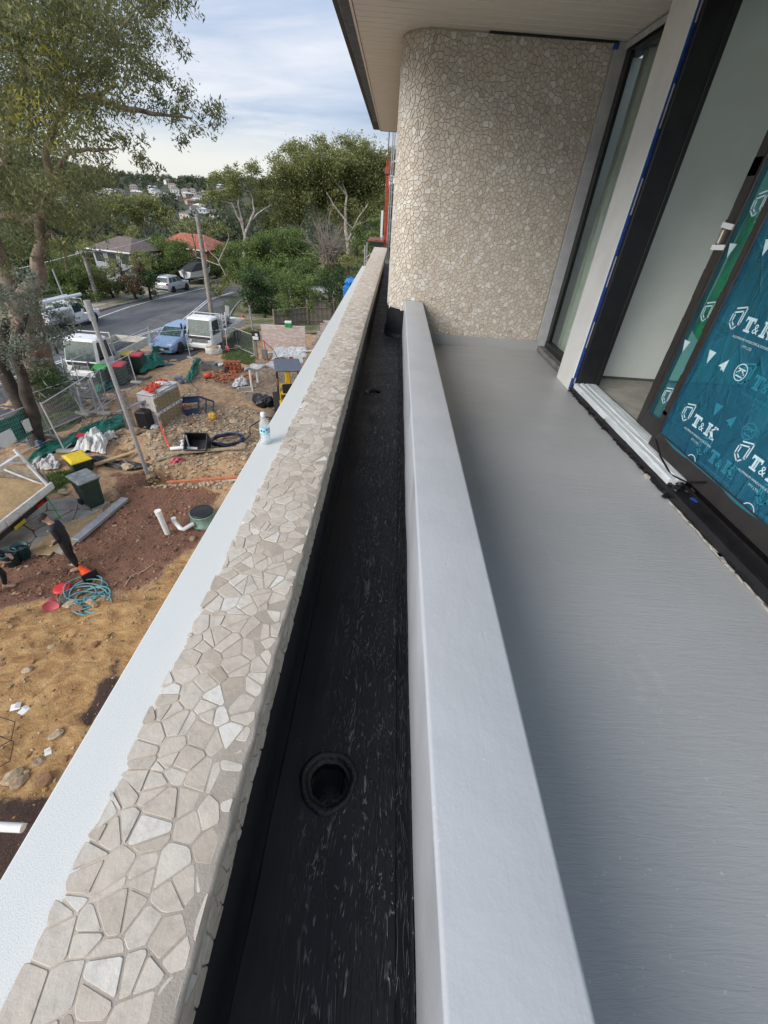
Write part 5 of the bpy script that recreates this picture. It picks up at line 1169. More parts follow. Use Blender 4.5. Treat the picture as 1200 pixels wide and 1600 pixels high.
mb = MB(); mb.add([f0[0], f0[1], f0[1].lerp(f0[4], .32), f0[0].lerp(f0[5], .32)], [(0, 1, 2, 3)]); mb.add([f0[0].lerp(f0[5], .7), f0[1].lerp(f0[4], .7), f0[4], f0[5]], [(0, 1, 2, 3)]); v0 = mb.v[:]; mb.add([(x, y, z_-.02) for x, y, z_ in v0], [(3, 2, 1, 0), (7, 6, 5, 4)]); mb.build('panel', navy, t)
MB().bar(f0[0].lerp(f0[5], .45)+Vector((.12, 0, 0)), f0[0].lerp(f0[5], .6)+Vector((.15, 0, 0)), .12, .03).build('red_tag', red_p, t)
B = GS(334, 658); simple('yellow_bag', 'yellow orange cloth bag on the rubble below the navy frame', 'bag', M('yellow cloth', (.55, .32, .05), .8, .2, 12), lambda m_: (setattr(m_, 'smooth', True), m_.rock((0, 0, .14), .2, (1, .9, .85), 9, 3)), B)
# --- black tub with white pipes
B = GS(314, 709); t = thing('black_tub', 'black plastic tub tipped open towards the house', 'tub', (B.x, B.y, B.z), .1)
R_ = Matrix.Rotation(-.35, 4, 'X'); mb = MB(); hx, hy, hz_ = .36, .30, .62
o_ = [(-hx, -hy, 0), (hx, -hy, 0), (hx, hy, 0), (-hx, hy, 0), (-hx*1.12, -hy*1.12, hz_), (hx*1.12, -hy*1.12, hz_), (hx*1.12, hy*1.12, hz_), (-hx*1.12, hy*1.12, hz_)]
i_ = [(x*.93, y*.93, max(z_, .03)) for x, y, z_ in o_]
X = Matrix.Translation((0, .15, .12)) @ Matrix.Rotation(.75, 4, 'X')
mb.add(o_+i_, [(3, 2, 1, 0), (0, 1, 5, 4), (1, 2, 6, 5), (2, 3, 7, 6), (3, 0, 4, 7), (8, 9, 10, 11), (12, 13, 9, 8), (13, 14, 10, 9), (14, 15, 11, 10), (15, 12, 8, 11), (4, 5, 13, 12), (5, 6, 14, 13), (6, 7, 15, 14), (7, 4, 12, 15)], X); mb.build('tub_shell', black_p, t)
for k, (a_, b2, hh, lab) in enumerate((((288, 712), (284, 694), .75, 'shortest white pipe standing left of the black tub'), ((283, 706), (277, 686), 0, 'x'), ((297, 710), (289, 680), 1.05, 'tallest white pipe leaning on the black tub'))):
    if k == 1: a_, b2, lab = (292, 709), (284, 688), 'middle white pipe in the row left of the black tub'
    P_ = GS(*a_); d = ray(*b2); kk = math.hypot(P_.x, P_.y)/math.hypot(d[0], d[1]); q_ = Vector(d*kk)
    mb = MB(); mb.tube([P_, q_], .055, 12); mb.build('pipe_offcut', pvc, label=lab, cat='pipe', group='white pipe offcuts')
P_, Q_ = GS(270, 714), GS(311, 712); mb = MB(); mb.tube([P_+Vector((0, 0, .1)), P_.lerp(Q_, .4)+Vector((0, 0, .16)), Q_+Vector((0, 0, .12))], .07, 12); mb.build('pipe_offcut', pvc, label='white pipe lying along the timber plank below the black tub', cat='pipe', group='white pipe offcuts')
# --- coil of black poly pipe
B = GS(357, 696); t = thing('pipe_coil', 'large loose coil of black and blue poly pipe', 'pipe coil', (B.x, B.y, B.z+.1)); r = random.Random(5); pts = []
for k in range(240):
    a = k*2*PI/40; R0 = .60+.07*math.sin(k*.31)+.03*math.sin(k*.9); pts.append((R0*math.cos(a), R0*.78*math.sin(a), .05+.02*(k/40)+.03*math.sin(a*1.3+k*.05)))
MB().tube(pts[:170], .028, 6).build('black_pipe', black_p, t); MB().tube(pts[168:], .028, 6).build('blue_pipe', M('dark blue pipe', (.02, .05, .12), .5), t)
e0 = [Vector(pts[0]), Vector((.75, .5, .1)), Vector((.5, 1.3, .08)), Vector((1.0, 2.0, .25)), Vector((1.7, 2.3, .1))]; MB().tube([e0[0]]+[e0[i].lerp(e0[i+1], f) for i in range(1, 4) for f in (0, .33, .66)]+[e0[4]], .028, 6).build('loose_end', black_p, t)
# --- timbers, stakes, pipes in the trench
def beam(name, label, cat, a, b_, w, h, mat, za=.06, zb=.06, group=None):
    A, B = GS(*a), GS(*b_); A = A+Vector((0, 0, za)); B = B+Vector((0, 0, zb)); mb = MB(); mb.bar(A, B, w, h, .006); return mb.build(name, mat, None, None, 0, None, group, label, cat)
beam('timber_plank', 'raw pine plank lying left of the tall steel post', 'plank', (150, 732), (212, 714), .16, .06, new_timber, .14, .14)
beam('timber_plank', 'long weathered plank along the top of the trench', 'plank', (262, 721), (381, 712), .14, .06, M('sunbleached plank', (.36, .28, .18), .9, .2, 8), .1, .16)
beam('timber_plank', 'short brown plank right of the steel post foot', 'plank', (245, 727), (285, 720), .12, .05, timber, .1, .1)
beam('drain_pipe', 'long orange pipe lying in the trench', 'pipe', (262, 758), (420, 757), .09, .09, M('terracotta pipe', (.46, .15, .07), .6), .16, .20)
P_, Q_ = GS(262, 759), GS(425, 755); 
mb = MB(); mb.tube([GS(335, 744)+Vector((0, 0, .12)), GS(420, 741)+Vector((0, 0, .12))], .05, 10); mb.build('pipe_length', pvc, label='white pipe laid on the trench edge by the ledge', cat='pipe')
beam('survey_stake', 'orange black stake pushed in the dirt left of the tub', 'stake', (268, 709), (258, 693), .05, .05, orange_p, .0, .55)
P_ = GS(255, 752); mb = MB(); rr = random.Random(2); mb.add([(P_.x+(.55+rr.uniform(-.1, .1))*math.cos(a)*1.3, P_.y+(.25+rr.uniform(-.05, .05))*math.sin(a), -8.19) for a in [k*2*PI/18 for k in range(18)]], [tuple(range(18))])
mb.build('puddle', M('muddy water', (.16, .12, .04), .06, .1), kind='structure')
simple('black_liner', 'black plastic sheeting under the white bags and plank', 'plastic sheet', black_p, lambda m_: m_.sheet(lambda u, w: (lambda q_: (q_.x, q_.y, zs(q_.x, q_.y)+.06+.05*math.sin(u*19+w*5)+.04*math.sin(w*13)))(GS(112+u*122+w*4, 712+w*13+u*14)), 26, 8))
# crumpled sheets
def crumple(name, label, cat, mat, pxs, hgt, seed, nu=30, nv=14):
    a, b_, c_, d_ = [GS(*p) for p in pxs]; s1, s2 = VN(seed), VN(seed+9)
    def fn(u, w):
        q_ = (a.lerp(b_, u)).lerp(d_.lerp(c_, u), w); e_ = float(s1.fbm(np.array(u*7.), np.array(w*5.), 3)); k = math.sin(u*PI)**.5*math.sin(w*PI)**.5
        return (q_.x+(e_-.5)*.25, q_.y+(float(s2.fbm(np.array(u*6.), np.array(w*6.), 2))-.5)*.25, zs(q_.x, q_.y)+.03+hgt*e_*(.25+k))
    mb = MB(); mb.sheet(fn, nu, nv); return mb.build(name, mat, label=label, cat=cat)
crumple('bulk_bag', 'big empty white bulk bag crumpled beside the green cloth', 'bag', white_bag, [(112, 712), (172, 712), (168, 690), (140, 684)], .75, 3)
crumple('bulk_bag', 'small white crumpled plastic behind the bulk bag', 'bag', white_bag, [(160, 697), (182, 690), (180, 678), (165, 680)], .4, 5, 14, 10)
crumple('netting', 'white plastic netting bundle left of the yellow lid', 'netting', M('white netting', (.48, .46, .46), .8, .3, 30, bump=.9, bscale=18), [(48, 738), (95, 736), (92, 724), (56, 722)], .45, 7)
crumple('shade_cloth', 'long strip of green shade cloth lying below the fence', 'shade cloth', shade_green, [(42, 728), (196, 668), (192, 648), (60, 704)], .38, 11, 60, 10)
crumple('shade_cloth', 'green shade cloth draped over rubble right of the bins', 'shade cloth', shade_green, [(220, 588), (260, 572), (252, 560), (218, 572)], .9, 13, 24, 10)
crumple('shade_cloth', 'green cloth below the notices near the green lidded bin', 'shade cloth', shade_green, [(145, 618), (182, 604), (180, 594), (150, 602)], .5, 15, 20, 8)
crumple('shade_cloth', 'narrow green cloth strip hanging left of the grey tubs', 'shade cloth', shade_green, [(290, 600), (300, 598), (316, 566), (306, 564)], .5, 17, 8, 24)
crumple('plastic_sheet', 'white plastic litter on the rubble left of the tall post', 'litter', white_bag, [(222, 672), (252, 668), (250, 660), (226, 664)], .22, 19, 16, 8)
crumple('plastic_sheet', 'pink plastic scrap in the dirt right of the post foot', 'litter', pink_p, [(268, 734), (288, 730), (286, 724), (272, 726)], .18, 21, 10, 6)
crumple('plastic_sheet', 'white bag crumpled on the dirt by the square frame', 'bag', white_bag, [(362, 606), (388, 602), (384, 596), (366, 596)], .55, 23, 16, 10)
simple('red_book', 'flat red card lying on the green cloth strip', 'card', red_p, lambda m_: m_.box((0, 0, .32), (.34, .24, .03), .005, rx=.3), GS(131, 690))
simple('blue_crate', 'dark blue tub on the ground under the fence signs', 'tub', M('dusty blue', (.08, .14, .22), .6), lambda m_: (m_.box((0, 0, .15), (.5, .3, .3), .04)), GS(57, 694))
# --- aluminium beam, cone, hose and small things near the worker
beam('aluminium_beam', 'long grey aluminium screed lying across the red dirt', 'beam', (119, 847), (197, 783), .24, .10, M('dull aluminium', (.36, .37, .39), .4, .12, 6, metal=.4), .1, .1)
A, B = GS(125, 886), GS(143, 904)
t = thing('traffic_cone', 'orange traffic cone tipped over at the worker\'s feet', 'cone', A); d = (B-A); R_ = d.to_track_quat('-Z', 'Y').to_matrix().to_4x4(); hcone = d.length
X = Matrix.Translation(Vector((0, 0, .12))+d) @ R_
mb = MB(); mb.lathe([(.165, 0), (.15, .03), (.045, hcone), (.03, hcone+.01)], 20, X); mb.build('cone_shell', M('safety orange', (.75, .08, .015), .45), t); mb = MB(); mb.box((0, 0, 0), (.36, .36, .035), .02); mb.v = [tuple(X @ Vector(p)) for p in mb.v]; mb.build('base', black_p, t)
c1 = GS(128, 930); t = thing('hose', 'tangled coil of teal garden hose on the dirt', 'hose', c1); r = random.Random(12); pts = []
for k in range(220):
    a = k*2*PI/22+.15*math.sin(k*.13); lobe = k/220; cx = -.15+lobe*.75; cy = .18-.5*lobe+.06*math.sin(k*.2); R0 = (.42+.10*math.sin(k*.37)+.07*math.sin(k*.11))*(1-.15*lobe); pts.append((cx+R0*math.cos(a), cy+R0*.8*math.sin(a), .04+.03*math.sin(k*.7)+.02*(k % 22)/22))
MB().tube(pts, .017, 6).build('hose_loops', M('teal hose', (.10, .27, .29), .5, .2, 12), t)
simple('red_reel', 'red plastic reel lying left of the teal hose', 'reel', red_p, lambda m_: m_.lathe([(.08, .02), (.17, .0), (.19, .05), (.17, .09), (.08, .08)], 18), GS(96, 919), .3)
simple('pink_funnel', 'pink plastic funnel lying left of the teal hose', 'funnel', pink_p, lambda m_: m_.lathe([(.0, .0), (.05, .02), (.15, .30), (.165, .31), (.16, .3)], 16, Matrix.Translation((0, 0, .13)) @ Matrix.Rotation(1.5, 4, 'X')), GS(84, 938), .5)
def bucket(label, px, rz):
    B = GS(*px); t = thing('bucket', label, 'bucket', B, rz, 'dark green builders\' buckets'); g_ = M('dark green bucket', (.015, .065, .07), .5, .2, 9)
    mb = MB(); mb.lathe([(.15, 0), (.19, .36), (.205, .37), (.205, .39), (.185, .39), (.17, .25), (0, .25)], 22); mb.build('bucket_body', g_, t); MB().tube([(.2*math.cos(a), .2*math.sin(a), .37+.0) for a in [k*PI/10 for k in range(11)]], .008, 5).build('handle', galv, t)
    MB().lathe([(0, .30), (.17, .28)][::-1], 14).build('contents', M('grey slurry', (.14, .15, .15), .4), t)
bucket('dark green bucket further from the house near the worker', (38, 868), .3); bucket('dark green bucket with red mark nearer the left edge', (20, 878), 1.2)
A, B = Yp(64, 762, 9.4), GS(96, 812); mb = MB(); mb.bar(A, B, .05, .006); mb.build('ratchet_strap', M('green strap', (.04, .36, .10), .6), label='green ratchet strap hanging from the sand truck corner', cat='strap')
# pit and stub pipes
B = GS(318, 812); t = thing('drain_pit', 'pale green drainage pit with black round lid', 'drain pit', (B.x, B.y, B.z-.05)); pg2 = M('pale green plastic', (.16, .26, .20), .6, .2, 9)
mb = MB(); mb.lathe([(.42, -.3), (.42, .05), (.36, .06), (.34, .30), (.36, .34), (.30, .34)], 24); mb.build('riser', pg2, t); mb = MB(); mb.lathe([(.33, .345), (.33, .385), (.30, .40), (.25, .385), (.22, .40), (0, .40)], 28); mb.build('lid', black_p, t)
P_ = GS(262, 833); d = ray(246, 798); kk = math.hypot(P_.x, P_.y)/math.hypot(d[0], d[1]); q_ = Vector(d*kk)
mb = MB(); mb.tube([P_-Vector((0, 0, .1)), q_], .075, 14); mb.tube([q_-(q_-P_)*.16, q_], .09, 14); mb.build('pipe_stub', pvc, label='white pipe stub standing upright in the red dirt', cat='pipe')
P_ = [GS(303, 823), GS(285, 832), GS(276, 826)]; mb = MB(); mb.tube([P_[0]+Vector((0, 0, .14)), P_[1]+Vector((.05, 0, .14)), P_[1]+Vector((-.02, .0, .18)), P_[2]+Vector((0, 0, .28)), P_[2]+Vector((0, 0, .42))], [.06, .06, .065, .06, .07], 12); mb.build('pipe_elbow', pvc, label='white elbow pipe joining the green drain pit', cat='pipe')
mb = MB(); mb.tube([GS(-60, 1306)+Vector((0, 0, .5)), GS(60, 1312)+Vector((0, 0, .5))], .06, 14); mb.build('pipe_length', pvc, label='white pipe at lower left corner against the house', cat='pipe')
for k, (px, w_, lab) in enumerate((((24, 1104), .16, 'white paper scrap on the yellow dirt with folded edge'), ((39, 1112), .15, 'square white paper scrap beside the folded one'), ((76, 1176), .12, 'small white torn paper nearer the house'))):
    simple('paper_scrap', lab, 'litter', paper, lambda m_, w_=w_: (m_.box((0, 0, .03), (w_, w_*.8, .006), rx=.15), m_.box((w_*.3, 0, .06), (w_*.5, w_*.7, .006), ry=.5)), GS(*px), k*.9+.4)
for k, px in enumerate(((2, 1180), (6, 1150))): mb = MB(); P_ = GS(*px); mb.tube([P_+Vector((-.3, .3, .03)), P_+Vector((.1, .2, .06)), P_+Vector((.25, -.1, .05)), P_+Vector((-.05, -.4, .03))], .008, 5); mb.build('wire_offcut', black_p, label=['thin black wire curled on dirt at left edge, nearer loop', 'thin black wire curled on dirt at left edge, farther loop'][k], cat='wire')
mb = MB(); P_ = [GS(*p) for p in ((195, 918), (205, 900), (225, 892), (240, 884))]; mb.tube([p+Vector((0, 0, .03)) for p in P_], .012, 5); mb.build('twig', M('bleached twig', (.40, .30, .22), .9), label='thin bleached twig lying on the red dirt', cat='twig')
# --- heap of orange bricks, bulk bag, tubs, shovel
B = GS(368, 582); t = thing('brick_stack', 'rough stack of orange bricks near the flatbed truck', 'brick stack', B, .25); r = random.Random(3); me = None
for j in range(8):
    for i in range(4):
        for k in range(3 if j < 5 else 2):
            X = (i*.235-.45+r.uniform(-.02, .02), k*.24-.2+r.uniform(-.02, .02), .04+j*.08)
            if me is None: o = MB().box((0, 0, 0), (.225, .108, .075), .005).build('brick', brick_or, t, X); me = o.data
            else: o = link('brick', me, t, X)
            o.rotation_euler = (0, 0, r.uniform(-.06, .06)+(PI/2 if (j+k) % 3 == 0 else 0))
rb = thing('loose_bricks', 'loose orange bricks scattered in front of the stack', 'bricks', GS(362, 592))
for k in range(46):
    o = link('brick', me, rb, (r.gauss(0, .65), r.gauss(-.1, .4), .05+max(0, r.gauss(0, .08)))); o.rotation_euler = (r.uniform(-.5, .5), r.uniform(-.5, .5), r.uniform(0, 3))
rb = thing('roof_tiles', 'row of orange clay tiles lying left of the white sheeted posts', 'tiles', GS(388, 578))
for k in range(9): MB().box((-.45+k*.10, -.5+k*.11, .08), (.3, .08, .18), .01, rz=.7).build('tile', brick_or, rb)
B = GS(335, 553); t = thing('bulk_bag', 'open white bulk bag half full of sand beside the shovel', 'bulk bag', B)
mb = MB(); n = 24; rows = []
for z_, R0 in ((0, .42), (.15, .50), (.38, .50), (.5, .46), (.46, .38), (.30, .30)): rows.append([((R0+.04*math.sin(a*5+z_*9))*math.cos(a), (R0+.04*math.cos(a*4))*math.sin(a), z_+.04*math.sin(a*3)) for a in [k*2*PI/n for k in range(n)]])
mb.loft(rows, False); mb.build('bag_wall', white_bag, t); MB().lathe([(0, .60), (.2, .56), (.43, .44)][::-1], 16).build('sand_fill', MATS['building sand'], t)
A = GS(356, 550); t = thing('shovel', 'shovel with pink blade leaning on the fence rail', 'shovel', A)
MB().tube([(0, 0, .35), (-.02, .25, 1.35)], .02, 8).build('handle', M('white handle', (.6, .6, .58), .5), t); MB().tube([(-.09, .25, 1.36), (.05, .25, 1.36)], .02, 6).build('grip', pvc, t)
MB().loft([[(-.12, -.02, .38), (.12, -.02, .38), (.12, .01, .38), (-.12, .01, .38)], [(-.14, -.06, .15), (.14, -.06, .15), (.14, -.03, .15), (-.14, -.03, .15)], [(-.03, -.05, 0), (.03, -.05, 0), (.03, -.03, 0), (-.03, -.03, 0)]]).build('blade', pink_p, t)
def tub(label, px, rz, mat=grey_p, s=1.):
    B = GS(*px); t = thing('mortar_tub', label, 'tub', B, rz, 'plastic mortar tubs')
    v = MB(); v.loft([[(x*a*s, y*b2*s, z_*s) for x, y in ((-1, -1), (1, -1), (1, 1), (-1, 1))] for a, b2, z_ in ((.30, .22, 0), (.38, .29, .38), (.41, .32, .38), (.41, .32, .41), (.35, .26, .40), (.29, .21, .06))]); v.build('tub_shell', mat, t)
tub('grey mortar tub left of the pair behind the green cloth strip', (326, 578), .2); tub('grey mortar tub with rubbish right of the pair', (346, 582), -.1)
simple('tub_rubbish', 'white rag heaped in the right grey tub', 'rag', white_bag, lambda m_: m_.rock((0, 0, .35), .2, (1, .8, .6), 3, 2), GS(347, 581))
def pot(label, px, rz): 
    B = GS(*px); X = Matrix.Translation((0, 0, .16)) @ Matrix.Rotation(rz, 4, 'Z') @ Matrix.Rotation(PI/2, 4, 'Y')
    mb = MB(); mb.lathe([(0, -.22), (.13, -.22), (.16, .22), (.14, .22), (.12, -.1), (0, -.1)], 16, X); mb.build('orange_tube', M('orange red plastic', (.62, .07, .03), .5), None, B, 0, None, 'orange red plastic tubes lying in the rubble', label, 'plastic tube')
pot('orange red plastic tube right of the grey tubs', (352, 580), -.5); pot('orange red plastic tube below the grey tubs', (326, 592), .4)
simple('small_bucket', 'small grey blue bucket by the foot of the green strip', 'bucket', M('slate blue plastic', (.10, .14, .22), .6), lambda m_: (m_.lathe([(.12, 0), (.16, .25), (.14, .25), (.1, .05), (0, .05)], 14)), GS(285, 600)); 
simple('slate_bucket', 'grey blue tub nearest the purlins', 'tub', M('slate grey plastic', (.17, .20, .25), .6), lambda m_: m_.box((0, 0, .12), (.45, .3, .24), .05), GS(279, 595), .4)
B = GS(381, 507); t = thing('gas_bottle', 'small red gas bottle standing on the grass verge', 'gas bottle', B); MB().lathe([(.0, 0), (.2, 0), (.24, .08), (.24, .45), (.16, .6), (.05, .64)], 16).build('bottle_body', red_p, t); MB().lathe([(.09, .62), (.1, .74), (.07, .76)], 12).build('collar', red_p, t)
# --- white sheeted trestle, board frame, stake, sheets near loader
A, B = GS(393, 604), GS(403, 598); t = thing('trestle', 'white plastic sheet draped over two upright pipes', 'trestle', A)
for q_, hh in ((A, 1.0), (B, 1.0)): v = q_-A; MB().tube([v, v+Vector((.0, .05, hh))], .06, 10).build('pipe_leg', pvc, t)
MB().sheet(lambda u, w: (-.25+u*1.3+.1*w, -.1+w*.8+u*1.2, .98+.10*math.sin(u*11+w*7)+.07*math.sin(w*15+u*4)), 22, 14).build('sheet', white_bag, t)
B = GS(383, 608); t = thing('board_frame', 'square timber framed board lying flat on the dirt', 'board', B, .35); mb = MB()
for x, y, a_, c_ in ((0, .36, .8, .1), (0, -.36, .8, .1), (.36, 0, .1, .62), (-.36, 0, .1, .62)): mb.box((x, y, .06), (a_, c_, .05))
mb.build('frame', M('pale plywood', (.50, .43, .33), .8), t); MB().box((0, 0, .05), (.62, .62, .02)).build('board_panel', M('muddy board', (.26, .20, .14), .9, .3, 9), t)
beam('survey_stake', 'orange stake left of the loader canopy', 'stake', (418, 566), (415, 557), .07, .05, orange_p, -.1, .9)
crumple('plastic_sheet', 'white and grey sheets lying behind the loader canopy', 'plastic sheet', white_bag, [(425, 564), (480, 562), (478, 556), (430, 556)], .22, 29, 20, 8)
beam('pipe_length', 'white pipe along the dirt bank below the brick wall', 'pipe', (418, 558), (495, 560), .07, .07, pvc, .12, .2)
B = GS(463, 580); t = thing('site_sign', 'white board with red square propped behind the loader', 'sign', B, .4); MB().box((0, 0, .7), (.85, .03, .45), .004, rx=-.3).build('board', paper, t); MB().box((-.26, -.022, .72), (.24, .012, .24), rx=-.3).build('red_square', M('crimson print', (.42, .01, .05), .5), t); MB().tube([(0, .05, 0), (0, .05, .8)], .03, 6).build('prop', timber, t)
# --- mini loader
B = G(443, 636); t = thing('mini_loader', 'yellow and black mini loader with roof canopy behind the ledge', 'loader', (B.x+.35, B.y, B.z), .28); yel = M('loader yellow', (.62, .40, .02), .45, .12, 5)
MB().box((0, .25, .62), (.95, 1.3, .55), .06).build('engine_cover', yel, t); MB().box((0, -.55, .75), (.7, .5, .12), .03).build('seat', black_p, t); MB().box((0, -.32, 1.0), (.66, .12, .55), .04).build('seat_back', black_p, t)
for s in (-1, 1):
    for y in (-.75, .75): MB().tube([(s*.52, y, .5), (s*.5, y*.95, 2.0)], .032, 8).build('canopy_post', black_p, t)
    mb = MB(); mb.loft([[(s*.62-.16, y, z0), (s*.62+.16, y, z0), (s*.62+.16, y, z1), (s*.62-.16, y, z1)] for y, z0, z1 in ((-1.0, .2, .35), (-.85, .02, .5), (.85, .02, .5), (1.0, .2, .35))]); mb.build('track', tyre_m, t)
    MB().bar((s*.48, .6, 1.2), (s*.46, -1.2, .45), .10, .14, .02).build('lift_arm', yel, t)
MB().box((0, 0, 2.04), (1.2, 1.7, .10), .04).build('canopy_roof', M('slate canopy', (.10, .115, .14), .5, .1, 5), t)
MB().box((0, .7, 1.2), (.25, .3, .8), .04).build('pillar', yel, t); MB().loft([[(-.6, -1.25, .1), (.6, -1.25, .1), (.6, -1.2, .55), (-.6, -1.2, .55)], [(-.6, -1.75, .05), (.6, -1.75, .05), (.6, -1.7, .1), (-.6, -1.7, .1)]]).build('bucket', M('worn steel', (.10, .09, .085), .6, .3, 9), t)
simple('rubbish_bag', 'black rubbish bag pile left of the loader', 'rubbish bag', black_p, lambda m_: [m_.rock((random.uniform(-.3, .3), random.uniform(-.3, .3), .2), .3, (1, 1, .9), k, 2) for k in range(6)], GS(410, 632))
simple('rubble_sack', 'brown sack lying beside the loader track', 'sack', M('brown sack', (.20, .14, .11), .9, .25, 9), lambda m_: (setattr(m_, 'smooth', True), m_.rock((0, 0, .15), .32, (1.2, .8, .7), 3, 2)), GS(424, 652))
# --- rocks and rubble
r = random.Random(77); sr = [M('sandstone %d' % k, c_, .95, .25, 9, bump=.6) for k, c_ in enumerate(((.40, .31, .20), (.30, .21, .13), (.42, .33, .22), (.24, .13, .07)))]
rzone = lambda px, py: ('tan sandstone rock beside the tangled teal hose' if 900 < py < 1000 and px < 160 else 'tan sandstone rock low on the yellow dirt near the coping' if py > 1000 else 'tan rock at the edge of the concrete path by the bin' if py > 765 else 'tan rock in the heap around the steel post foot' if px < 260 else 'tan rock in the rubble by black tub and pipe coil')
rocks = [(18, 1212, .14), (28, 1222, .13), (110, 945, .14), (122, 952, .14), (142, 942, .10), (150, 948, .09), (86, 947, .09), (72, 1220, .12), (90, 1150, .1), (300, 940 - 100, .1), (200, 730, .2), (190, 712, .22), (205, 705, .18), (215, 690, .25), (240, 692, .2), (250, 680, .18), (228, 718, .15), (236, 745, .17), (150, 800, .14), (330, 665, .17), (322, 676, .14), (345, 668, .15), (365, 660, .18), (300, 660, .17), (270, 690, .15), (395, 668, .2), (376, 700, .22), (345, 650, .14), (285, 675, .2), (170, 680, .16), (182, 790, .15), (168, 795, .16), (100, 772, .14), (60, 1190, .1), (44, 1050, .08), (150, 1010, .08), (80, 1010, .07)]
for k, (px, py, R0) in enumerate(rocks):
    B = GS(px, py); mb = MB(); mb.rock((0, 0, R0*.25), R0, (1.2, .9, .6), 100+k, 2); mb.build('rock', sr[k % 4], None, B, 0, None, 'rocks, '+rzone(px, py), rzone(px, py), 'rock')
mb = MB(); zones = [(rub, 2600, .015, .09), (rub2, 1300, .015, .08), (ochre, 900, .008, .035), (mulch, 3000, .006, .03), (mulch, 260, .03, .07), (ochre, 170, .02, .065), (gp((130, 640), (200, 650), (215, 700), (120, 700)), 700, .02, .08), (gp((230, 735), (390, 715), (360, 770), (230, 770)), 700, .02, .09)]
for zi, (pl_, n, a_, b2) in enumerate(zones):
    x0, x1 = min(p[0] for p in pl_), max(p[0] for p in pl_); y0, y1 = min(p[1] for p in pl_), max(p[1] for p in pl_); pts = np.stack([rng.uniform(x0, x1, n*3), rng.uniform(y0, y1, n*3)], -1); ok = inpoly(pts[:, 0], pts[:, 1], pl_)
    for x, y in pts[ok][:n]:
        R0 = a_+(b2-a_)*r.random()**2.2; mb.cur = r.choice([0, 1, 2, 2] if zi in (0, 1, 6, 7) else ([0, 1, 2, 3] if zi == 2 else [5, 5, 1, 3] if zi == 5 else [3, 3, 1, 4])); mb.rock((x, y, zs(x, y)+R0*.2), R0, (1.25, .9, .6), r.random())
mb.build('rubble', sr+[M('dark mulch chip', (.09, .045, .032), .95), M('ochre clod', (.34, .20, .075), .95, .25, 8)], kind='stuff', label='loose stones and chips strewn over the dirt', cat='rubble')
# --- scaffold, mast beyond the parapet end
t = thing('scaffold_tower', 'pale scaffold frame with orange platform at the parapet end', 'scaffold', (0, 0, 0)); sc_m = M('scaffold tube', (.42, .42, .40), .5, .1, metal=.3)
xa, xb_ = -1.2, -.55
for x in (xa, xb_):
    for y in (19.6, 21.0): MB().tube([(x, y, -8.4), (x, y, -1.05 if x == xb_ else -1.35)], .03, 8).build('standard', sc_m, t)
for z_ in (-3.1, -2.5, -1.9):
    MB().tube([(xa, 19.6, z_), (xb_, 19.6, z_)], .025, 6).build('ledger', sc_m, t); MB().tube([(xa, 19.6, z_+.1), (xb_, 19.6, z_+.55)], .02, 6).build('brace', sc_m, t)
MB().box((-.78, 20.3, -1.17), (.62, 1.6, .07), .01).build('platform', M('rusty board', (.28, .10, .05), .8, .3, 9), t); MB().box((-.75, 19.52, -1.28), (.56, .03, .14), .005).build('toe_board', black_p, t)
t = thing('red_mast', 'slim red lattice mast rising beside the stone wall', 'mast', (0, 0, 0)); rd_ = M('faded red paint', (.52, .07, .03), .5, .25, 7)
for dx, dy in ((0, 0), (.09, 0), (.045, .09)): MB().tube([(-.46+dx, 20+dy, -1.4), (-.50+dx, 20+dy, 1.3)], .018, 6).build('chord', rd_, t)
mb = MB()
for k in range(20): mb.tube([(-.46, 20, -1.4+k*.14), (-.37, 20, -1.33+k*.14), (-.46, 20, -1.26+k*.14)], .010, 5)
mb.build('lacing', rd_, t); MB().tube([(-.47, 20.03, 1.2), (-.47, 20.03, 2.6)], .02, 6).build('top_tube', M('brown tube', (.12, .08, .06), .7), t); MB().box((-.46, 20, 1.0), (.2, .16, .22), .03).build('head_block', M('rust red', (.25, .07, .04), .7), t)
t = thing('scaffold_tube', 'grey scaffold standards between red mast and stone wall', 'scaffold')
for x in (-.34, -.27):
    MB().tube([(x, 20.4, -3), (x, 20.4, 2.7)], .025, 8).build('standard', galv, t)
for k in range(9): MB().tube([(-.36, 20.4, -1.4+k*.45), (-.2, 20.4, -1.4+k*.45)], .02, 6).build('coupler_tube', galv, t)
P_ = Yp(592, 350, 20.6); simple('white_panel', 'narrow white board standing behind the red mast', 'board', white_p, lambda m_: m_.box((0, 0, 0), (.09, .04, .9), .005), (-.60, 20.5, -.65))
P_ = Yp(548, 441, 30); simple('blue_tarp', 'bright blue tarp bundle behind the coping ledge', 'tarp', M('bright blue tarp', (.02, .22, .62), .5, .15, 6), lambda m_: (m_.rock((0, 0, 0), .38, (1.3, 1, .8), 3, 2), m_.box((-.1, 0, -1.8), (.7, .7, 3.2), .05)), P_)
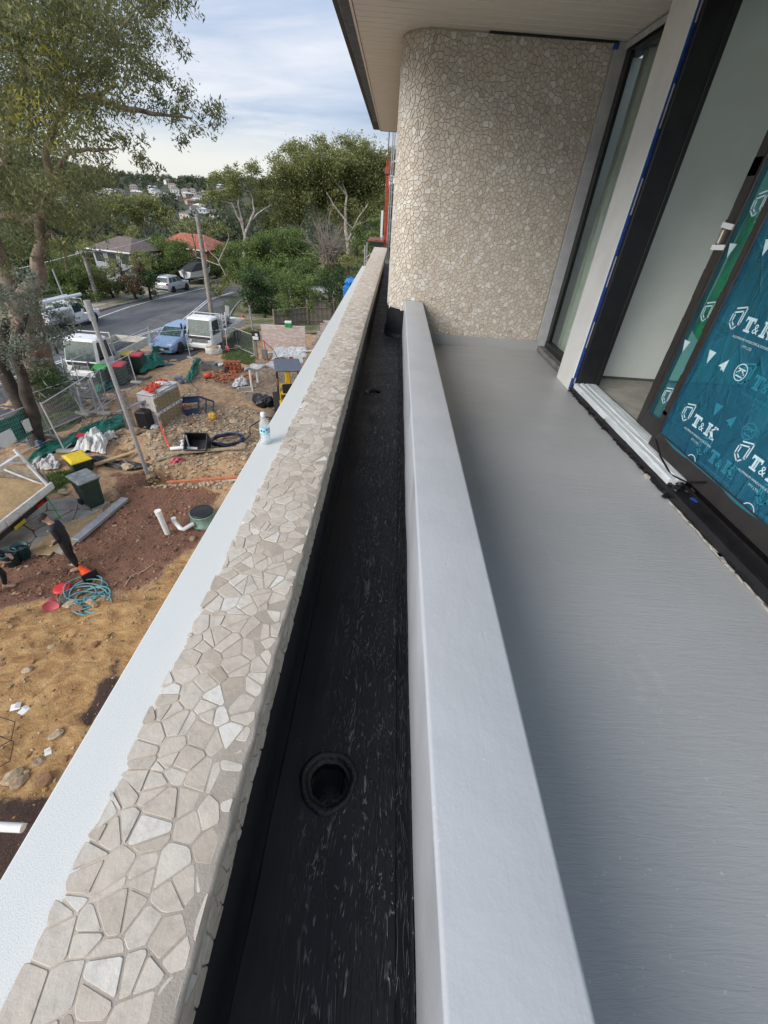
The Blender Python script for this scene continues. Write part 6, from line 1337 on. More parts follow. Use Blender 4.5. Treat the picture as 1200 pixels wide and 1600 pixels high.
# ================================================================ trees and shrubs
def leafmat(name, c0, c1, c2, rough=.55):
    mt = newmat(name); b = NB(mt); P = b.b.inputs
    b.l(b.ramp(b.attr('tint'), [(0., c0), (.5, c1), (1., c2)]), P['Base Color']); P['Roughness'].default_value = rough
    P['Subsurface Weight'].default_value = 0
    tl = b.n('ShaderNodeBsdfTranslucent'); b.l(b.ramp(b.attr('tint'), [(0., c0), (.5, c1), (1., c2)]), tl.inputs[0]); ms = b.n('ShaderNodeMixShader'); ms.inputs[0].default_value = .42
    b.l(b.b.outputs[0], ms.inputs[1]); b.l(tl.outputs[0], ms.inputs[2]); b.l(ms.outputs[0], mt.node_tree.nodes['Material Output'].inputs[0]); return mt
LM = dict(gum=leafmat('gum leaves', (0.073, 0.094, 0.045), (0.188, 0.204, 0.085), (0.357, 0.325, 0.122)),
          grey=leafmat('grey green leaves', (0.085, 0.104, 0.081), (0.176, 0.202, 0.156), (0.273, 0.299, 0.240)),
          dark=leafmat('dark glossy leaves', (0.021, 0.045, 0.016), (0.048, 0.090, 0.030), (0.105, 0.164, 0.053), .4),
          mid=leafmat('mid green leaves', (0.060, 0.099, 0.029), (0.139, 0.196, 0.053), (0.238, 0.298, 0.086)),
          olive=leafmat('olive leaves', (0.122, 0.141, 0.051), (0.237, 0.256, 0.089), (0.374, 0.374, 0.144)),
          brown=leafmat('rusty shrub leaves', (0.078, 0.052, 0.029), (0.156, 0.111, 0.065), (0.260, 0.195, 0.117)),
          yellow=leafmat('yellow blossom leaves', (0.182, 0.169, 0.026), (0.312, 0.286, 0.039), (0.468, 0.403, 0.065)),
          far=leafmat('far foliage', (0.045, 0.063, 0.033), (0.083, 0.101, 0.054), (0.135, 0.149, 0.083)))
bark = M('pale gum bark', (.36, .31, .27), .85, .3, 3, bump=.5, bscale=14); bark_g = M('grey brown limb bark', (.235, .18, .14), .88, .35, 2.6, bump=.6, bscale=10); bark_b = M('brown gum bark', (.20, .135, .10), .9, .35, 2.5, bump=.7, bscale=10); bark_d = M('dark bark', (.065, .05, .04), .9, .3, 4, bump=.7, bscale=14); twig_m = M('bare grey twig', (.24, .20, .165), .9, .15)
def leaves(name, parent, P, size, mat, aspect=.35, droop=.5, tint=None, kind=None, **kw):
    n = len(P); r = rng
    d = r.normal(size=(n, 3)); d[:, 2] = d[:, 2]*(1-droop)-droop*1.6; d /= np.linalg.norm(d, axis=1)[:, None]
    q = r.normal(size=(n, 3)); s = np.cross(d, q); s /= np.linalg.norm(s, axis=1)[:, None]
    L_ = size*r.uniform(.6, 1.35, n)[:, None]; Wd = L_*aspect*r.uniform(.7, 1.3, n)[:, None]
    up = np.cross(d, s)*L_*.10
    v = np.stack([P-d*L_*.5, P+s*Wd*.5+up, P+d*L_*.5, P-s*Wd*.5+up], 1).reshape(-1, 3).astype(np.float32)
    me = bpy.data.meshes.new(name); me.vertices.add(4*n); me.vertices.foreach_set('co', v.ravel()); me.loops.add(4*n); me.loops.foreach_set('vertex_index', np.arange(4*n, dtype=np.int32))
    me.polygons.add(n); me.polygons.foreach_set('loop_start', np.arange(0, 4*n, 4, dtype=np.int32)); me.polygons.foreach_set('loop_total', np.full(n, 4, dtype=np.int32)); me.update(calc_edges=True)
    me.materials.append(mat); t_ = np.clip((r.normal(.45, .2, n) if tint is None else tint), 0, 1).astype(np.float32)
    at = me.attributes.new('tint', 'FLOAT', 'POINT'); at.data.foreach_set('value', np.repeat(t_, 4)); return link(name, me, parent, kind=kind, **kw)
def clumps(cl, per, twig=.32, gap=.0):
    """cl: (centre, radius[, flatten]); sub-clumps of leaves inside each, brighter at the top of each tuft"""
    P = []; T = []
    for c_ in cl:
        c, R = np.array(c_[0], float), c_[1]; fl = c_[2] if len(c_) > 2 else .8; k = max(3, int(per*R*R))
        m_ = max(4, int(7*R**1.3)); u = rng.normal(size=(m_, 3)); u /= np.linalg.norm(u, axis=1)[:, None]; sc = c+u*np.array([1, 1, fl])*R*rng.uniform(.25, 1, m_)[:, None]**.6
        base = rng.normal(.42, .13, m_)
        for j in range(m_):
            nn_ = max(2, int(k/m_*rng.uniform(.5, 1.5))); o = rng.normal(size=(nn_, 3))*np.array([1, 1, .75])*R*twig
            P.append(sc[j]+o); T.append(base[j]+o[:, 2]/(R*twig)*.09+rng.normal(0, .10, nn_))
    return np.concatenate(P), np.concatenate(T)
def limbs(name, parent, paths, mat, n=8):
    for k, (pts, rs) in enumerate(paths):
        sm = []; rr2 = []
        for i in range(len(pts)-1):
            for f in (0, .34, .67):
                a, b_ = Vector(pts[i]), Vector(pts[i+1]); p = a.lerp(b_, f)
                if f: p += Vector((random.uniform(-1, 1), random.uniform(-1, 1), random.uniform(-1, 1)))*(a-b_).length*.035
                sm.append(p); rr2.append((rs[i]+(rs[i+1]-rs[i])*f)*random.uniform(.94, 1.06))
        sm.append(Vector(pts[-1])); rr2.append(rs[-1]); MB().tube(sm, rr2, n).build(name, mat, parent)
def root(name, label, cat, loc, group=None): return thing(name, label, cat, loc, 0, group)
def rel(o, p): return tuple(Vector(p)-o.location)
# --- the big gum by the road
gb = G(72, 640); gum = root('gum_tree', 'big gum tree with brown trunk beside the road fence at left', 'tree', gb)
gY = gb.y
def gpt(px, py, dy=0): return rel(gum, Yp(px, py, gY+dy))
limbs('trunk', gum, [([gpt(82, 665), gpt(72, 630), gpt(58, 560), gpt(42, 500), gpt(30, 455)], [.85, .66, .56, .54, .50])], bark_b, 16)
limbs('limb', gum, [([gpt(32, 470), gpt(48, 450), gpt(62, 432), gpt(58, 405), gpt(66, 380), gpt(62, 335)], [0.328, 0.281, 0.250, 0.203, 0.179, 0.156]), ([gpt(28, 465), gpt(8, 425), gpt(-5, 390), gpt(-20, 330), gpt(10, 250)], [0.328, 0.281, 0.234, 0.203, 0.156]),
   ([gpt(62, 340), gpt(48, 347), gpt(22, 336), gpt(-20, 338)], [0.140, 0.125, 0.117, 0.101]), ([gpt(62, 340), gpt(75, 320), gpt(82, 280), gpt(70, 240), gpt(85, 200), gpt(105, 160)], [0.148, 0.140, 0.117, 0.109, 0.094, 0.086]),
   ([gpt(95, 175), gpt(120, 155), gpt(150, 148), gpt(185, 133)], [0.078, 0.070, 0.062, 0.039]), ([gpt(140, 152), gpt(165, 158), gpt(195, 170), gpt(225, 174), gpt(260, 180), gpt(300, 185)], [0.078, 0.078, 0.070, 0.062, 0.039, 0.023]), ([gpt(150, 155), gpt(158, 165), gpt(162, 160)], [0.039, 0.039, 0.023]),
   ([gpt(82, 280), gpt(110, 235), gpt(150, 235), gpt(185, 230)], [0.078, 0.062, 0.047, 0.023]), ([gpt(105, 160), gpt(90, 110), gpt(110, 60), gpt(130, 0)], [0.086, 0.070, 0.055, 0.039]), ([gpt(10, 250), gpt(15, 180), gpt(40, 120), gpt(30, 50)], [0.140, 0.101, 0.070, 0.047]), ([gpt(105, 160), gpt(140, 110), gpt(180, 60), gpt(215, 10)], [0.062, 0.047, 0.039, 0.023]), ([gpt(66, 380), gpt(80, 360), gpt(100, 395), gpt(105, 425)], [0.078, 0.062, 0.047, 0.023])], bark_g)
gc = [(20, 60, 62), (80, 30, 60), (150, 62, 55), (212, 40, 45), (250, 20, 40), (180, 120, 58), (100, 120, 62), (30, 140, 60), (232, 85, 34), (262, 58, 26), (60, 200, 55), (130, 200, 48), (20, 250, 55), (90, 265, 55), (165, 255, 30), (200, 222, 36), (222, 255, 24), (262, 160, 38), (308, 168, 36), (290, 195, 28), (322, 192, 24), (275, 142, 20), (245, 152, 16), (240, 262, 14), (130, 310, 42), (60, 330, 50), (10, 330, 50), (105, 345, 30), (150, 285, 34), (40, 290, 50), (195, 180, 22), (215, 110, 24), (160, 170, 30), (100, -60, 80), (200, -45, 60), (0, -60, 80), (-70, 100, 85), (-70, 260, 80), (270, -20, 40), (140, 355, 24), (20, 395, 36), (0, 200, 50), (336, 215, 9), (240, 110, 16), (195, 88, 34), (60, 400, 20), (95, 395, 26), (20, 425, 26), (122, 380, 26), (0, 440, 30), (60, 90, 50), (140, 20, 45), (-30, 20, 60)]
cl = []; cly = []
for px, py, R_ in gc:
    for rep in range(2 if R_ > 40 else 1):
        dy = rng.uniform(-3.2, 3.2) if R_ > 30 else rng.uniform(-1.2, 1.2); p = gpt(px+rng.uniform(-8, 8)*rep, py, dy); dd = (Vector(p)+gum.location).length
        cl.append((p, R_/648*dd*.80*.86, .8))
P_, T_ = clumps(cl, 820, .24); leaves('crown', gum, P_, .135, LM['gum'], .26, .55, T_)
P_, T_ = clumps([(gpt(112, 362, -1), .42), (gpt(100, 60, -2), .8), (gpt(60, 200, -3), .7), (gpt(130, 180, -2.5), .8), (gpt(110, 150, -2), .7), (gpt(30, 40, -2), .7), (gpt(185, 135, -1), .5)], 260, .4); leaves('blossom', gum, P_, .15, LM['yellow'], .3, .5, T_)
P_ = rng.normal(size=(900, 3))*np.array([.55, .5, .35])+np.array(gpt(72, 600, -1.0)); leaves('mistletoe_clump', gum, P_, .42, LM['dark'], .10, .3)
# --- grey-green shrub with dark stems in front of the gum
sb = G(30, 690); sh = root('bottlebrush_tree', 'grey green leafed tree with dark twin stems in front of gum trunk', 'tree', sb)
def spt(px, py, dy=0): return rel(sh, Yp(px, py, sb.y+dy))
limbs('trunk', sh, [([spt(60, 700), spt(40, 650), spt(15, 600), spt(0, 560), spt(10, 500)], [.28, .24, .21, .18, .1]), ([spt(62, 700), spt(52, 650), spt(38, 600), spt(25, 560), spt(40, 490)], [.26, .22, .18, .14, .08])], bark_d, 10)
cl = [(spt(px, py, rng.uniform(-.9, .9)), R_/648*17*.8*.84) for px, py, R_ in ((28, 470, 38), (60, 500, 34), (15, 525, 42), (85, 490, 26), (72, 535, 30), (104, 508, 18), (30, 560, 26), (62, 575, 18), (-20, 480, 50), (45, 445, 22), (100, 475, 13), (50, 540, 30))]
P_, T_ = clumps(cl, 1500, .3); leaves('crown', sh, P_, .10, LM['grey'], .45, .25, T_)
# --- generic trees and shrubs beyond the road
def tree(name, label, base, ells, per, size, key, trunk=None, tm=bark, cat='tree', group=None, limbsn=5, aspect=.5, droop=.25, twig=.32, bare=False):
    t = root(name, label, cat, base, group); bx = Vector(base)
    cls = []
    if cat == 'shrub': ells = [(a, b_, c_*1.15, d_*1.1, e_) for a, b_, c_, d_, e_ in ells]+[(a, b_+d_*.85, c_*1.05, d_*.8, e_-.8) for a, b_, c_, d_, e_ in ells]
    else: ells = [(a, b_, c_*1.12, d_*1.12, e_) for a, b_, c_, d_, e_ in ells]
    for (px, py, rx, ry, Y) in ells:             # picture ellipse at a distance -> clumps filling that volume
        c = Yp(px, py, Y); dd = c.length; R1, R2 = rx/648*dd*.8*.9, ry/648*dd*.72*.9
        nb_ = max(5, int(R1*R2*2.0)+4)
        for k in range(nb_):
            u = rng.normal(size=3); u /= np.linalg.norm(u); q = u*rng.uniform(.35, 1)**.5; cr_ = min(R1, R2)*rng.uniform(.34, .6)
            cls.append((rel(t, c+Vector((q[0]*(R1-cr_*.6), q[1]*min(R1, 3.2), q[2]*(R2-cr_*.6)))), cr_, .75))
    if trunk is None:
        cz = Vector(cls[0][0]); limbs('trunk', t, [([(0, 0, -.3), (cz.x*.3, cz.y*.3, cz.z*.5), tuple(cz)], [.14, .11, .05])], tm, 7)
    else: limbs('trunk', t, trunk, tm, 9)
    if limbsn:
        top = Vector(trunk[0][0][-1]) if trunk else Vector(cls[0][0])*.6
        for k in range(min(limbsn, len(cls))): q = Vector(cls[(k*7) % len(cls)][0]); limbs('limb', t, [([tuple(top), tuple(top.lerp(q, .5)+Vector((0, 0, .25))), tuple(q)], [.08, .05, .02])], tm, 5)
    P_, T_ = clumps(cls, per, twig); leaves('crown', t, P_, size, LM[key], aspect, droop, T_); return t
Bs = lambda px, py: G(px, py)
def tp(t_, Y, *pts): return [tuple(Yp(px, py, Y)-Vector(t_)) for px, py in pts]
# tall trees
b0 = Vector(tuple(Yp(384, 395, 62))); b0.z = -13
tree('gum_tree', 'spreading gum with bare white forked limbs beyond the road bend', b0, [(345, 290, 34, 24, 62), (385, 275, 42, 22, 63), (418, 300, 26, 26, 63), (330, 315, 22, 14, 61), (400, 325, 22, 14, 64), (365, 262, 18, 10, 62)], 260, .27, 'olive',
     [(tp(b0, 62, (385, 420), (382, 385), (385, 360), (398, 330), (392, 300)), [.30, .26, .2, .13, .07]), (tp(b0, 62, (384, 372), (376, 345), (362, 318), (340, 312)), [.17, .14, .10, .05]), (tp(b0, 62, (380, 352), (372, 320), (376, 290)), [.12, .09, .04]), (tp(b0, 62, (392, 345), (408, 330), (425, 318)), [.1, .08, .04])], bark, limbsn=3, aspect=.4)
b0 = Vector(tuple(Yp(525, 420, 66))); b0.z = -13
tree('gum_tree', 'tallest dense gum tree behind the bushes left of stone wall', b0, [(515, 250, 60, 36, 66), (470, 265, 38, 32, 65), (560, 270, 42, 44, 68), (500, 310, 60, 38, 66), (555, 335, 46, 36, 67), (450, 320, 26, 36, 65), (540, 232, 40, 20, 66), (460, 232, 26, 16, 66), (590, 300, 22, 50, 68), (604, 255, 20, 36, 68), (446, 262, 26, 24, 65), (430, 350, 26, 24, 64)], 260, .28, 'olive',
     [(tp(b0, 64, (545, 430), (545, 390), (540, 345), (542, 305)), [.36, .3, .22, .12]), (tp(b0, 63.5, (545, 375), (560, 340), (575, 318)), [.14, .1, .05]), (tp(b0, 63.5, (541, 345), (520, 318), (510, 300)), [.13, .09, .04]), (tp(b0, 63, (548, 380), (556, 362), (540, 345)), [.1, .06, .03])], bark, limbsn=3, aspect=.4)
b0 = Vector(tuple(Yp(225, 350, 85))); b0.z = -15
tree('street_tree', 'olive tree in the middle distance left of the terracotta roof', b0, [(225, 325, 34, 22, 85), (200, 350, 26, 14, 86), (255, 335, 20, 16, 85)], 130, .38, 'olive', limbsn=3)
b0 = Vector(tuple(Yp(150, 330, 80))); b0.z = -15
tree('street_tree', 'sparse tree showing pale branches just right of the gum crown', b0, [(150, 315, 40, 22, 80), (120, 345, 40, 18, 78), (185, 320, 22, 18, 80)], 90, .38, 'olive', limbsn=6)
b0 = Vector(tuple(Yp(300, 350, 70))); b0.z = -13
tree('street_tree', 'feathery tree overhanging the terracotta roof by the power pole', b0, [(300, 355, 32, 15, 69), (330, 352, 26, 16, 68), (275, 345, 18, 10, 70), (345, 355, 16, 14, 69)], 240, .26, 'olive', limbsn=4)
# shrubs on the far verge, left to right
sp_ = [('leafy_shrub', 'dark shrubs behind the gum trunk at far left', (30, 425), [(10, 400, 50, 30, 48), (40, 440, 40, 26, 44)], 'dark'), ('leafy_shrub', 'green shrub behind the white trade ute cab', (110, 455), [(105, 425, 34, 30, 44), (130, 440, 22, 22, 43)], 'mid'),
       ('leafy_shrub', 'tall olive shrub left of the road side power pole', (85, 440), [(80, 400, 40, 26, 52)], 'olive'), ('leafy_shrub', 'mixed shrub under the grey roofed house', (175, 450), [(170, 432, 26, 22, 46), (150, 430, 22, 24, 46)], 'olive'),
       ('rusty_shrub', 'reddish brown shrub by the footpath left of silver wagon', (205, 445), [(203, 425, 18, 26, 46)], 'brown'), ('leafy_shrub', 'dense rounded green tree behind the silver wagon', (250, 440), [(250, 403, 42, 30, 62), (225, 416, 28, 22, 61), (280, 408, 28, 26, 63), (258, 424, 24, 12, 61)], 'mid'),
       ('leafy_shrub', 'dark bush between rusty shrub and dense green tree', (228, 448), [(228, 436, 18, 18, 47), (190, 442, 20, 12, 46)], 'dark'), ('leafy_shrub', 'drooping green bush behind the boat cover', (335, 440), [(345, 408, 26, 18, 72), (335, 420, 16, 12, 72)], 'mid'),
       ('leafy_shrub', 'small feathery bush right of the tall power pole at kerb', (340, 462), [(338, 448, 14, 14, 52), (352, 440, 12, 14, 52)], 'olive'), ('leafy_shrub', 'large mid green tree mass below the white limbed gum', (430, 440), [(430, 390, 46, 30, 54), (470, 385, 36, 34, 55), (400, 395, 30, 26, 55), (450, 420, 40, 26, 50)], 'mid'),
       ('leafy_shrub', 'very dark rounded bush at the road bend beside grass', (405, 490), [(405, 450, 30, 32, 44), (425, 470, 28, 22, 43), (390, 465, 16, 22, 44)], 'dark'), ('leafy_shrub', 'green shrub with long stems behind the paling fence', (460, 490), [(455, 440, 28, 34, 42), (478, 455, 22, 24, 40), (440, 470, 20, 18, 39)], 'mid'),
       ('leafy_shrub', 'broad mid green bush mass hiding the far road bend', (440, 450), [(425, 430, 40, 26, 50), (400, 425, 26, 20, 53), (465, 440, 36, 28, 47), (500, 440, 36, 28, 46), (380, 430, 14, 16, 56), (535, 415, 32, 24, 48), (470, 410, 44, 26, 50), (430, 455, 34, 24, 46), (555, 430, 24, 22, 47)], 'mid'), ('leafy_shrub', 'bushy growth rising directly behind both paling fences', (500, 480), [(490, 462, 38, 24, 43), (530, 455, 32, 26, 42), (455, 472, 26, 20, 42), (550, 440, 22, 20, 43)], 'olive'), ('leafy_shrub', 'small olive shrub in front of the grey roofed house', (205, 420), [(192, 408, 32, 15, 56), (225, 403, 22, 15, 56)], 'olive'), ('leafy_shrub', 'dark leafy bush above the higher paling fence', (520, 470), [(522, 445, 34, 24, 38), (545, 432, 24, 22, 38)], 'dark'), ('leafy_shrub', 'olive bush between bare brown shrub and stone ledge', (545, 430), [(545, 405, 22, 16, 42), (560, 395, 18, 20, 46)], 'olive'), ('leafy_shrub', 'green tree edge left of the scaffold frame', (575, 380), [(585, 355, 18, 26, 50), (560, 370, 18, 20, 50)], 'mid')]
for nm, lab, bp_, el, key in sp_:
    Yb = el[0][4]; b0 = Vector(tuple(Yp(el[0][0], el[0][1], Yb))); b0.z = zg(0, Yb)-.2
    tree(nm, lab, b0, el, 720 if Yb < 49 else 600, .15 if Yb < 44 else .18, key, cat='shrub', tm=bark_d, group='shrubs and bushes beyond the road', limbsn=3, aspect=.55, droop=.15, twig=.34)
for lab, el, key in (('tall mixed greenery behind the grey roofed house', [(150, 395, 30, 22, 66), (190, 372, 34, 16, 70), (120, 400, 26, 26, 62)], 'olive'), ('green tree covering the left of the terracotta roof', [(262, 385, 30, 16, 66), (240, 380, 24, 16, 68), (285, 395, 26, 20, 64)], 'mid'), ('dark green tree right of the terracotta house', [(365, 400, 24, 26, 64), (350, 385, 16, 14, 66), (380, 420, 22, 18, 60)], 'mid'), ('dense hedge trees behind the boat and wagon', [(300, 412, 30, 16, 71), (325, 420, 24, 13, 72), (275, 415, 26, 14, 70)], 'dark')):
    Yb = el[0][4]; b0 = Vector(tuple(Yp(el[0][0], el[0][1], Yb))); b0.z = zg(0, Yb)-1; tree('leafy_shrub', lab, b0, el, 420, .21, key, cat='shrub', tm=bark_d, group='shrubs and bushes beyond the road', limbsn=3, aspect=.55, droop=.15, twig=.34)
# bare brown shrub
b0 = Vector(tuple(Yp(510, 420, 46))); b0.z = zg(0, 46); t = root('bare_shrub', 'leafless grey brown shrub in front of the tallest gum', 'shrub', b0); mb = MB(); r = random.Random(8); c = Yp(512, 378, 46)
for k in range(130):
    a = r.uniform(0, 2*PI); q = rel(t, c+Vector((r.gauss(0, 1.1), r.gauss(0, .9), r.gauss(.2, 1.1)))); s_ = Vector(rel(t, c))+Vector((r.gauss(0, .35), r.gauss(0, .35), -1.7)); m_ = s_.lerp(Vector(q), .55)+Vector((0, 0, .35)); mb.tube([s_, m_, q], [.035, .022, .008], 4, caps=False)
    for z in range(2): e_ = Vector(q)+Vector((r.gauss(0, .5), r.gauss(0, .5), r.uniform(-.1, .5))); mb.tube([m_.lerp(Vector(q), .5), e_], [.014, .005], 3, caps=False)
mb.build('branches', twig_m, t); P_, T_ = clumps([(rel(t, Yp(525, 410, 45.5)), 1.0), (rel(t, Yp(540, 400, 46)), .8), (rel(t, Yp(495, 415, 45)), .6)], 110, .35); leaves('foliage', t, P_, .18, LM['brown'], .4, .2, T_)
# bare white branches left of the dark bush
for k, (lab, paths) in enumerate((('bare pale dead branches leaning over the road by power pole', [[(352, 430), (340, 405), (330, 396), (322, 385)], [(342, 408), (350, 390), (358, 372), (356, 362)], [(345, 415), (325, 408), (308, 402)]]),)):
    b0 = Vector(tuple(Yp(352, 430, 50))); t = root('dead_branches', lab, 'branches', b0)
    for q in paths: limbs('branch', t, [([rel(t, Yp(px, py, 50)) for px, py in q], [.06, .05, .035, .015][:len(q)])], bark, 6)
# strappy plants behind the fence
for k, (px, py, lab) in enumerate(((470, 492, 'strappy leafed plant behind the lower paling fence'), (452, 500, 'smaller strappy plant at left end of paling fence'))):
    p = G(px, py); t = root('strappy_plant', lab, 'plant', p); n = 140; a = rng.uniform(0, 2*PI, n); P_ = np.stack([np.cos(a)*rng.uniform(.05, .55, n), np.sin(a)*rng.uniform(.05, .55, n), rng.uniform(.2, 1.5-.4*k, n)], -1); leaves('blades', t, P_, .95, LM['olive'], .05, -.35)
p = G(195-50, 474); t = root('letterbox', 'small white letterbox on a post by the far footpath', 'letterbox', G(182, 466)); MB().box((0, 0, .45), (.06, .06, .9)).build('post', white_p, t); MB().box((0, 0, 1.0), (.35, .25, .25), .04).build('box_body', white_p, t)
# weeds and grass
gp_ = []
for pl_, n in ((grassv, 4500), (grass2, 2600), (weeds, 2600), (weeds2, 1500)):
    x0, x1 = min(p[0] for p in pl_), max(p[0] for p in pl_); y0, y1 = min(p[1] for p in pl_), max(p[1] for p in pl_); pts = np.stack([rng.uniform(x0, x1, n*3), rng.uniform(y0, y1, n*3)], -1); pts = pts[inpoly(pts[:, 0], pts[:, 1], pl_)][:n]
    gp_ += [(x, y, zs(x, y)+.05) for x, y in pts]
leaves('grass', None, np.array(gp_), .18, LM['mid'], .12, -.6, kind='stuff', label='rough grass and weeds along the verge', cat='grass')
# ================================================================ houses and wooded hills
roof_t = M('terracotta tiles', (.46, .16, .10), .8, .3, 3); roof_g = M('dull brown tiles', (.15, .115, .10), .85, .2, 3); wall_b = M('orange house brick', (.36, .15, .08), .9, .2, 6); pale_w = M('pale house wall', (.56, .54, .50), .8, .1, 4); dk_win = M('house window', (.04, .05, .06), .2)
def house(label, loc, rz, w, d, h, rh, wm, rm, cat='house', group=None, tiles=False, wins=3):
    t = thing('house', label, cat, loc, rz, group); MB().box((0, 0, h/2-3), (w, d, h+6)).build('wall', wm, t); o = .5; zb = h
    v = [(-w/2-o, -d/2-o, zb), (w/2+o, -d/2-o, zb), (w/2+o, d/2+o, zb), (-w/2-o, d/2+o, zb), (-w/2+d*.35, 0, zb+rh), (w/2-d*.35, 0, zb+rh)]
    mb = MB(); mb.add(v, [(0, 1, 5, 4), (1, 2, 5), (2, 3, 4, 5), (3, 0, 4), (3, 2, 1, 0)])
    if tiles:
        for k in range(1, 13):
            f = k/13; a, b_ = Vector(v[0]).lerp(Vector(v[4]), f), Vector(v[1]).lerp(Vector(v[5]), f); mb.tube([a, b_], .06, 4)
        for k in range(30):
            x = -w/2+(k+.5)*w/30; top = Vector((max(v[4][0], min(v[5][0], x)), 0, zb+rh)); mb.tube([(x, -d/2-o, zb+.03), (x, -d/2-o, zb+.03) if False else tuple(Vector((x, -d/2-o, zb)).lerp(Vector((x, 0, zb+rh)), min(1, 1-max(0, abs(x)-abs(v[5][0]))/(d*.35+o))))], .05, 4)
    mb.build('roof', rm, t)
    for k in range(wins):
        x = -w/2+(k+.5)*w/wins; fr = MB().box((x, -d/2-.02, h*.55), (1.5, .06, 1.2), .01).build('window', white_p, t); MB().box((x, -d/2-.06, h*.55), (1.35, .03, 1.05)).build('pane', dk_win, fr)
    MB().box((0, -d/2-o-.06, zb-.05), (w+2*o, .1, .14), .02).build('gutter', white_p, t); return t
p = Yp(300, 385, 76); house('house with terracotta tiled roof and orange brick beyond the road', (p.x, 77, -9.2), -.25, 8.6, 6.5, 2.1, 1.7, wall_b, roof_t, tiles=True)
p = Yp(205, 402, 60); house('grey house with dull brown roof behind the far verge shrubs', (p.x-1.2, 62, -8.4), -.3, 6, 5.5, 1.9, 1.3, M('blue grey wall', (.30, .33, .36), .8), roof_g)
p = Yp(240, 362, 100); house('flat grey roofed house behind the dense green tree', (p.x, 100, -12), -.1, 14, 8, 3.2, .7, M('grey wall', (.28, .30, .29), .8), M('grey metal roof', (.27, .30, .31), .5), wins=5)
p = Yp(490, 448, 44); t = thing('caravan', 'white caravan half hidden by bushes behind the paling fence', 'caravan', (p.x, 44, zg(0, 44)), .15); MB().box((0, 0, 1.5), (4.6, 2, 2.0), .25).build('body', white_p, t); MB().box((.3, -1.02, 1.7), (1.2, .04, .6), .05).build('window', dkglass, t); MB().box((-1.4, -1.02, 1.4), (.7, .04, 1.6), .03).build('door', pale_w, t)
for s in (-.8, .8): wheel(t, .95*s, -.2, .3, .2)
fr = random.Random(31); fp = []
cols = [M('white render', (.66, .66, .64), .8), M('cream render', (.58, .52, .44), .8), M('pale brick wall', (.45, .33, .27), .85)]; rfs = [M('pale metal roof', (.58, .59, .60), .5), roof_t, M('slate roof', (.16, .17, .18), .7), roof_g]
protos = {}
for k in range(64):
    px = fr.uniform(95, 345); py = fr.uniform(279, 345); d_ = ray(px, py); d_ = d_/math.hypot(d_[0], d_[1])
    hit = None
    for s in np.arange(170, 1400, 12.):
        x, y = d_[0]*s, d_[1]*s
        if d_[2]*s < float(hz(np.array(x), np.array(y)))+7: hit = (x, y, float(hz(np.array(x), np.array(y)))); break
    if hit is None: continue
    key = (k % 3, fr.choice([0, 0, 0, 1, 2, 2, 3])); az = math.atan2(d_[0], d_[1])
    if key not in protos:
        t = house(['small house with pale metal roof on the far wooded hillside', 'small house with terracotta roof on the far wooded hillside', 'small house with slate roof on the far wooded hillside', 'small house with dull brown roof on the far wooded hillside'][key[1]], hit, -az+fr.uniform(-.6, .6), fr.uniform(8, 12), fr.uniform(6, 8), fr.uniform(3, 5), fr.uniform(1.0, 2.0), cols[key[0]], rfs[key[1]], group=['pale', 'terracotta', 'slate', 'brown'][key[1]]+' roofed houses on the far hillside', wins=3); protos[key] = t
    else: t = copy_tree(protos[key]); t.location = hit; t.rotation_euler = (0, 0, -az+fr.uniform(-.7, .7))
    fp.append(hit)
# wooded hillside: crowns as leaf clusters, denser than one can count
n = 4200; az = rng.uniform(-1.1, .25, n); rr_ = np.where(rng.random(n) < .35, rng.uniform(110, 300, n), rng.uniform(260, 1150, n)); X, Y = rr_*np.sin(az), rr_*np.cos(az); Zh = hz(X, Y); ok = np.ones(n, bool)
for hx_, hy_, _ in fp:
    dd = np.hypot(X-hx_, Y-hy_); tow = (np.hypot(X, Y) < math.hypot(hx_, hy_)) & (dd < 22); ok &= ~(tow | (dd < 9))
ok &= ~((Y < 115) & (np.abs(X+18) < 12)); X, Y, Zh, rr_ = X[ok], Y[ok], Zh[ok], rr_[ok]; P_ = []; T_ = []; SZ_ = []
for x, y, z_, d_ in zip(X, Y, Zh, rr_):
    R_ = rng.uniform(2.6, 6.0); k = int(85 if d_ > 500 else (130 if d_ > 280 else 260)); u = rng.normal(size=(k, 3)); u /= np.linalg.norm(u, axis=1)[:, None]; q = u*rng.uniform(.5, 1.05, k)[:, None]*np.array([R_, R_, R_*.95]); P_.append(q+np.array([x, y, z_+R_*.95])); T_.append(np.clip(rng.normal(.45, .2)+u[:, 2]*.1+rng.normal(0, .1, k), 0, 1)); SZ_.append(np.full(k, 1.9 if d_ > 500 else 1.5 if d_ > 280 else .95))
P_ = np.concatenate(P_); T_ = np.concatenate(T_); SZ_ = np.concatenate(SZ_); 
for i, (lo, hi) in enumerate(((0, 1.), (1., 1.6), (1.6, 9))):
    m_ = (SZ_ > lo) & (SZ_ <= hi); leaves('far_woodland', None, P_[m_], float(SZ_[m_].mean()), LM['far'], .75, .1, T_[m_], kind='stuff', label=['nearest belt of wooded hillside below the horizon', 'middle belt of wooded hillside dotted with houses', 'farthest wooded ridge along the skyline'][i], cat='woodland')
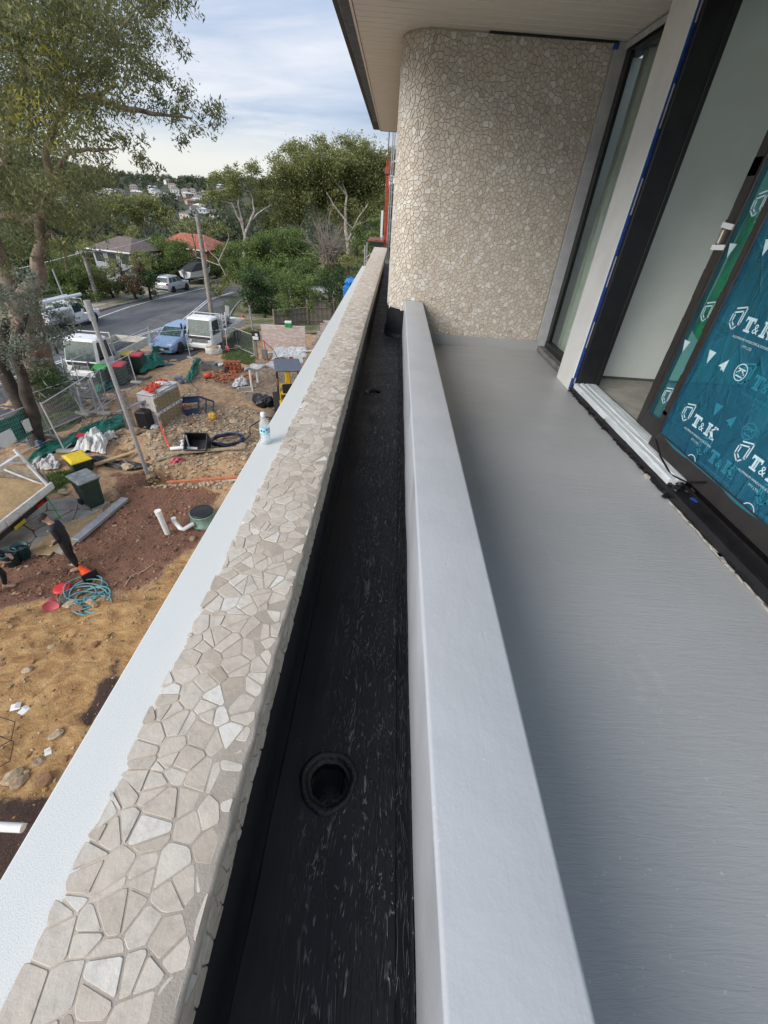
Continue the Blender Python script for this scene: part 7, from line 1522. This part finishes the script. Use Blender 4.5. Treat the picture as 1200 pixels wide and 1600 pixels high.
# ================================================================ people
skin = M('skin', (.42, .25, .18), .55, .08); cloth_b = M('black work cloth', (.012, .013, .018), .85, .3, 9, bump=.5, bscale=30); cloth_b2 = M('black trousers', (.010, .010, .012), .8, .3, 9); boot_m = M('tan boot', (.36, .25, .15), .8, .15); cap_m = M('black cap', (.012, .013, .013), .8); beard_m = M('dark hair', (.03, .018, .012), .9)
def person(label, loc, rz, J, seed=0, head=True, tilt=.25):
    """J: joints in metres, local: +Y is where the person faces; one skinned surface, cloth by height"""
    t = thing('person', label, 'person', loc, rz)
    V = []; E = []; Rr = []
    def ch(start, pts):
        last = start
        for p, r_ in pts:
            V.append(Vector(p)); Rr.append(r_); i = len(V)-1
            if last is not None: E.append((last, i))
            last = i
        return last
    pel = ch(None, [(J['pelvis'], (.175, .135))])
    chest = ch(pel, [(J['waist'], (.155, .12)), (J['chest'], (.20, .145))]); nb = ch(chest, [(J['neckbase'], (.10, .075)), (J['neck'], (.055, .058))])
    ch(nb, [(J['chin'], (.058, .075)), (J['head'], (.078, .098)), (J['crown'], (.06, .078))])
    hands = []
    for s in ('l', 'r'):
        e_ = ch(chest, [(J['sh'+s], (.066, .066)), (Vector(J['sh'+s]).lerp(Vector(J['el'+s]), .5), (.054, .054)), (J['el'+s], (.045, .045)), (Vector(J['el'+s]).lerp(Vector(J['wr'+s]), .45), (.042, .042)), (J['wr'+s], (.028, .028))])
        w, d = Vector(J['wr'+s]), (Vector(J['wr'+s])-Vector(J['el'+s])).normalized(); palm = w+d*.07; V.append(palm); Rr.append((.036, .022)); E.append((e_, len(V)-1)); pi_ = len(V)-1
        fw = Vector((0, 1, 0)); fw = (fw-d*fw.dot(d)).normalized()
        for q in range(4):
            o = fw*(.027-.018*q); b1 = palm+d*.03+o; L_ = (.07, .078, .072, .056)[q]; inn = Vector((1 if s == 'l' else -1, 0, 0))*.018
            ch(pi_, [(b1, (.0095, .0095)), (b1+d*L_*.5+inn*.4, (.0085, .0085)), (b1+d*L_+inn*1.4, (.007, .007))])
        tb = w+d*.03+fw*.035; ch(pi_, [(tb, (.012, .012)), (tb+d*.035+fw*.018, (.010, .010)), (tb+d*.062+fw*.018, (.008, .008))])
        h_ = ch(pel, [(J['hip'+s], (.092, .098)), (Vector(J['hip'+s]).lerp(Vector(J['kn'+s]), .5), (.082, .085)), (J['kn'+s], (.062, .065)), (Vector(J['kn'+s]).lerp(Vector(J['an'+s]), .4), (.062, .066)), (J['an'+s], (.045, .048))])
    me = bpy.data.meshes.new('body'); me.from_pydata([tuple(p) for p in V], E, []); ob = bpy.data.objects.new('body_tmp', me); C.objects.link(ob)
    sk = ob.modifiers.new('s', 'SKIN'); sk.use_smooth_shade = True
    for i, d in enumerate(me.skin_vertices[0].data): d.radius = Rr[i]; d.use_root = (i == 0)
    sb = ob.modifiers.new('u', 'SUBSURF'); sb.levels = 2; sb.render_levels = 2
    dg = bpy.context.evaluated_depsgraph_get(); m2 = bpy.data.meshes.new_from_object(ob.evaluated_get(dg)); bpy.data.objects.remove(ob)
    m2.name = 'body'; m2.materials.clear()
    for q in (cloth_b, cloth_b2, skin): m2.materials.append(q)
    wl_, wr_, nk_ = Vector(J['wrl']), Vector(J['wrr']), Vector(J['neck'])
    dl, dr = (wl_-Vector(J['ell'])).normalized(), (wr_-Vector(J['elr'])).normalized()
    for p in m2.polygons:
        c_ = p.center; k = 0
        if c_.z < J['pelvis'][2]-.06: k = 1
        if c_.z > nk_.z-.035: k = 2
        for w, d in ((wl_, dl), (wr_, dr)):
            if (c_-w).length < .24 and (c_-w).dot(d) > -.01: k = 2
        p.material_index = k; p.use_smooth = True
    link('body', m2, t)
    H, CH = Vector(J['head']), Vector(J['chin']); upv = (Vector(J['crown'])-CH).normalized(); fwd = (Vector((0, 1, 0))-upv*upv.y).normalized(); fwd = (fwd-upv*tilt).normalized(); up2 = (upv-fwd*upv.dot(fwd)).normalized(); sd_ = fwd.cross(up2)
    Fm = Matrix(((sd_.x, fwd.x, up2.x, H.x), (sd_.y, fwd.y, up2.y, H.y), (sd_.z, fwd.z, up2.z, H.z), (0, 0, 0, 1)))
    mb = MB(); mb.smooth = True
    prof = [(.104, -.005), (.108, .03), (.101, .08), (.076, .115), (.036, .13), (0, .132)]
    v_ = []; n = 18
    for r_, z_ in prof[:-1]: v_ += [(r_*.88*math.cos(k*2*PI/n), r_*1.12*math.sin(k*2*PI/n)-.005, z_) for k in range(n)]
    v_.append((0, 0, .13)); f_ = [(i*n+k, i*n+(k+1) % n, (i+1)*n+(k+1) % n, (i+1)*n+k) for i in range(4) for k in range(n)]+[(4*n+k, 4*n+(k+1) % n, 5*n) for k in range(n)]
    mb.add(v_, f_, Fm); bm_ = [(.092*math.cos(a), .088+.105*math.sin(a), .004-.02*math.sin(a)) for a in [PI*k/10 for k in range(11)]]
    mb.add(bm_+[(x, y, z_-.008) for x, y, z_ in bm_], [tuple(range(11)), tuple(reversed(range(11, 22)))]+[(k, 11+k, 12+k, k+1) for k in range(10)], Fm); mb.build('cap', cap_m, t)
    mb = MB(); mb.rock((0, .045, -.085), .062, (.95, .85, .75), 3, 2); mb.v = [tuple(Fm @ Vector(p)) for p in mb.v]; mb.smooth = True; mb.sm = [True]*len(mb.f); mb.build('beard', beard_m, t)
    mb = MB()
    for q in (-1, 1): mb.rock((q*.082, -.01, -.01), .028, (.45, .8, 1.2), 4, 2)
    mb.rock((0, .105, -.02), .02, (.8, 1.1, 1.3), 5, 2); mb.v = [tuple(Fm @ Vector(p)) for p in mb.v]; mb.sm = [True]*len(mb.f); mb.build('face_features', skin, t)
    mb = MB()
    for q in (-1, 1): mb.rock((q*.032, .092, .004), .011, (1.3, .6, .7), 6, 2)
    mb.v = [tuple(Fm @ Vector(p)) for p in mb.v]; mb.build('eyes', beard_m, t)
    for s in ('l', 'r'):
        a_ = Vector(J['an'+s]); d = Vector(J.get('to'+s, (0, 1, 0))).normalized(); yaw = math.atan2(-d.x, d.y); mb = MB(); mb.smooth = True
        sec = [[(x*w, y, z_) for x, z_ in ((-1, -.0), (1, 0), (1.05, .03), (.8, h), (-.8, h), (-1.05, .03))] for y, w, h in ((-.07, .032, .07), (-.03, .042, .11), (.04, .045, .10), (.12, .047, .065), (.18, .04, .05), (.20, .02, .035))]
        X = Matrix.Translation((a_.x, a_.y, a_.z-.085)) @ Matrix.Rotation(yaw, 4, 'Z') @ Matrix.Rotation(J.get('pi'+s, 0), 4, 'X')
        mb2 = MB(); mb2.loft(sec); mb2.v = [tuple(X @ Vector(p)) for p in mb2.v]; mb2.sm = [True]*len(mb2.f); mb2.build('boot', boot_m, t)
    mb = MB(); c_ = Vector(J['chest']); mb.box((c_.x-.1, c_.y+.125, c_.z+.03), (.05, .01, .03), .003); mb.build('chest_logo', white_p, t)
    return t
J1 = dict(pelvis=(0, -.02, .93), waist=(0, 0, 1.10), chest=(0, .05, 1.30), neckbase=(0, .07, 1.45), neck=(0, .10, 1.52), chin=(0, .14, 1.56), head=(0, .17, 1.64), crown=(0, .175, 1.72),
          shl=(-.17, .04, 1.40), ell=(-.225, .0, 1.12), wrl=(-.10, .22, .90), shr=(.17, .04, 1.40), elr=(.225, .0, 1.12), wrr=(.10, .22, .89), hipl=(-.09, 0, .86), knl=(-.09, .02, .47), anl=(-.085, -.05, .085), hipr=(.09, 0, .86), knr=(.09, .04, .47), anr=(.085, .02, .085), tol=(-.2, 1, 0), tor=(.2, 1, 0))
B = GS(121, 884); person('worker in black clothes and black cap standing looking down', B, PI/2+.3, J1, tilt=.45)
J2 = dict(pelvis=(0, 0, .92), waist=(0, .05, 1.08), chest=(0, .14, 1.26), neckbase=(0, .2, 1.40), neck=(0, .23, 1.46), chin=(0, .27, 1.50), head=(0, .30, 1.57), crown=(0, .31, 1.65), shl=(-.17, .13, 1.34), ell=(-.22, .25, 1.08), wrl=(-.14, .42, .98), shr=(.17, .13, 1.34), elr=(.22, .25, 1.08), wrr=(.14, .42, .98),
          hipl=(-.09, 0, .86), knl=(-.09, .16, .48), anl=(-.09, .06, .10), hipr=(.09, 0, .86), knr=(.10, .0, .46), anr=(.10, -.22, .10), tol=(0, 1, 0), tor=(0, 1, 0))
B = GS(4, 918); person('worker in black trousers and tan boots half out of frame at left', (B.x-.02, B.y-.02, B.z), -1.3, J2)
